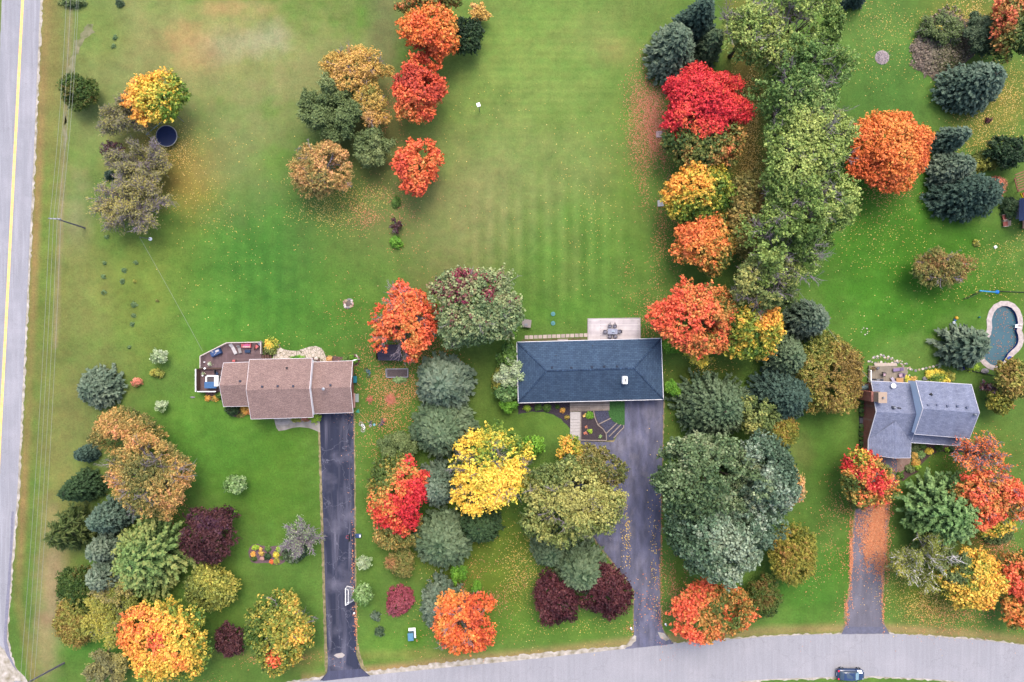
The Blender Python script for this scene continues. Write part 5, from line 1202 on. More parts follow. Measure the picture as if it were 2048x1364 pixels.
# ---------------------------------------------------------------- things on the left field
t = thing('trampoline', 333, 272, 'round dark blue trampoline with a pale rim under the yellow tree', 'trampoline')
c = P(333, 272, .9); part(MB().lathe(c, [(1.52, 0), (1.52, .02), (.01, .025)], 40), 'jumping_mat', C('trampoline_mat', (14, 40, 88), .5), t)
part(MB().ring(c, 1.66, .06, 44, 8), 'rim', C('pale_rim', (196, 192, 180)), t); part(MB().ring(c + Vector((0, 0, .02)), 1.58, .05, 44, 6), 'pad', C('pad_blue', (40, 70, 120)), t)
for k in range(6):
    a = k * math.pi / 3; e = c + Vector((math.cos(a) * 1.62, math.sin(a) * 1.62, 0)); part(MB().tube([e, e - Vector((0, 0, .9))], .03), 'leg', M_GALV, t)
t = thing('swing_frame', 320, 245, 'long thin metal swing frame crossing between the trampoline and the yellow tree', 'swing frame')
a, b = P(346, 225, 2.3), P(292, 269, 2.3); part(MB().tube([a, b], .06), 'top_bar', C('frame_blue', (150, 185, 200)), t)
for e in (a, b):
    n = (b - a).normalized(); s = Vector((-n.y, n.x, 0)) * .9
    for q in (s, -s): g = e + q; part(MB().tube([e, (g.x, g.y, 0)], .035), 'leg', M_GALV, t)
t = thing('canopy', 297, 390, 'small pale grey cloth canopy caught among the grey-twigged trees', 'canopy'); M_CLOTH = C('pale_cloth', (205, 205, 214), .9)
part(MB().face([P(284,392,3.5), P(296,399,3.4), P(309,388,3.6), P(297,383,3.7)]), 'cloth', M_CLOTH, t); [part(MB().tube([P(x, y, 3.4), (P(x, y).x, P(x, y).y, 0)], .03), 'post', M_GALV, t) for x, y in ((284,392),(296,399),(309,388))]
t = thing('basket_post', 959, 222, 'white square board on a thin post alone on the middle lawn', 'sign post'); e = P(957, 210, 2.0); part(MB().tube([P(959, 222), P(958, 213, 2.0)], .05), 'post', M_GALV, t)
part(MB().box(e + Vector((0, 0, .1)), (.55, .6, .12), .3), 'board', M_WHITEB, t, bevel=.02)
rr = random.Random(8)
def stones(name, x, y, r, n, label, ms, cat='fire pit', ring=.75, sz=(.14, .26), z=0):
    t = thing(name, x, y, label, cat); c = P(x, y)
    for k in range(n):
        a = k * 2.399; d = r * (ring + (1 - ring) * rr.random()) * (1 if k % 2 else rr.uniform(.75, 1)); s = rr.uniform(*sz)
        part(MB().blob(c + Vector((math.cos(a) * d, math.sin(a) * d, s * .3)), (s, s * .8, s * .5), k, 8, 5), 'stone', ms[k % len(ms)], t)
    return t
SM = [C('stone_white', (226, 214, 206)), C('stone_pink', (200, 150, 140)), C('stone_tan', (190, 170, 140)), C('stone_grey', (150, 146, 150))]
t = stones('fire_pit', 697, 607, .82, 26, 'round fire pit ringed with pale and pink stones on the left lawn', SM); part(MB().lathe(P(697, 607), [(.6, 0), (.6, .04), (.1, .08)], 12), 'ash', C('ash', (110, 96, 90)), t)
t = thing('stone_pit', 1764, 115, 'oval patch of heaped grey sticks and stones on the upper right lawn', 'stone pit'); c = P(1764, 115)
part(MB().lathe(c, [(1.15, .0), (1.1, .08), (.05, .22)], 22), 'gravel_heap', mat('stick_grey', alb((190, 176, 180)), .95, .4, 9, .5), t)
nn = 90; th = np.random.default_rng(3).uniform(0, 6.28, (nn, 3)); rr1 = np.random.default_rng(4).uniform(.1, 1, nn); p0 = np.stack([c.x + np.cos(th[:, 0]) * rr1, c.y + np.sin(th[:, 0]) * rr1 * .9, .2 + rr1 * 0], 1)
sticks('stick_heap', p0, p0 + np.stack([np.cos(th[:, 1]), np.sin(th[:, 1]), th[:, 2] * .02], 1) * .5, .035, .02, C('stick_wood', (196, 182, 190)), t)
t = stones('stone_ring', 1953, 487, .42, 9, 'tiny ring of white stones round a plant on the right lawn', [SM[0]], 'stone ring', .9, (.07, .14)); T('shrub', 1953,487,5,5,.5,'oliveyel','small plant inside the tiny white stone ring', cat='plant', name='garden_plant')
t = stones('stone_ring', 1729, 663, .7, 7, 'loose cluster of whitish stones on the lawn right of the small dark spruce', [SM[0]], 'stone ring', .7, (.07, .16))
T('shrub', 1977,240,5,4,.8,'purple','tiny black-purple bush alone below the large blue spruce', cat='shrub')
for (x, y, l, c1) in ((1318,269,'upper pale square slab half covered by red leaves, left of the crimson maple', (222, 190, 190)), (1321,407,'lower pale square slab, left of the green and yellow maple', (205, 205, 210))):
    t = thing('game_board', x, y, l, 'game board'); c = P(x, y); part(MB().box(c + Vector((0, 0, .12)), (.98, .98, .18), .05), 'frame', C('board_%d' % y, c1), t, bevel=.02); part(MB().box(c + Vector((.1, .25, .215)), (.6, .05, .02), .05).box(c + Vector((.05, .0, .215)), (.05, .5, .02), .05), 'slat', M_GREY, t)
for x, y, l in ((1106,628,'upper round blue-green tank lid on the lawn by the grey deck'), (1106,646.5,'lower round blue-green tank lid on the lawn by the grey deck')):
    t = thing('tank_lid', x, y, l, 'tank lid'); part(MB().lathe(P(x, y), [(.36, 0), (.36, .1), (.32, .14), (.02, .16)], 20), 'lid', C('lid_teal', (84, 148, 150)), t); part(MB().box(P(x, y, .17), (.2, .04, .03)), 'handle', M_BLACK, t)
t = thing('storage_box', 1053, 647, 'grey wooden box beside the big grey-green tree', 'storage box'); c = P(1053, 647)
part(MB().box(c + Vector((0, 0, .35)), (1.35, 1.15, .7), -.12), 'body', C('box_wood', (128, 118, 112)), t, bevel=.03); part(MB().box(c + Vector((0, 0, .74)), (1.45, 1.25, .08), -.12), 'lid', C('box_lid', (152, 142, 138)), t); part(MB().box(c + Vector((-.1, -.2, .82)), (.5, .4, .1), .3), 'block', M_GREY, t)

# ---------------------------------------------------------------- house 1: deck, tub, patio, garden
M_DECKW = brickmat('brown_deck_boards', alb((142, 118, 120)), alb((124, 100, 104)), alb((92, 74, 78)), 3.5, .16, .012, .8, 'Object', R(90), .18, 1.0, .2)
M_DECKW2 = brickmat('brown_deck_boards_across', alb((142, 118, 120)), alb((124, 100, 104)), alb((92, 74, 78)), 3.5, .16, .012, .8, 'Object', 0, .18, 1.0, .2)
M_RAIL = C('cream_rail', (226, 214, 206)); M_BRN = C('brown_wood', (112, 82, 72))
t = thing('deck', 470, 705, 'brown wooden deck with a cream railing at the left end of the brown roofed house', 'deck', group=None)
DZ = .9
up1 = [(404.5,735),(404.5,711),(457.5,684.5),(459,684.5),(459,735)]; up2 = [(459,735),(459,684.5),(527,683),(527,730)]
part(MB().prism(PX(up1), DZ - .15, DZ), 'deck_boards', M_DECKW, t); part(MB().prism(PX(up2), DZ - .15, DZ), 'deck_boards', M_DECKW2, t)
part(MB().prism(PX([(400,737),(450,737),(450,775),(440,783),(400,783)]), .25, .4), 'tub_platform', M_DECKW2, t)
part(MB().prism(PX([(404,736),(452,736),(452,738),(404,738)]), .3, DZ + .02), 'step_edge', M_BRN, t)
for k in range(4): part(MB().prism(PX([(527.5 + k * 4.2,709),(531.3 + k * 4.2,709),(531.3 + k * 4.2,722),(527.5 + k * 4.2,722)]), .03, .8 - k * .2), 'stair', M_BRN, t)
def railing(root, pts, z0, h=.95, m=M_RAIL, sp=.16, posts=True):
    q = [P(x, y, z0) for x, y in pts]
    for i in range(len(q) - 1):
        a, b = q[i], q[i + 1]; U = Vector((0, 0, h)); part(MB().bar(a + U, b + U, .13, .06), 'handrail', m, root)
        n = max(2, int((b - a).length / sp)); s = MB(); s.bar(a + U * .15, b + U * .15, .05, .05)
        for k in range(1, n): e = a.lerp(b, k / n); s.bar(e + U * .12, e + U, .03)
        part(s, 'balusters', C('rail_spindle', (150, 128, 120)), root)
        for k in range(int((b - a).length / 1.8) + 1): e = a.lerp(b, min(1, k * 1.8 / (b - a).length)); part(MB().box(e + U * .5, (.1, .1, h)), 'post', m, root)
railing(t, [(405.5,735),(405.5,712),(458,685.5),(526,684),(526,707)], DZ)
# slatted privacy screen by the tub
s = MB(); a, b = P(401, 737, .4), P(401, 782, .4)
for k in range(9): z = Vector((0, 0, .12 + k * .17)); s.bar(a + z, b + z, .03, .13)
part(s, 'privacy_screen', M_BRN, t); part(MB().bar(a + Vector((0, 0, 1.68)), b + Vector((0, 0, 1.68)), .16, .06), 'handrail', M_WHITE, t); a2 = P(438, 782, .4)
s = MB(); [s.bar(b + Vector((0, 0, .12 + k * .17)), a2 + Vector((0, 0, .12 + k * .17)), .03, .13) for k in range(6)]; part(s, 'privacy_screen', M_BRN, t); part(MB().bar(b + Vector((0, 0, 1.2)), a2 + Vector((0, 0, 1.2)), .14, .06), 'handrail', M_WHITE, t)
t = thing('hot_tub', 430, 762, 'square white hot tub with a folded blue cover on the lower deck platform', 'hot tub', .4)
zt = 1.3; part(MB().prism(PX([(419,750),(446,750),(446,775),(419,775)]), .4, zt - .06), 'cabinet', C('tub_cabinet', (90, 82, 84)), t)
rim = MB()
for q in ([(418.5,749.5),(441,749.5),(441,752),(418.5,752)], [(418.5,749.5),(421,749.5),(421,764),(418.5,764)]): rim.prism(PX(q), zt - .1, zt + .04)
part(rim, 'rim', M_WHITEB, t); part(MB().prism(PX([(421,752),(438,752),(438,763),(421,763)]), zt - .2, zt - .12), 'water', C('tub_water', (70, 130, 150), .1), t)
w = MB(); [w.blob(P(424 + 3.4 * k, 755 + (k % 3) * 2.2, zt - .14), (.2, .12, .05), k) for k in range(5)]; part(w, 'seat_shell', C('shell_grey', (160, 196, 204)), t)
part(MB().prism(PX([(417,762.5),(441,762.5),(441,775.5),(417,775.5)]), zt + .05, zt + .22), 'cover', C('cover_blue', (74, 120, 172), .6), t, bevel=.05)
part(MB().prism(PX([(438,750),(446,750),(446,771),(438,771)]), zt + .1, zt + .5), 'cover_lifter', M_WHITEB, t, bevel=.03)
def deckchair(name, x, y, ang, L_, w, c1, label, cat='lounger', z=DZ, back=.35, leg=M_DGREY, group=None):
    t = thing(name, x, y, label, cat, z, group); o = P(x, y, z); ca, sa = math.cos(ang), math.sin(ang); u = Vector((ca, sa, 0)); v = Vector((-sa, ca, 0)); m = c1
    s0 = o - u * L_ / 2 + Vector((0, 0, .32)); s1 = o + u * L_ * .18 + Vector((0, 0, .32)); s2 = o + u * L_ / 2 + Vector((0, 0, .32 + back))
    part(MB().bar(s0, s1, w, .08), 'seat', m, t, bevel=.02); part(MB().bar(s1 + u * .03, s2, w, .08), 'backrest', m, t, bevel=.02)
    for a in (-1, 1):
        for b in (-.42, .3): e = o + u * L_ * b + v * a * w * .42; part(MB().bar(e, e + Vector((0, 0, .3)), .05), 'leg', leg, t)
    return t
def armchair(name, x, y, ang, w, seatm, framem, label, cat='chair', z=DZ, group=None):
    t = thing(name, x, y, label, cat, z, group); o = P(x, y, z); ca, sa = math.cos(ang), math.sin(ang); u = Vector((ca, sa, 0)); v = Vector((-sa, ca, 0))
    part(MB().box(o + Vector((0, 0, .4)), (w * .8, w * .8, .12), ang), 'seat', seatm, t, bevel=.03)
    bb = o - u * w * .42; part(MB().bar(bb + Vector((0, 0, .4)), bb - u * .12 + Vector((0, 0, .88)), w * .85, .07), 'backrest', framem, t)
    for a in (-1, 1): e = o + v * a * w * .45; part(MB().bar(e - u * w * .4 + Vector((0, 0, .6)), e + u * w * .4 + Vector((0, 0, .6)), .08, .06), 'armrest', framem, t)
    for a in (-1, 1):
        for b in (-1, 1): e = o + v * a * w * .42 + u * b * w * .38; part(MB().bar(e, e + Vector((0, 0, .58)), .05), 'leg', framem, t)
    return t
M_LG = C('light_sling', (214, 208, 210)); M_LG2 = C('dim_sling', (168, 160, 160)); M_PINK = C('coral_fabric', (236, 120, 124)); M_MAG = C('pink_towel', (222, 110, 170)); M_NAVY = C('navy_fabric', (38, 66, 104)); M_COV = C('blue_cover', (62, 90, 140)); M_LAV = C('lavender_fabric', (196, 188, 214))
deckchair('lounger', 468.5, 698, R(117), 1.75, .52, M_LG, 'longer of two pale loungers on the brown wooden deck', group='pale loungers on the wooden deck'); deckchair('lounger', 480.5, 698.5, R(104), 1.2, .48, M_LG2, 'shorter of two pale loungers on the brown wooden deck', group='pale loungers on the wooden deck')
t = thing('covered_grill', 434.5, 705, 'large grill under a dark blue cover at the slanted deck railing', 'grill', DZ); o = P(434.5, 705, DZ)
part(MB().box(o + Vector((0, 0, .45)), (1.75, 1.0, .8), R(24), .92), 'cover', M_COV, t, bevel=.12); part(MB().box(o + Vector((.35, .25, .9)), (.55, .3, .06), R(24)), 'shelf', M_LG, t); part(MB().box(o + Vector((.05, -.2, .88)), (.5, .06, .03), R(50)).box(o + Vector((-.4, .1, .88)), (.3, .1, .03), R(-30)), 'pale_strip', M_LG, t)  # pale strips laid across the top of the blue cover
t = thing('sofa', 495, 690, 'coral pink sofa with magenta towels against the deck railing', 'sofa', DZ); o = P(495, 690, DZ)
part(MB().box(o + Vector((0, -.05, .3)), (1.4, .8, .34)), 'seat', M_PINK, t, bevel=.05); part(MB().box(o + Vector((-.08, .38, .5)), (1.25, .18, .75)), 'backrest', M_PINK, t, bevel=.05); part(MB().box(o + Vector((.1, .0, .5)), (1.1, .22, .06), .05), 'towel', M_MAG, t); part(MB().box(o + Vector((0, -.28, .49)), (1.3, .14, .05)), 'towel', M_LG, t)
for a in (-1, 1): part(MB().box(o + Vector((a * .66, -.02, .42)), (.12, .8, .4)), 'armrest', M_PINK, t)
t = thing('ottoman', 495.5, 702.5, 'dark blue rectangular ottoman in front of the coral pink sofa', 'ottoman', DZ); part(MB().box(P(495.5, 702.5, DZ + .2), (.9, .5, .3)), 'cushion', M_NAVY, t, bevel=.05); [part(MB().box(P(495.5, 702.5, DZ + .03) + Vector((a * .35, b * .18, 0)), (.06, .06, .08)), 'foot', M_BLACK, t) for a in (-1, 1) for b in (-1, 1)]
armchair('patio_chair', 515, 693.5, R(50), .62, M_PINK, M_BRN, 'coral pink chair near the deck stairs'); armchair('patio_chair', 522, 687.5, R(230), .62, M_LAV, M_GREY, 'pale lavender chair in the far right corner of the brown deck')
armchair('patio_chair', 470, 722.5, R(90), .6, M_PINK, M_BRN, 'coral pink chair half hidden under the brown roof edge'); armchair('patio_chair', 436, 746.5, R(-60), .62, M_NAVY, M_BLACK, 'dark navy chair behind the hot tub')
def pot(x, y, z, label, mp, pal=None, r=.18, h=.35):
    t = thing('flower_pot', x, y, label, 'flower pot', z); part(MB().lathe(P(x, y, z), [(r * .7, 0), (r, h), (r * .9, h), (r * .8, h * .8), (.01, h * .8)], 14), 'pot', mp, t)
    if pal: rng = np.random.default_rng(int(x)); n = 60; L = np.array(P(x, y, z + h)) + rng.normal(0, r * .8, (n, 3)) * np.array([1, 1, .5]); N = nrm(rng.normal(size=(n, 3)) + [0, 0, 1]); A = nrm(np.cross(N, rng.normal(size=(n, 3)))); quads('plant', L, A * .09, np.cross(N, A) * .05, colours(rng, pal, rng.random(n)), M_LEAF, t)
pot(419.5, 728, DZ, 'small white pot with a pale plant at the left deck railing', M_WHITEB, 'pale', .2); pot(410, 724, DZ, 'tiny white lantern pot at the left deck railing corner', M_WHITE, None, .1, .3)
pot(406, 747, .4, 'upper white pot by the slatted screen of the hot tub', M_WHITE, 'pale', .13); pot(407, 751, .4, 'lower white pot by the slatted screen of the hot tub', M_WHITEB, None, .13); pot(411, 736.5, DZ, 'white pot on the step edge above the hot tub platform', M_WHITEB, None, .15)
t = thing('planter', 540, 697, 'long wooden planter beside the deck stairs', 'planter'); part(MB().prism(PX([(531,683),(546,683),(546,707),(531,707)]), 0, .5), 'box', M_BRN, t); part(MB().prism(PX([(532,684),(545,684),(545,706),(532,706)]), .5, .53), 'soil', M_MULCHD, t)
T('shrub', 540,688,13,12,1.5,'yelsplit','yellow-orange leafed bush in the planter by the deck stairs', cat='shrub', leaf=.15, clump=.3); T('shrub', 541,700,10,8,1.4,'greenyel','green and yellow bush in the planter nearest the flagstones', cat='shrub', leaf=.15)
# beds and paths round house 1
M_FLAG = None
def flagmat():
    m = bpy.data.materials.new('flagstone'); m.use_nodes = True; nt = m.node_tree; N = nt.nodes; L = nt.links; b = N['Principled BSDF']; b.inputs['Roughness'].default_value = .85
    tc = N.new('ShaderNodeTexCoord'); vo = N.new('ShaderNodeTexVoronoi'); vo.inputs['Scale'].default_value = 1.9; vd = N.new('ShaderNodeTexVoronoi'); vd.feature = 'DISTANCE_TO_EDGE'; vd.inputs['Scale'].default_value = 1.9
    L.new(tc.outputs['Object'], vo.inputs['Vector']); L.new(tc.outputs['Object'], vd.inputs['Vector']); cr = N.new('ShaderNodeValToRGB'); cr.color_ramp.elements[0].color = alb((214, 200, 184)) + (1,); cr.color_ramp.elements[1].color = alb((238, 226, 214)) + (1,)
    sp = N.new('ShaderNodeSeparateColor'); L.new(vo.outputs['Color'], sp.inputs[0]); L.new(sp.outputs[0], cr.inputs[0]); r = N.new('ShaderNodeMapRange'); r.inputs['From Min'].default_value = .02; r.inputs['From Max'].default_value = .06; L.new(vd.outputs['Distance'], r.inputs['Value'])
    mx = N.new('ShaderNodeMix'); mx.data_type = 'RGBA'; mx.inputs[6].default_value = alb((120, 116, 84)) + (1,); L.new(r.outputs[0], mx.inputs[0]); L.new(cr.outputs[0], mx.inputs[7]); L.new(mx.outputs[2], b.inputs['Base Color']); return m
sheet('flagstone_path', [(546,720),(547,708),(550,696),(553,686),(557,684),(559,690),(563,696),(572,700),(584,702),(596,701),(608,697),(620,693),(632,692),(643,696),(649,704),(652,714),(653,726),(641,726),(640,716),(632,713),(624,716),(620,724),(600,724),(560,724)], .06, flagmat(), amp=.05, thick=.05)
sheet('garden_bed', [(652,712),(664,711),(680,714),(692,714),(701,708),(710,707),(719,713),(721,722),(715,730),(706,732),(704,727),(652,730)], .016, M_MULCH, amp=.08); sheet('garden_bed', [(622,716),(632,713),(640,717),(641,726),(620,728)], .016, M_MULCH, amp=.05)
sheet('garden_bed', [(410,783),(447,783),(447,797),(436,800),(424,801),(413,798)], .016, M_MULCH, amp=.08); sheet('garden_bed', [(452,811),(503,811),(503,826),(486,832),(470,834),(458,828)], .016, M_MULCH, amp=.08)
sheet('front_walk', [(548,836),(640,826),(640,865),(632,861),(618,856),(600,854),(584,856),(570,860),(558,862),(553,856)], .05, M_CONC, amp=.03, thick=.05)
sheet('walk_edging', [(552,848),(558,844),(570,843),(578,841),(579,846),(576,849),(560,850)], .056, M_CONCW, amp=.02)
T('shrub', 630,834,10,9,1.1,'limebush','lime green mound at the corner of the garage and front walk', cat='shrub'); T('shrub', 592,839,9,4,.6,'oliveyel','low mixed flowers under the middle roof edge at the front', cat='plants', name='flowers'); T('shrub', 611,839,7,4,.6,'pinkflower','low pinkish flowers between the lime mound and the mixed ones', cat='plants', name='flowers')
T('cedar', 465,820,14,11,2.0,'sprucedk','dark rounded juniper under the lower left of the brown roof', cat='shrub', name='ball_shrub', clump=.3, leaf=.12); T('shrub', 492,821,14,7,.9,'flower','yellow-green and orange groundcover at the front left of the brown roof', cat='plants', name='flowers'); T('shrub', 481,831,6,2.5,.3,'cedarbr','strip of red-orange groundcover tip in front of the juniper', cat='plants', name='flowers')
T('shrub', 416,796,4,4,.6,'flower','smaller orange flower clump below the hot tub', cat='flowers', name='flowers'); T('shrub', 430,797,6,5,.7,'flower','larger orange flower clump below the hot tub', cat='flowers', name='flowers'); T('shrub', 440,792,8,6,.8,'green','green plants in the bed below the hot tub', cat='plants', name='garden_plant')
T('cedar', 705,714,5,5,.9,'lime','upper green ball shrub in the bed behind the garage', cat='shrub', name='ball_shrub', clump=.2, leaf=.1); T('cedar', 711,721,6,6,.9,'lime','lower green ball shrub in the bed behind the garage', cat='shrub', name='ball_shrub', clump=.2, leaf=.1); T('shrub', 693,719,9,5,.6,'green','spreading green plant in the bed behind the garage', cat='plants', name='garden_plant'); T('shrub', 658,718,5,4,.5,'pinkgold','small brownish plant at the left end of the bed behind the garage', cat='plants', name='garden_plant'); T('shrub', 593,716,11,4,.5,'lime','low green plant at the back wall beside the flagstones', cat='plants', name='garden_plant')
tag(MB().tube([P(712, 709, .05), P(716, 717, .05)], .12, .1, 7).build('log', C('birch_log', (214, 206, 200))), 'white curved log at the tip of the bed behind the garage', 'log')
tag(MB().blob(P(632, 717, .15), (.35, .28, .2), 4).build('boulder', SM[0]), 'pale boulder beside the flagstones against the house', 'boulder')
t = thing('wheelbarrow', 710.5, 758.5, 'teal wheelbarrow parked against the brick garage wall', 'wheelbarrow'); c = P(711, 758.5); M_TEAL = C('teal_plastic', (20, 130, 150))
part(MB().box(c + Vector((0, 0, .4)), (.55, .9, .35), 0, 1.25), 'tray', M_TEAL, t, bevel=.05); part(MB().ring(c + Vector((0, .65, .2)), .18, .05, 16, 6, 'x'), 'wheel', M_BLACK, t); [part(MB().bar(c + Vector((a * .2, -.3, .3)), c + Vector((a * .28, -.95, .5)), .04), 'handle', M_BLACK, t) for a in (-1, 1)]
t = thing('window_well', 712.5, 793, 'pale timber landing with a glass hatch on the garage side wall', 'landing'); part(MB().prism(PX([(707,786),(711,786),(711,815),(707,815)]), .02, .35), 'timber_frame', C('pinkish_timber', (214, 170, 160)), t); part(MB().prism(PX([(711,788),(718,787),(718,804),(711,804)]), .02, .25), 'glass_hatch', C('hatch_glass', (170, 184, 184), .2), t)
def bike(x, y, a, L_, fm, wm, label, kid=1.0):
    """bicycle lying on its side on the grass"""
    t = thing('bicycle', x, y, label, 'bicycle'); o = P(x, y, .1); u = Vector((math.cos(a), math.sin(a), 0)); v = Vector((-u.y, u.x, 0)); r = .33 * kid
    w1 = o - u * L_ / 2; w2 = o + u * L_ / 2
    for w in (w1, w2):
        q = part(MB().ring(w, r, .035, 24, 6), 'wheel', wm, t); part(MB().tube([w + u * r, w - u * r], .012).tube([w + v * r, w - v * r], .012).lathe(w - Vector((0, 0, .03)), [(.06, 0), (.06, .06)], 8), 'spokes', M_GREY, q)
    bb = o - u * .05 + v * .02; st = o - u * .22 + v * .42 * kid; hd = o + u * .3 * kid + v * .45 * kid
    part(MB().tube([w1, bb], .03).tube([bb, st], .035).tube([w1, st], .03).tube([st, hd], .035).tube([bb, hd], .04).tube([hd, w2], .035), 'frame', fm, t)
    part(MB().box(st + v * .1, (.26, .14, .08), a), 'saddle', M_BLACK, t); part(MB().tube([hd + v * .12 - u * .1, hd + v * .14, hd + v * .1 + Vector((0, 0, .45))], .02), 'handlebar', M_BLACK, t); part(MB().lathe(bb, [(.09, 0), (.09, .04)], 12), 'crank', M_GREY, t)
bike(734.5,745.5,R(-68),1.0,C('bike_blue', (60,140,175)),M_BLACK,'blue bicycle lying on the grass near the teal wheelbarrow'); bike(724,854,R(-72),1.02,M_WHITEB,M_LG,'white bicycle lying on the grass beside the sealed driveway',.95)
bike(762,845,R(-118),.9,C('bike_purple', (70,60,120)),M_DGREY,'dark purple bicycle lying farthest right among the fallen leaves',.8)
t = thing('scooter', 741, 847, 'small dark scooter lying between the white and the dark purple bicycle', 'scooter'); c = P(741, 847); part(MB().bar(c + Vector((-.3, .2, .08)), c + Vector((.3, -.15, .08)), .14, .04), 'deck', M_DGREY, t); part(MB().tube([c + Vector((-.3, .2, .08)), c + Vector((-.55, .5, .25))], .025), 'stem', M_LG, t); part(MB().ring(c + Vector((0, -.3, .08)), .16, .05, 16), 'wheel', M_LAV, t); part(MB().ring(c + Vector((.1, .3, .08)), .14, .05, 16), 'wheel', C('wheel_navy', (60,60,110)), t)
tag(MB().lathe(P(748.5, 849.5), [(.2, 0), (.22, .06), (.1, .12), (.02, .12)], 14).build('ball', C('pale_teal', (130, 190, 200))), 'pale teal flat disc toy between scooter and dark bicycle', 'toy')
t = thing('rake', 722, 828, 'leaf rake with a green fan head and long handle at the garage corner', 'rake'); h0 = P(719, 826, .06); d_ = (P(730, 838, .06) - h0).normalized(); n_ = Vector((-d_.y, d_.x, 0)); part(MB().bar(h0, P(731, 839.5, .06), .05), 'handle', C('rake_handle', (230, 160, 110)), t)
s = MB(); f0 = h0; e = h0 - d_ * .55; s.face([f0 + n_ * .05, f0 - n_ * .05, e - n_ * .36, e - n_ * .12 - d_ * .05, e + n_ * .12 - d_ * .05, e + n_ * .36]); part(s, 'fan_head', C('rake_green', (50, 160, 130)), t); part(MB().bar(e - n_ * .3, e + n_ * .3, .03), 'brace', M_TEAL, t)
def shed(): 
    t = thing('shed', 778, 704, 'small shed with a dark flat-looking gable roof, half under the twiggy red-orange maple', 'shed'); a, b, c, d = [P(x, y, 2.2) for x, y in ((755,689),(803,689),(803,721),(756,721))]; r0, r1 = (a + d) / 2, (b + c) / 2; r0.z = r1.z = 2.75
    mb = MB(); roof_face(mb, [a, b, r1, r0], a, b); roof_face(mb, [d, c, r1, r0], d, c); part(mb, 'roof', shingles('shed_shingles', alb((84, 78, 98)), alb((72, 68, 88)), .3, .1, .1), t)
    w = MB(); q = [P(x, y) for x, y in ((757,691),(800,691),(800,718),(758,718))]; [w.face([(q[i].x, q[i].y, 0), (q[(i + 1) % 4].x, q[(i + 1) % 4].y, 0), (q[(i + 1) % 4].x, q[(i + 1) % 4].y, 2.15), (q[i].x, q[i].y, 2.15)]) for i in range(4)]; part(w, 'wall', C('shed_wood', (120, 92, 80)), t); part(MB().box((q[3].x + 1.6, q[3].y - .03, .95), (1.2, .06, 1.8)), 'door', M_BRN, t)
shed()
t = thing('raised_bed', 794, 746, 'long raised garden bed with a grey frame, surrounded by fallen orange leaves', 'raised bed'); f = MB(); q = [(772,738),(816,737.5),(816,754),(773,754.5)]
for i in range(4): f.bar(P(*q[i], .2), P(*q[(i + 1) % 4], .2), .12, .4)
part(f, 'frame', C('bed_frame', (170, 168, 180)), t); part(MB().prism(PX(q), 0, .3), 'soil', mat('bed_soil', alb((104, 92, 94)), .95, .3, 6, .4), t); part(MB().bar(P(774.5,738,.44), P(774.5,754,.44), .05), 'slat', M_GREY, t)
T('shrub', 800,759,14,4,.5,'palegreen','row of pale green leaves along the lower edge of the raised garden bed', cat='plants', name='garden_plant')
def pile(x, y, r, n, pal, label, h=.3):
    t = thing('leaf_pile', x, y, label, 'leaf pile'); rng = np.random.default_rng(int(x)); q = np.abs(rng.normal(0, .5, n)); th = rng.uniform(0, 6.28, n); L = np.stack([np.cos(th) * q * r, np.sin(th) * q * r, h * np.exp(-q * q * 3) + rng.uniform(0, .06, n)], 1) + np.array(P(x, y))
    N = nrm(rng.normal(0, .5, (n, 3)) + [0, 0, 1]); A = nrm(np.cross(N, rng.normal(size=(n, 3)))); quads('leaves', L, A * .1, np.cross(N, A) * .08, colours(rng, pal, rng.random(n)) / KL * .6, M_LEAF, t)
pile(781,798,.95,900,'redfallen','round raked pile of pinkish red leaves on the side lawn'); pile(740,798,.6,260,'redfallen','smaller loose pile of red leaves left of the round raked pile'); pile(770,840,.4,100,'orfallen','little pile of orange leaves above the dark purple bicycle')
# hoop, net, box
t = thing('basketball_hoop', 712, 1072, 'portable basketball hoop with a black base on the edge of the sealed driveway', 'basketball hoop'); b = P(715, 1071); part(MB().box(b + Vector((.15, 0, .15)), (.95, .62, .3)), 'base', M_COV, t, bevel=.04); part(MB().box(b + Vector((.45, .02, .32)), (.2, .4, .06)), 'ballast_bag', M_WHITEB, t)
e = P(700, 1074, 3.1); part(MB().tube([b + Vector((-.2, 0, .3)), e + Vector((.7, 0, -.7)), e + Vector((.25, 0, .1))], .06), 'pole', M_BLACK, t); part(MB().box(e + Vector((0, 0, .45)), (.05, 1.15, .8)), 'backboard', M_BLACK, t); part(MB().ring(e + Vector((-.36, 0, .05)), .24, .025, 24, 6), 'rim', C('rim_red', (225, 60, 70)), t)
t = thing('hockey_net', 701, 1187, 'white hockey net standing on the right edge of the sealed driveway', 'hockey net'); M_NET = C('net_white', (226, 230, 240)); a, b = P(694.5, 1172), P(694.5, 1205); hN = 1.2; U = Vector((0, 0, hN))
part(MB().tube([a, a + U, b + U, b], .05), 'goal_frame', M_WHITEB, t); c0, c1 = a + Vector((1.0, -.25, 0)), b + Vector((1.0, .25, 0)); part(MB().tube([a, c0, c1, b], .05).tube([a + U, a + U + Vector((.45, -.2, 0)), b + U + Vector((.45, .2, 0)), b + U], .04), 'back_frame', M_WHITEB, t)
s = MB(); n = 12; ta, tb = a + U + Vector((.45, -.2, 0)), b + U + Vector((.45, .2, 0))
for k in range(n + 1): f = k / n; s.bar(ta.lerp(tb, f), c0.lerp(c1, f), .025); s.bar((a + U).lerp(b + U, f), ta.lerp(tb, f), .025)
for k in range(6): f = k / 5; s.bar(ta.lerp(c0, f), tb.lerp(c1, f), .025); s.bar(a.lerp(a + U, f), c0.lerp(ta, f), .02); s.bar(b.lerp(b + U, f), c1.lerp(tb, f), .02)
part(s, 'netting', M_NET, t)
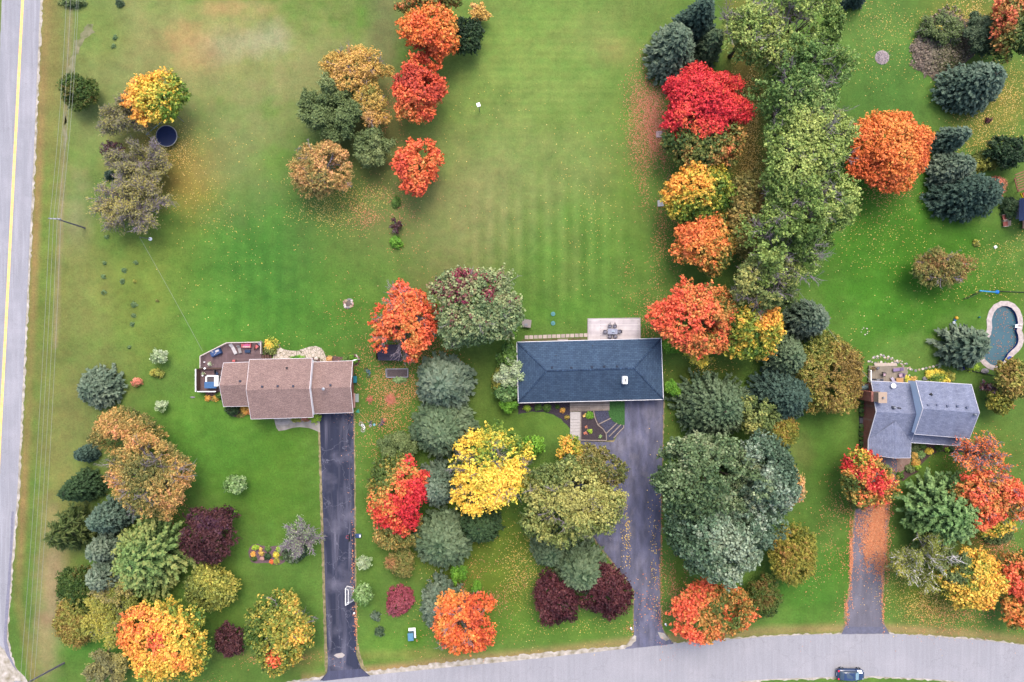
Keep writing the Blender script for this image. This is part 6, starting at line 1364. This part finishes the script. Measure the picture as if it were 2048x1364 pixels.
t = thing('utility_box', 824, 1267, 'blue-green electrical utility box on a white concrete pad near the side road', 'utility box'); c = P(824, 1267); part(MB().box(c + Vector((.05, .12, .06)), (1.1, 1.6, .12), .06), 'pad', M_WHITEB, t); part(MB().box(c + Vector((-.05, -.08, .6)), (.82, 1.15, 1.0), .06), 'cabinet', C('box_teal', (62, 110, 130)), t, bevel=.03); part(MB().box(c + Vector((-.05, -.08, 1.13)), (.88, 1.2, .06), .06), 'lid', C('lid_blue', (98, 156, 190)), t)
for x, y, l, c1 in ((708.5,1226,'small white and red marker post at the right edge of the sealed driveway', (236, 190, 180)), (1262,1256,'white driveway marker left of the wide driveway mouth', (230, 232, 240)), (1331,1248,'white driveway marker right of the wide driveway mouth', (214, 224, 236))):
    t = thing('marker_post', x, y, l, 'marker'); part(MB().lathe(P(x, y), [(.13, 0), (.1, .5), (.14, .52), (.05, .62)], 8), 'post', C('marker_%d' % x, c1), t); part(MB().box(P(x, y, .66), (.22, .2, .1)), 'cap', M_WHITEB, t)
# flower island
sheet('garden_bed', [(497,1105),(499,1094),(506,1089),(516,1088),(530,1092),(545,1093),(556,1092),(566,1095),(572,1104),(575,1113),(570,1124),(562,1128),(550,1130),(540,1126),(524,1125),(512,1127),(502,1123),(498,1115)], .016, mat('purple_mulch', alb((124, 98, 108)), .95, .4, 7, .5), amp=.08)
for x, y, r, p_, l in ((511,1095,7,'limebush','bright lime plant at the top left of the flower island'),(521,1098,3,'yelfallen','tiny cream plant beside the bright lime one on the island'),(535,1098,7,'green','green plant at the top centre of the flower island'),(558,1099,6,'limebush','lime plant at the top right of the flower island'),
        (551,1109,7,'yellow','pale yellow plant, brightest on the flower island'),(543,1124,4,'orange','small orange plant at the bottom of the flower island'),(552,1123,7,'oliveyel','green and yellow plant at the bottom right of the flower island'),(534,1113,8,'darkgreen','dark green plant in the centre of the flower island'),
        (506,1109,5,'flower','orange-yellow plant at the left edge of the flower island'),(508,1118,6,'cedar','brownish plant at the lower left of the flower island'),(523,1107,5,'gold','tan tuft left of centre on the flower island'),(564,1116,5,'green','small green plant at the right end of the flower island')):
    T('shrub', x, y, r * .8, r * .72, .45, p_, l, cat='plant', name='garden_plant', group='plants on the flower island', clump=.2, leaf=.11)
tag(MB().blob(P(524, 1117, .1), (.4, .3, .14), 4).build('boulder', SM[1]), 'pinkish flat boulder in the flower island', 'boulder')
tag(MB().blob(P(385, 794.5, .1), (.4, .14, .1), 5).build('boulder', SM[3]), 'thin grey stone on the lawn left of the hot tub', 'boulder')

# ---------------------------------------------------------------- house 2: decks, paths, beds
M_GDECK = brickmat('grey_deck_boards', alb((228, 220, 222), .55), alb((208, 200, 204), .55), alb((150, 140, 144)), 6.0, .2, .016, .8, 'Object', 0, .14, 1.0, .2, offset=.37)
t = thing('deck', 1228, 658, 'pale grey stepped deck with a dining table behind the blue roofed house', 'deck')
for k, (i, z) in enumerate(((0, .18), (3.2, .34), (6.4, .5))): part(MB().prism(PX([(1175 + i,637 + i * .7),(1280.5 - i,635.5 + i * .7),(1281 - i,690),(1175 + i,690)]), .0 if k == 0 else z - .16, z), 'deck_step', M_GDECK, t); 
f = MB(); q = [(1176,690),(1176,638),(1280,636.5),(1281,690)]
for i in range(3): f.bar(P(*q[i], .12), P(*q[i + 1], .12), .1, .2)
part(f, 'edge_board', C('edge_grey', (190, 180, 180)), t)
M_SLATE = C('table_grey', (160, 166, 190), .4); M_CH = C('chair_dark', (74, 70, 86), .6)
t = thing('dining_table', 1224, 663, 'grey rectangular dining table in the centre of the pale grey deck', 'table', .5); c = P(1224, 663, .5); part(MB().box(c + Vector((0, 0, .74)), (1.55, .85, .05)), 'table_top', M_SLATE, t, bevel=.02); [part(MB().box(c + Vector((a * .7, b * .35, .36)), (.06, .06, .72)), 'leg', M_CH, t) for a in (-1, 1) for b in (-1, 1)]
tag(MB().blob(c + Vector((.05, .02, .83)), (.3, .14, .08), 3).build('centrepiece', C('centre_blue', (190, 205, 226))), 'pale cloth bundle on the grey dining table', 'centrepiece')
for x, y, a, l in ((1219,652,-90,'left chair on the far side of the deck dining table'),(1229,652,-90,'right chair on the far side of the deck dining table'),(1219,674,90,'left chair on the house side of the deck dining table'),(1230,674,90,'right chair on the house side of the deck dining table'),(1210,663.5,0,'chair at the left end of the deck dining table'),(1238,663,180,'chair at the right end of the deck dining table')):
    armchair('dining_chair', x, y, R(a), .55, C('seat_grey', (140, 140, 160)), M_CH, l, z=.5, group='dining chairs round the deck table')
x = 1049; k = 0; gs = 'square slabs of the garden path'
while x < 1174:
    w_ = 8.5; yy = 674.5 - (x - 1049) * .037; t = tag(MB().prism(PX([(x + .5,yy - 3.4),(x + w_ - .4,yy - 3.6),(x + w_ - .4,yy + 3.5),(x + .5,yy + 3.5)]), .0, .06).build('paving_slab', C('slab_%d' % (k % 3), ((196, 180, 172), (206, 190, 182), (186, 172, 166))[k % 3])), 'beige slab in the straight path leading to the pale grey deck', 'paving slab', gs); x += w_ + .6; k += 1
tag(MB().prism(PX([(1115,678),(1136,677.5),(1136,686),(1115,686)]), 0, .07).build('paving_slab', C('slab_big', (172, 162, 156))), 'large grey slab between the slab path and the back wall of the blue roofed house', 'paving slab')
sheet('garden_bed', [(1045,679),(1172,675),(1172,690),(1040,692)], .01, mat('bare_soil', alb((128, 104, 84)), .95, .3, 2, .3, c2=alb((110, 118, 70))), amp=.08)
M_BDW = brickmat('boardwalk_boards', alb((186, 174, 166)), alb((164, 150, 142)), alb((120, 106, 100)), 4.0, .28, .03, .85, 'Object', 0, .22, 1.2, .3)
t = thing('front_deck', 1179, 814, 'weathered front deck joined to a boardwalk in front of the blue roofed house', 'deck'); part(MB().prism(PX([(1139.5,796),(1219,793),(1218.5,820.5),(1139.5,823)]), .1, .3), 'deck_boards', M_BDW, t)
M_BW2 = C('boardwalk_pale', (206, 200, 200), .85)
y = 824
for k, dy in enumerate((15, 6.4, 6, 6, 6.4, 6.4, 6, 6)): part(MB().prism(PX([(1140,y),(1160.5,y - .4),(1160.5,y + dy - .8),(1140.3,y + dy - .5)]), .02, .26 - k * .02), 'boardwalk_step', M_BW2, t); y += dy
sheet('garden_bed', [(1036,800),(1141,797),(1141,860),(1134,850),(1122,838),(1106,829),(1088,824),(1066,823),(1050,825),(1036,829)], .016, M_MULCHD, amp=.08)
sheet('garden_bed', [(1162,822),(1188,822),(1195,842),(1205,853),(1212,868),(1213,880),(1162,880)], .2, mat('terrace_mulch', alb((78, 68, 76)), .95, .35, 7, .5), thick=.2)
sheet('gravel_terrace', [(1188,822),(1218,821),(1219,836),(1228,844),(1248,849),(1248,853),(1233,868),(1226,880),(1213,880),(1212,868),(1205,853),(1195,842)], .15, M_SLATEG, thick=.15)
sheet('lawn_patch', [(1218,798),(1249,797),(1249,849),(1241,850),(1232,846),(1224,840),(1218,831),(1216,820)], .19, mat('patch_grass', alb((58, 104, 52)), .95, .15, 5, .4, c2=alb((74, 124, 62))), thick=.18)
TE = 'timber edgings of the terraced beds'
for pts, l in (([(1161.5,823),(1161.5,880)], 'timber edging along the boardwalk side of the terraced bed'), ([(1161.5,880),(1213,881)], 'timber edging along the lower side of the terraced bed'), ([(1187,822),(1190,836),(1196,850),(1206,858),(1212,867),(1213,880)], 'curved timber edging between dark bed and slate gravel'), ([(1196,849),(1222,836)], 'topmost slanted timber edging across the slate gravel'), ([(1212,867),(1234,846)], 'second slanted timber edging across the slate gravel'), ([(1218,873),(1242,849)], 'third slanted timber edging across the slate gravel'), ([(1227,876),(1241,861),(1247,855),(1247,850)], 'lowest timber edging, next to the wide driveway')):
    mb = MB(); [mb.bar(P(*pts[i], .2), P(*pts[i + 1], .2), .14, .28) for i in range(len(pts) - 1)]; tag(mb.build('timber_edging', M_TIMBER), l, 'timber edging', TE)
for x, y, r, h_, p_, l in ((1180,829,9,.9,'lime','bright green ball plant at the top of the terraced bed'),(1172,854,2.5,.3,'pinkflower','upper small pink plant in the terraced bed'),(1171,866,3,.3,'pinkflower','lower small pink plant in the terraced bed'),(1180,863,5,.6,'limebush','small lime ball plant in the middle of the terraced bed'),(1201,873,4,.5,'palegreen','small light green plant in the lower corner of the terraced bed'),(1169,831,3,.4,'yelfallen','tiny pale plant in the upper corner of the terraced bed'),
        (1055,817,7,.9,'limebush','yellow-green bush in the front bed of the blue roofed house'),(1076,815,8,.8,'green','left green bush in the middle of the front bed'),(1094,816,9,.8,'green','right green bush in the middle of the front bed'),(1114,813,4,.5,'green','small green plant near the deck end of the front bed'),(1126,820,5,.5,'flower','yellow-orange plant near the boardwalk in the front bed'),(1134,835,4,.6,'cedaryel','thin yellowish plant at the curved tip of the front bed'),(1065,808,4,.5,'purplebr','small purple plant against the front wall')):
    T('shrub', x, y, r * .85, r * .77, h_ * .8, p_, l, cat='plant', name='garden_plant', clump=.2, leaf=.11)

# ---------------------------------------------------------------- house 3: deck, stones, beds
M_TDECK = brickmat('tan_deck_boards', alb((176, 166, 152)), alb((160, 150, 136)), alb((120, 110, 98)), 4.0, .16, .012, .85, 'Object', R(90), .15, 1.2, .2)
t = thing('deck', 1770, 748, 'tan wooden deck with a white side rail behind the grey roofed house', 'deck'); part(MB().prism(PX([(1735,731),(1811,734),(1811,748),(1806,752),(1806,775),(1735,775)]), .3, .5), 'deck_boards', M_TDECK, t)
part(MB().prism(PX([(1747,726),(1792,726),(1792,729),(1747,729)]), .02, .2), 'deck_step', C('step_pale', (206, 190, 178)), t); part(MB().prism(PX([(1747,728.6),(1792,728.6),(1792,732),(1747,732)]), .02, .36), 'deck_step', C('step_pale', (206, 190, 178)), t)
railing(t, [(1736,740),(1736,772)], .5, .95, M_WHITEB)
M_PLUM = C('plum_sling', (150, 130, 170)); M_PCH = C('pale_pink_sling', (214, 180, 196))
deckchair('lounger', 1793.5, 739, R(8), 1.5, .5, M_PLUM, 'purple-grey lounger on the tan deck', z=.5); armchair('patio_chair', 1765, 748.5, R(-20), .6, M_PCH, M_BLACK, 'pale pink chair in the middle of the tan deck', z=.5); armchair('patio_chair', 1798.5, 750, R(180), .66, M_PCH, M_PLUM, 'wide pink chair on the right of the tan deck', z=.5); deckchair('lounger', 1784, 760, R(-60), .95, .45, M_LAV, 'lavender chair half under the grey roof edge on the tan deck', z=.5)
t = thing('grill', 1750, 760, 'black barbecue grill at the grey roof edge on the tan deck', 'grill', .5); c = P(1750, 760, .5); part(MB().box(c + Vector((0, 0, .45)), (1.2, .45, .8)), 'cabinet', M_BLACK, t, bevel=.04); part(MB().box(c + Vector((0, 0, .9)), (.75, .5, .2), 0, .8), 'lid', M_GREY, t, bevel=.04); part(MB().box(c + Vector((-.75, 0, .75)), (.35, .4, .04)).box(c + Vector((.75, 0, .75)), (.35, .4, .04)), 'shelf', M_DGREY, t)
t = thing('deck_box', 1799, 760.5, 'tan storage box at the lower right corner of the tan deck', 'storage box', .5); part(MB().box(P(1799, 761, .72), (1.0, .75, .44)), 'body', C('tan_box', (196, 150, 100)), t); part(MB().box(P(1799, 761, .97), (1.05, .8, .06)), 'lid', C('tan_lid', (206, 160, 108)), t)
pot(1754.5, 736, .5, 'small grey pot near the steps of the tan deck', M_GREY, None, .2); pot(1745, 737, .5, 'large brown dried plant in a pot at the corner of the tan deck', M_BRN, 'cedarbr', .32, .4)
rs_ = random.Random(21); SG3 = 'loose stones round the tan deck'; n = 0
for (x0, y0, x1, y1, cnt, wd) in ((1737,722,1762,713,9,3.5),(1762,713,1800,722,15,4),(1740,726,1800,724,9,2.5),(1800,722,1824,740,14,4.5),(1806,730,1818,750,8,4),(1828,742,1884,728,8,.6)):
    for k in range(cnt):
        f = (k + .5) / cnt; x = x0 + (x1 - x0) * f + rs_.uniform(-wd, wd) * .5; y = y0 + (y1 - y0) * f + rs_.uniform(-wd, wd); s = rs_.uniform(.11, .23) if wd > 1 else rs_.uniform(.19, .26)
        o = MB().blob(P(x, y, .03), (s, s * rs_.uniform(.7, 1), .07), n, 8, 5).build('stepping_stone', SM[(0, 3, 2)[n % 3]]); n += 1
        tag(o, 'pale flat stone in the line of stepping stones leading toward the pool' if wd < 1 else 'pale rounded stone in the loose band edging the tan deck', 'stepping stone', 'stepping stones toward the pool' if wd < 1 else SG3)
T('shrub', 1812,758,7,6,.9,'yellow','yellow bush squeezed between the tan storage box and the taller wing', cat='shrub'); tag(MB().blob(P(1850, 757, .2), (.45, .3, .28), 4).build('boulder', SM[3]), 'grey boulder behind the taller wing of the grey roofed house', 'boulder'); T('shrub', 1828,758,6,3,.5,'gold','low tan plants left of the grey boulder behind the taller wing', cat='plants', name='garden_plant')
t = thing('oil_tank', 1728, 775, 'green-grey horizontal tank at the left end of the grey roofed house', 'tank'); c = P(1729, 775.5, .9); part(MB().tube([c - Vector((.65, -.02, 0)), c - Vector((.55, 0, 0)), c + Vector((.55, -.02, 0)), c + Vector((.65, 0, 0))], .42, .42, 16), 'tank_body', C('tank_green', (110, 134, 136), .5), t, smooth=False); [part(MB().bar(c + Vector((a * .4, b * .25, -.3)), c + Vector((a * .4, b * .3, -.9)), .06), 'leg', M_DGREY, t) for a in (-1, 1) for b in (-1, 1)]
tag(MB().tube([P(1737, 769, 2.5), P(1716, 769.5, 2.3)], .05, .05, 6).tube([P(1716, 769.5, 2.3), P(1717, 770)], .04, .04, 6).build('awning_bar', M_DGREY), 'dark bar sticking out left above the green-grey tank', 'bar')
t = thing('air_conditioner', 1729, 791, 'small white metal stand beside the brick chimney base', 'stand'); a_ = P(1727, 785, .8); b_ = P(1727, 797, .8); part(MB().tube([a_ - Vector((0, 0, .8)), a_, b_, b_ - Vector((0, 0, .8))], .04), 'frame', M_WHITEB, t); part(MB().bar(a_.lerp(b_, .6), a_.lerp(b_, .6) + Vector((.45, 0, 0)), .05), 'bracket', M_WHITEB, t)
sheet('garden_bed', [(1718,800),(1727,800),(1727,840),(1727,900),(1724,903),(1718,900)], .016, M_MULCHD, amp=.05)
for k, y in enumerate((803,811,820,829,851,859,868,877,886,894)): T('cedar', 1722.5, y, 4.2, 3.8, .7, 'green' if k % 2 else 'pine', 'small clipped round shrub in the row along the left brick wall', cat='shrub', name='ball_shrub', group='clipped shrubs in a row along the brick wall', clump=.16, leaf=.08)
tag(MB().prism(PX([(1719,836),(1728,836),(1728,846),(1719,846)]), 0, .15).build('door_step', M_GREY), 'grey concrete step at the side door in the clipped shrub row', 'step')
T('shrub', 1723,903,8,6,.8,'oliveyel','yellow-green plants below the clipped shrub row', cat='shrub')
sheet('paver_walk', [(1793,910),(1821,914),(1821,922),(1817,932),(1808,940),(1800,944),(1794,946)], .04, brickmat('tan_pavers', alb((176, 148, 138)), alb((160, 132, 122)), alb((130, 104, 94)), .3, .15, .012, .9, 'Object', .3, .15), thick=.04)
sheet('garden_bed', [(1822,888),(1925,884),(1924,900),(1915,907),(1905,908),(1895,904),(1884,903),(1872,905),(1860,912),(1850,921),(1842,930),(1836,944),(1820,952),(1806,962),(1797,956),(1793,948),(1802,946),(1812,940),(1820,932),(1823,920)], .016, mat('brown_mulch', alb((100, 76, 76)), .95, .4, 6, .5), amp=.08)
for x, y, r, h_, p_, l in ((1831,896,9,.9,'olive','grey-green bush against the garage corner'),(1846,893,7,.8,'green','green plant under the porch roof'),(1842,908,9,1.0,'palegreen','pale green spiky plant in the front bed of the grey roofed house'),(1858,902,7,.8,'yellow','bright yellow plant in the front bed of the grey roofed house'),(1879,895,9,.9,'green','large green plant in the middle of the front bed'),(1894,900,4,.5,'limebush','small lime plant in the front bed'),(1903,899,6,.6,'darkgreen','dark green plant near the right end of the front bed'),(1914,901,5,.5,'cedar','brownish plant at the right end of the front bed'),(1927,885,7,.9,'cedaryel','yellow-green bush at the right corner of the porch roof'),
        (1830,911,7,.8,'gold','tan feathery plant beside the tan pavers'),(1834,925,9,1.0,'flower','orange-yellow flowering bush beside the tan pavers'),(1834,934,7,.9,'limebush','yellow-green bush below the orange flowering one'),(1820,938,9,.9,'olive','grey round bush beside the lower end of the tan pavers'),(1801,952,8,.8,'green','dark green plant at the foot of the tan pavers')):
    T('shrub', x, y, r * .85, r * .77, h_ * .8, p_, l, cat='plant', name='garden_plant', clump=.22, leaf=.12)
# pool
t = thing('pool', 2008, 670, 'kidney-shaped pool of dull teal water with a pale stone rim', 'pool', 0); cop = grow(POOLW, .82); mb = MB(); n = len(POOLW)
inn = [tuple(q) for q in POOLW]
for i in range(n):
    j = (i + 1) % n; a, b, c, d = inn[i], inn[j], cop[j], cop[i]
    mb.face([(a[0], a[1], .06), (d[0], d[1], .06), (c[0], c[1], .06), (b[0], b[1], .06)][::-1]); mb.face([(d[0], d[1], .06), (d[0], d[1], 0), (c[0], c[1], 0), (c[0], c[1], .06)]); mb.face([(a[0], a[1], .06), (b[0], b[1], .06), (b[0], b[1], -.03), (a[0], a[1], -.03)])
part(mb, 'coping', mat('coping_stone', alb((206, 192, 190)), .85, .15, 2.5, .2, c2=alb((222, 210, 206))), t)
li = MB(); [li.face([(inn[i][0], inn[i][1], .0), (inn[(i + 1) % n][0], inn[(i + 1) % n][1], .0), (inn[(i + 1) % n][0], inn[(i + 1) % n][1], -1.2), (inn[i][0], inn[i][1], -1.2)]) for i in range(n)]; part(li, 'liner', C('liner_blue', (20, 70, 150)), t)
part(MB().face([(x, y, -.42) for x, y in inn[::-1]] if sum(inn[i][0] * inn[(i + 1) % n][1] - inn[(i + 1) % n][0] * inn[i][1] for i in range(n)) < 0 else [(x, y, -.42) for x, y in inn]), 'water', mat('pool_water', alb((78, 120, 134), KG * 0.9), .12, .08, .4, 0, spec=.5), t)
rng = np.random.default_rng(2); pts = rng.uniform([1962, 612], [2036, 730], (420, 2)); ok = [inside(np.array([x]), np.array([y]), POOL)[0] and rng.random() < .55 for x, y in pts]; pts = pts[ok]; L = np.array([P(x, y, -.39) for x, y in pts]); m_ = len(L); A = nrm(rng.normal(size=(m_, 3)) * [1, 1, .05]); B = np.cross(np.array([0, 0, 1.]), A)
o = quads('floating_leaves', L, A * .09, B * .06, colours(rng, 'orfallen', rng.random(m_)) / KL * .5, M_LEAF, None); o['kind'] = 'stuff'
t = thing('pool_ladder', 2032, 652, 'white ladder on the right side of the pool', 'ladder'); c = P(2032, 652); [part(MB().tube([c + Vector((.5, a, 0)), c + Vector((.5, a, .5)), c + Vector((-.1, a, .5)), c + Vector((-.15, a, -1))], .03), 'rail', M_WHITEB, t) for a in (-.25, .25)]; part(MB().box(c + Vector((0, 0, .12)), (.4, .5, .05)), 'step', M_WHITEB, t)
t = thing('swim_ring', 2020, 718, 'blue round swim ring on the pool rim', 'swim ring'); part(MB().ring(P(2020, 718, .2), .32, .13, 22, 8), 'ring', C('ring_blue', (60, 86, 190), .4), t, smooth=True); part(MB().lathe(P(2020, 718, .12), [(.2, 0), (.2, .03)], 12), 'seat', C('ring_pale', (130, 150, 220)), t)
for k, (x, y, s) in enumerate(((1948,713,.35),(1953,718,.4),(1958,717,.3),(1944,708,.3))): tag(MB().blob(P(x, y, .15), (s, s * .8, .25), k).build('boulder', SM[0]), 'white boulder heaped at the lower left of the pool rim', 'boulder', 'white boulders at the pool rim')
tag(MB().blob(P(1970, 742, .2), (.65, .45, .3), 9).build('boulder', SM[3]), 'large grey-white boulder below the pool', 'boulder')
T('shrub', 1945,733,10,8,.9,'limebush','yellow-green flowering plants between the pool and the mesh fence', cat='shrub')
def fence(pts, h, label, name='mesh_fence'):
    t = empty(name, P(*pts[0]), label, 'fence')
    for i in range(len(pts) - 1):
        a, b = P(*pts[i]), P(*pts[i + 1]); L_ = (b - a).length; U = Vector((0, 0, h)); s = MB(); s.bar(a + U * .95, b + U * .95, .05, .06); s.bar(a + U * .06, b + U * .06, .03)
        [s.bar(a.lerp(b, k / max(1, int(L_ / .18))) + U * .06, a.lerp(b, k / max(1, int(L_ / .18))) + U * .95, .018) for k in range(int(L_ / .18))]; part(s, 'mesh_panel', M_BLACK, t)
        for k in range(int(L_ / 1.6) + 1): e = a.lerp(b, min(1, k * 1.6 / L_)); part(MB().tube([e, e + U], .04, .04, 6), 'post', M_BLACK, t)
fence([(1926,598),(1958,582),(2060,586)], 1.2, 'black mesh fence running above the pool'); fence([(1893,727),(1914,737),(1955,745),(1985,752)], 1.2, 'black mesh fence running below the pool')
tag(MB().tube([P(1959, 581.5, 1.3), P(1993, 584.5, 1.3)], .1, .1, 8).build('pool_noodle', C('noodle_blue', (70, 170, 225), .5)), 'light blue pool noodle lying on top of the mesh fence', 'pool noodle'); tag(MB().blob(P(1994, 584, 1.15), .32, 2, 14, 10, 0).build('ball', C('ball_blue', (20, 130, 230), .4), smooth=True), 'bright blue ball on the mesh fence above the pool', 'ball')
tag(MB().blob(P(1913, 636, .3), .27, 2, 14, 10, 0).build('ball', C('ball_orange', (240, 180, 60), .5), smooth=True), 'small orange ball above the greyish pine by the pool', 'ball')
t = thing('pool_float', 1909, 643, 'blue and white folded pool float under the orange ball', 'pool float'); part(MB().box(P(1910, 640, .15), (.3, .4, .25), .4), 'blue_end', C('float_blue', (50, 110, 170)), t, bevel=.05); part(MB().box(P(1908, 645, .15), (.4, .45, .2), .5), 'white_end', C('float_white', (200, 214, 226)), t, bevel=.05)
t = thing('toy_boat', 1919, 736, 'small blue and pink toy tub on the lower mesh fence', 'toy'); part(MB().lathe(P(1922, 736), [(.25, 0), (.36, .4), (.3, .4), (.22, .1), (.01, .1)], 14), 'tub', C('tub_blue', (30, 50, 140)), t); part(MB().blob(P(1921, 738.5, .3), (.3, .12, .12), 3), 'cushion', C('tub_pink', (220, 80, 140)), t)
tag(MB().lathe(P(1957, 634.5), [(.1, 0), (.12, .3), (.06, .4)], 8).build('toy', C('toy_teal', (40, 140, 160))), 'tiny teal and orange toy on the grass left of the pool', 'toy')
# chairs, lounger and playhouse on the right lawn
M_ADI = C('adirondack_red', (140, 74, 66)); M_ADC = C('adirondack_pale', (196, 176, 168))
for x, y, l in ((2006,435.5,'upper of two red-brown lawn chairs left of the playhouse'),(2007,448.5,'lower of two red-brown lawn chairs left of the playhouse')):
    armchair('lawn_chair', x, y, R(190 if y < 440 else 186), .95, M_ADI, M_ADC, l, z=0, group='red-brown lawn chairs')
deckchair('sun_lounger', 1682, 696.5, R(-42), 1.7, .9, M_WHITEB, 'white folded sun lounger right above the large round brown-green cedar', z=0, back=.25)
tag(MB().box(P(1991, 494, .12), (.42, .42, .2), .6, .9).build('salt_block', M_WHITEB, bevel=.03), 'small white square block alone on the right lawn', 'block')
t = thing('playhouse', 2044, 424, 'little grey playhouse with a dark blue roof cut by the right edge', 'playhouse'); M_PH = C('playhouse_grey', (164, 164, 182)); zp = .9
q = [P(x, y) for x, y in ((2032,402),(2070,400),(2070,437),(2031,438))]; w = MB()
for i in range(4): a, b = q[i], q[(i + 1) % 4]; w.face([(a.x, a.y, 0), (b.x, b.y, 0), (b.x, b.y, 2.6), (a.x, a.y, 2.6)])
part(w, 'wall', M_PH, t); e = [P(2039, 397, 2.6), P(2080, 395, 2.6), P(2080, 441, 2.6), P(2038, 442, 2.6)]; r0_, r1_ = (e[0] + e[1]) / 2, (e[3] + e[2]) / 2; r0_.z = r1_.z = 4.2; mb = MB(); roof_face(mb, [e[0], r0_, r1_, e[3]], e[0], e[3]); roof_face(mb, [e[1], r0_, r1_, e[2]], e[1], e[2]); part(mb, 'roof', shingles('navy_shingles', alb((42, 60, 104)), alb((52, 70, 116)), .25, .1, .1), t)
win(t, (q[0].x, (q[0].y + q[3].y) / 2 + .2, 1.7), (-1, 0, 0), .5, .5)
part(MB().prism(PX([(2040,442),(2075,442),(2075,458),(2040,458)]), .5, .62), 'platform', C('platform_wood', (196, 150, 124)), t); [part(MB().box(P(2042, y, .25), (.1, .1, .5)), 'platform_post', M_BRN, t) for y in (444, 456)]
t = thing('slide', 2044, 391, 'bright yellow toy slide edge above the little grey playhouse', 'slide'); M_YS = C('slide_yellow', (236, 210, 20), .5); part(MB().bar(P(2040.5, 386, .8), P(2046, 397, .3), .1, .2), 'side_rail', M_YS, t); part(MB().bar(P(2046, 397, .3), P(2060, 396.5, .3), .1, .2), 'side_rail', M_YS, t); part(MB().prism(PX([(2042,386),(2060,386),(2060,396),(2046,396)]), .2, .26), 'chute', C('chute_red', (170, 80, 50)), t)
t = thing('pergola', 2042, 362, 'brown slatted pergola roof cut by the right edge above the yellow slide', 'pergola'); s = MB(); PZ = 2.4; s.bar(P(2029, 356, PZ), P(2036, 383, PZ), .14).bar(P(2036, 383, PZ), P(2062, 372, PZ), .14); [s.bar(P(2030 + k * 1.1, 350 + k * 5, PZ + .1), P(2052 + k * 1.1, 341 + k * 5, PZ + .1), .16) for k in range(7)]
part(s, 'slats', C('pergola_brown', (150, 96, 74)), t); [part(MB().bar(P(x, y), P(x, y, PZ), .12), 'post', M_BRN, t) for x, y in ((2032,358),(2037,382),(2058,374))]
# ---------------------------------------------------------------- parked car, nose to the right
def car():
    t = thing('parked_car', 1697, 1345, 'dark blue hatchback car parked on the lower edge of the side road', 'car'); o = P(1697, 1345); L_, Wd = 4.35, 1.85; yaw = R(-1)
    ca, sa = math.cos(yaw), math.sin(yaw)
    def g(x, y, z): return (o.x + x * ca - y * sa, o.y + x * sa + y * ca, z)
    paint = mat('car_paint', (0.012, 0.03, 0.085), .22, .03, 1, spec=.7); glass = mat('car_glass', (0.03, 0.05, 0.08), .05, .02, 1, spec=1.0)
    def loft(secs, n=16, e=4.0):
        mb = MB()
        for x, hw, z0, z1 in secs:
            for k in range(n):
                a = 2 * math.pi * k / n; cx_, sx_ = math.cos(a), math.sin(a); y = hw * math.copysign(abs(cx_) ** (2 / e), cx_); z = (z0 + z1) / 2 + (z1 - z0) / 2 * math.copysign(abs(sx_) ** (2 / e), sx_); mb.v.append(g(x, y, z))
        m = len(secs)
        for i in range(m - 1):
            for k in range(n): a = i * n + k; b = i * n + (k + 1) % n; mb.f.append((a, a + n, b + n, b))
        mb.f.append(tuple(range(n))); mb.f.append(tuple((m - 1) * n + k for k in range(n))[::-1]); return mb
    body = part(loft([(-2.17,.55,.35,.75),(-2.08,.78,.28,.92),(-1.7,.9,.24,1.0),(-1.0,.925,.22,1.0),(0,.925,.22,.98),(.9,.92,.22,.96),(1.5,.88,.24,.9),(1.95,.76,.28,.78),(2.17,.5,.35,.62)]), 'body', paint, t, smooth=True)
    part(loft([(-1.95,.58,.85,1.0),(-1.5,.68,.85,1.38),(-.9,.70,.85,1.47),(0,.70,.85,1.48),(.45,.68,.85,1.42),(.8,.66,.85,1.2),(1.25,.62,.85,.95)], 16, 5), 'cabin', glass, t, smooth=True)
    part(MB().face([g(-1.35,-.56,1.435),g(-.9,-.6,1.485),g(0,-.61,1.495),g(.3,-.58,1.475),g(.3,.58,1.475),g(0,.61,1.495),g(-.9,.6,1.485),g(-1.35,.56,1.435)]), 'roof_panel', paint, t)
    part(MB().face([g(.42,-.56,1.45),g(1.12,-.6,1.03),g(1.12,.6,1.03),g(.42,.56,1.45)]), 'windshield', mat('windshield_reflection_glass', (0.16, 0.26, 0.34), .08, .02, 1, spec=1.0), t)  # reflected light is put into the windshield's paler base colour
    for x in (-1.35, 1.35):
        for s in (-1, 1): q = part(MB().tube([g(x, s * .72, .33), g(x, s * .93, .33)], .33, .33, 20), 'wheel', M_BLACK, t); part(MB().tube([g(x, s * .92, .33), g(x, s * .945, .33)], .2, .2, 14), 'rim', M_GALV, q)
    for s in (-1, 1):
        part(MB().box(g(-2.0, s * .62, .9), (.22, .26, .12), yaw), 'taillight', mat('tail_red', (.55, .01, .03), .3, .05, 2), t); part(MB().box(g(1.93, s * .6, .74), (.3, .24, .1), yaw), 'headlight', M_GALV, t); part(MB().box(g(.75, s * 1.0, 1.0), (.16, .2, .13), yaw), 'mirror', paint, t)
    part(MB().face([g(1.05, .36, 1.0), g(1.78, .30, .93), g(1.55, .86, .93), g(.85, .86, .99)]), 'white_patch', M_WHITEB, t)  # flat white patch over one front corner of the hood
    part(MB().box(g(-2.16, 0, .6), (.04, .5, .12), yaw), 'plate', M_WHITE, t)
car()
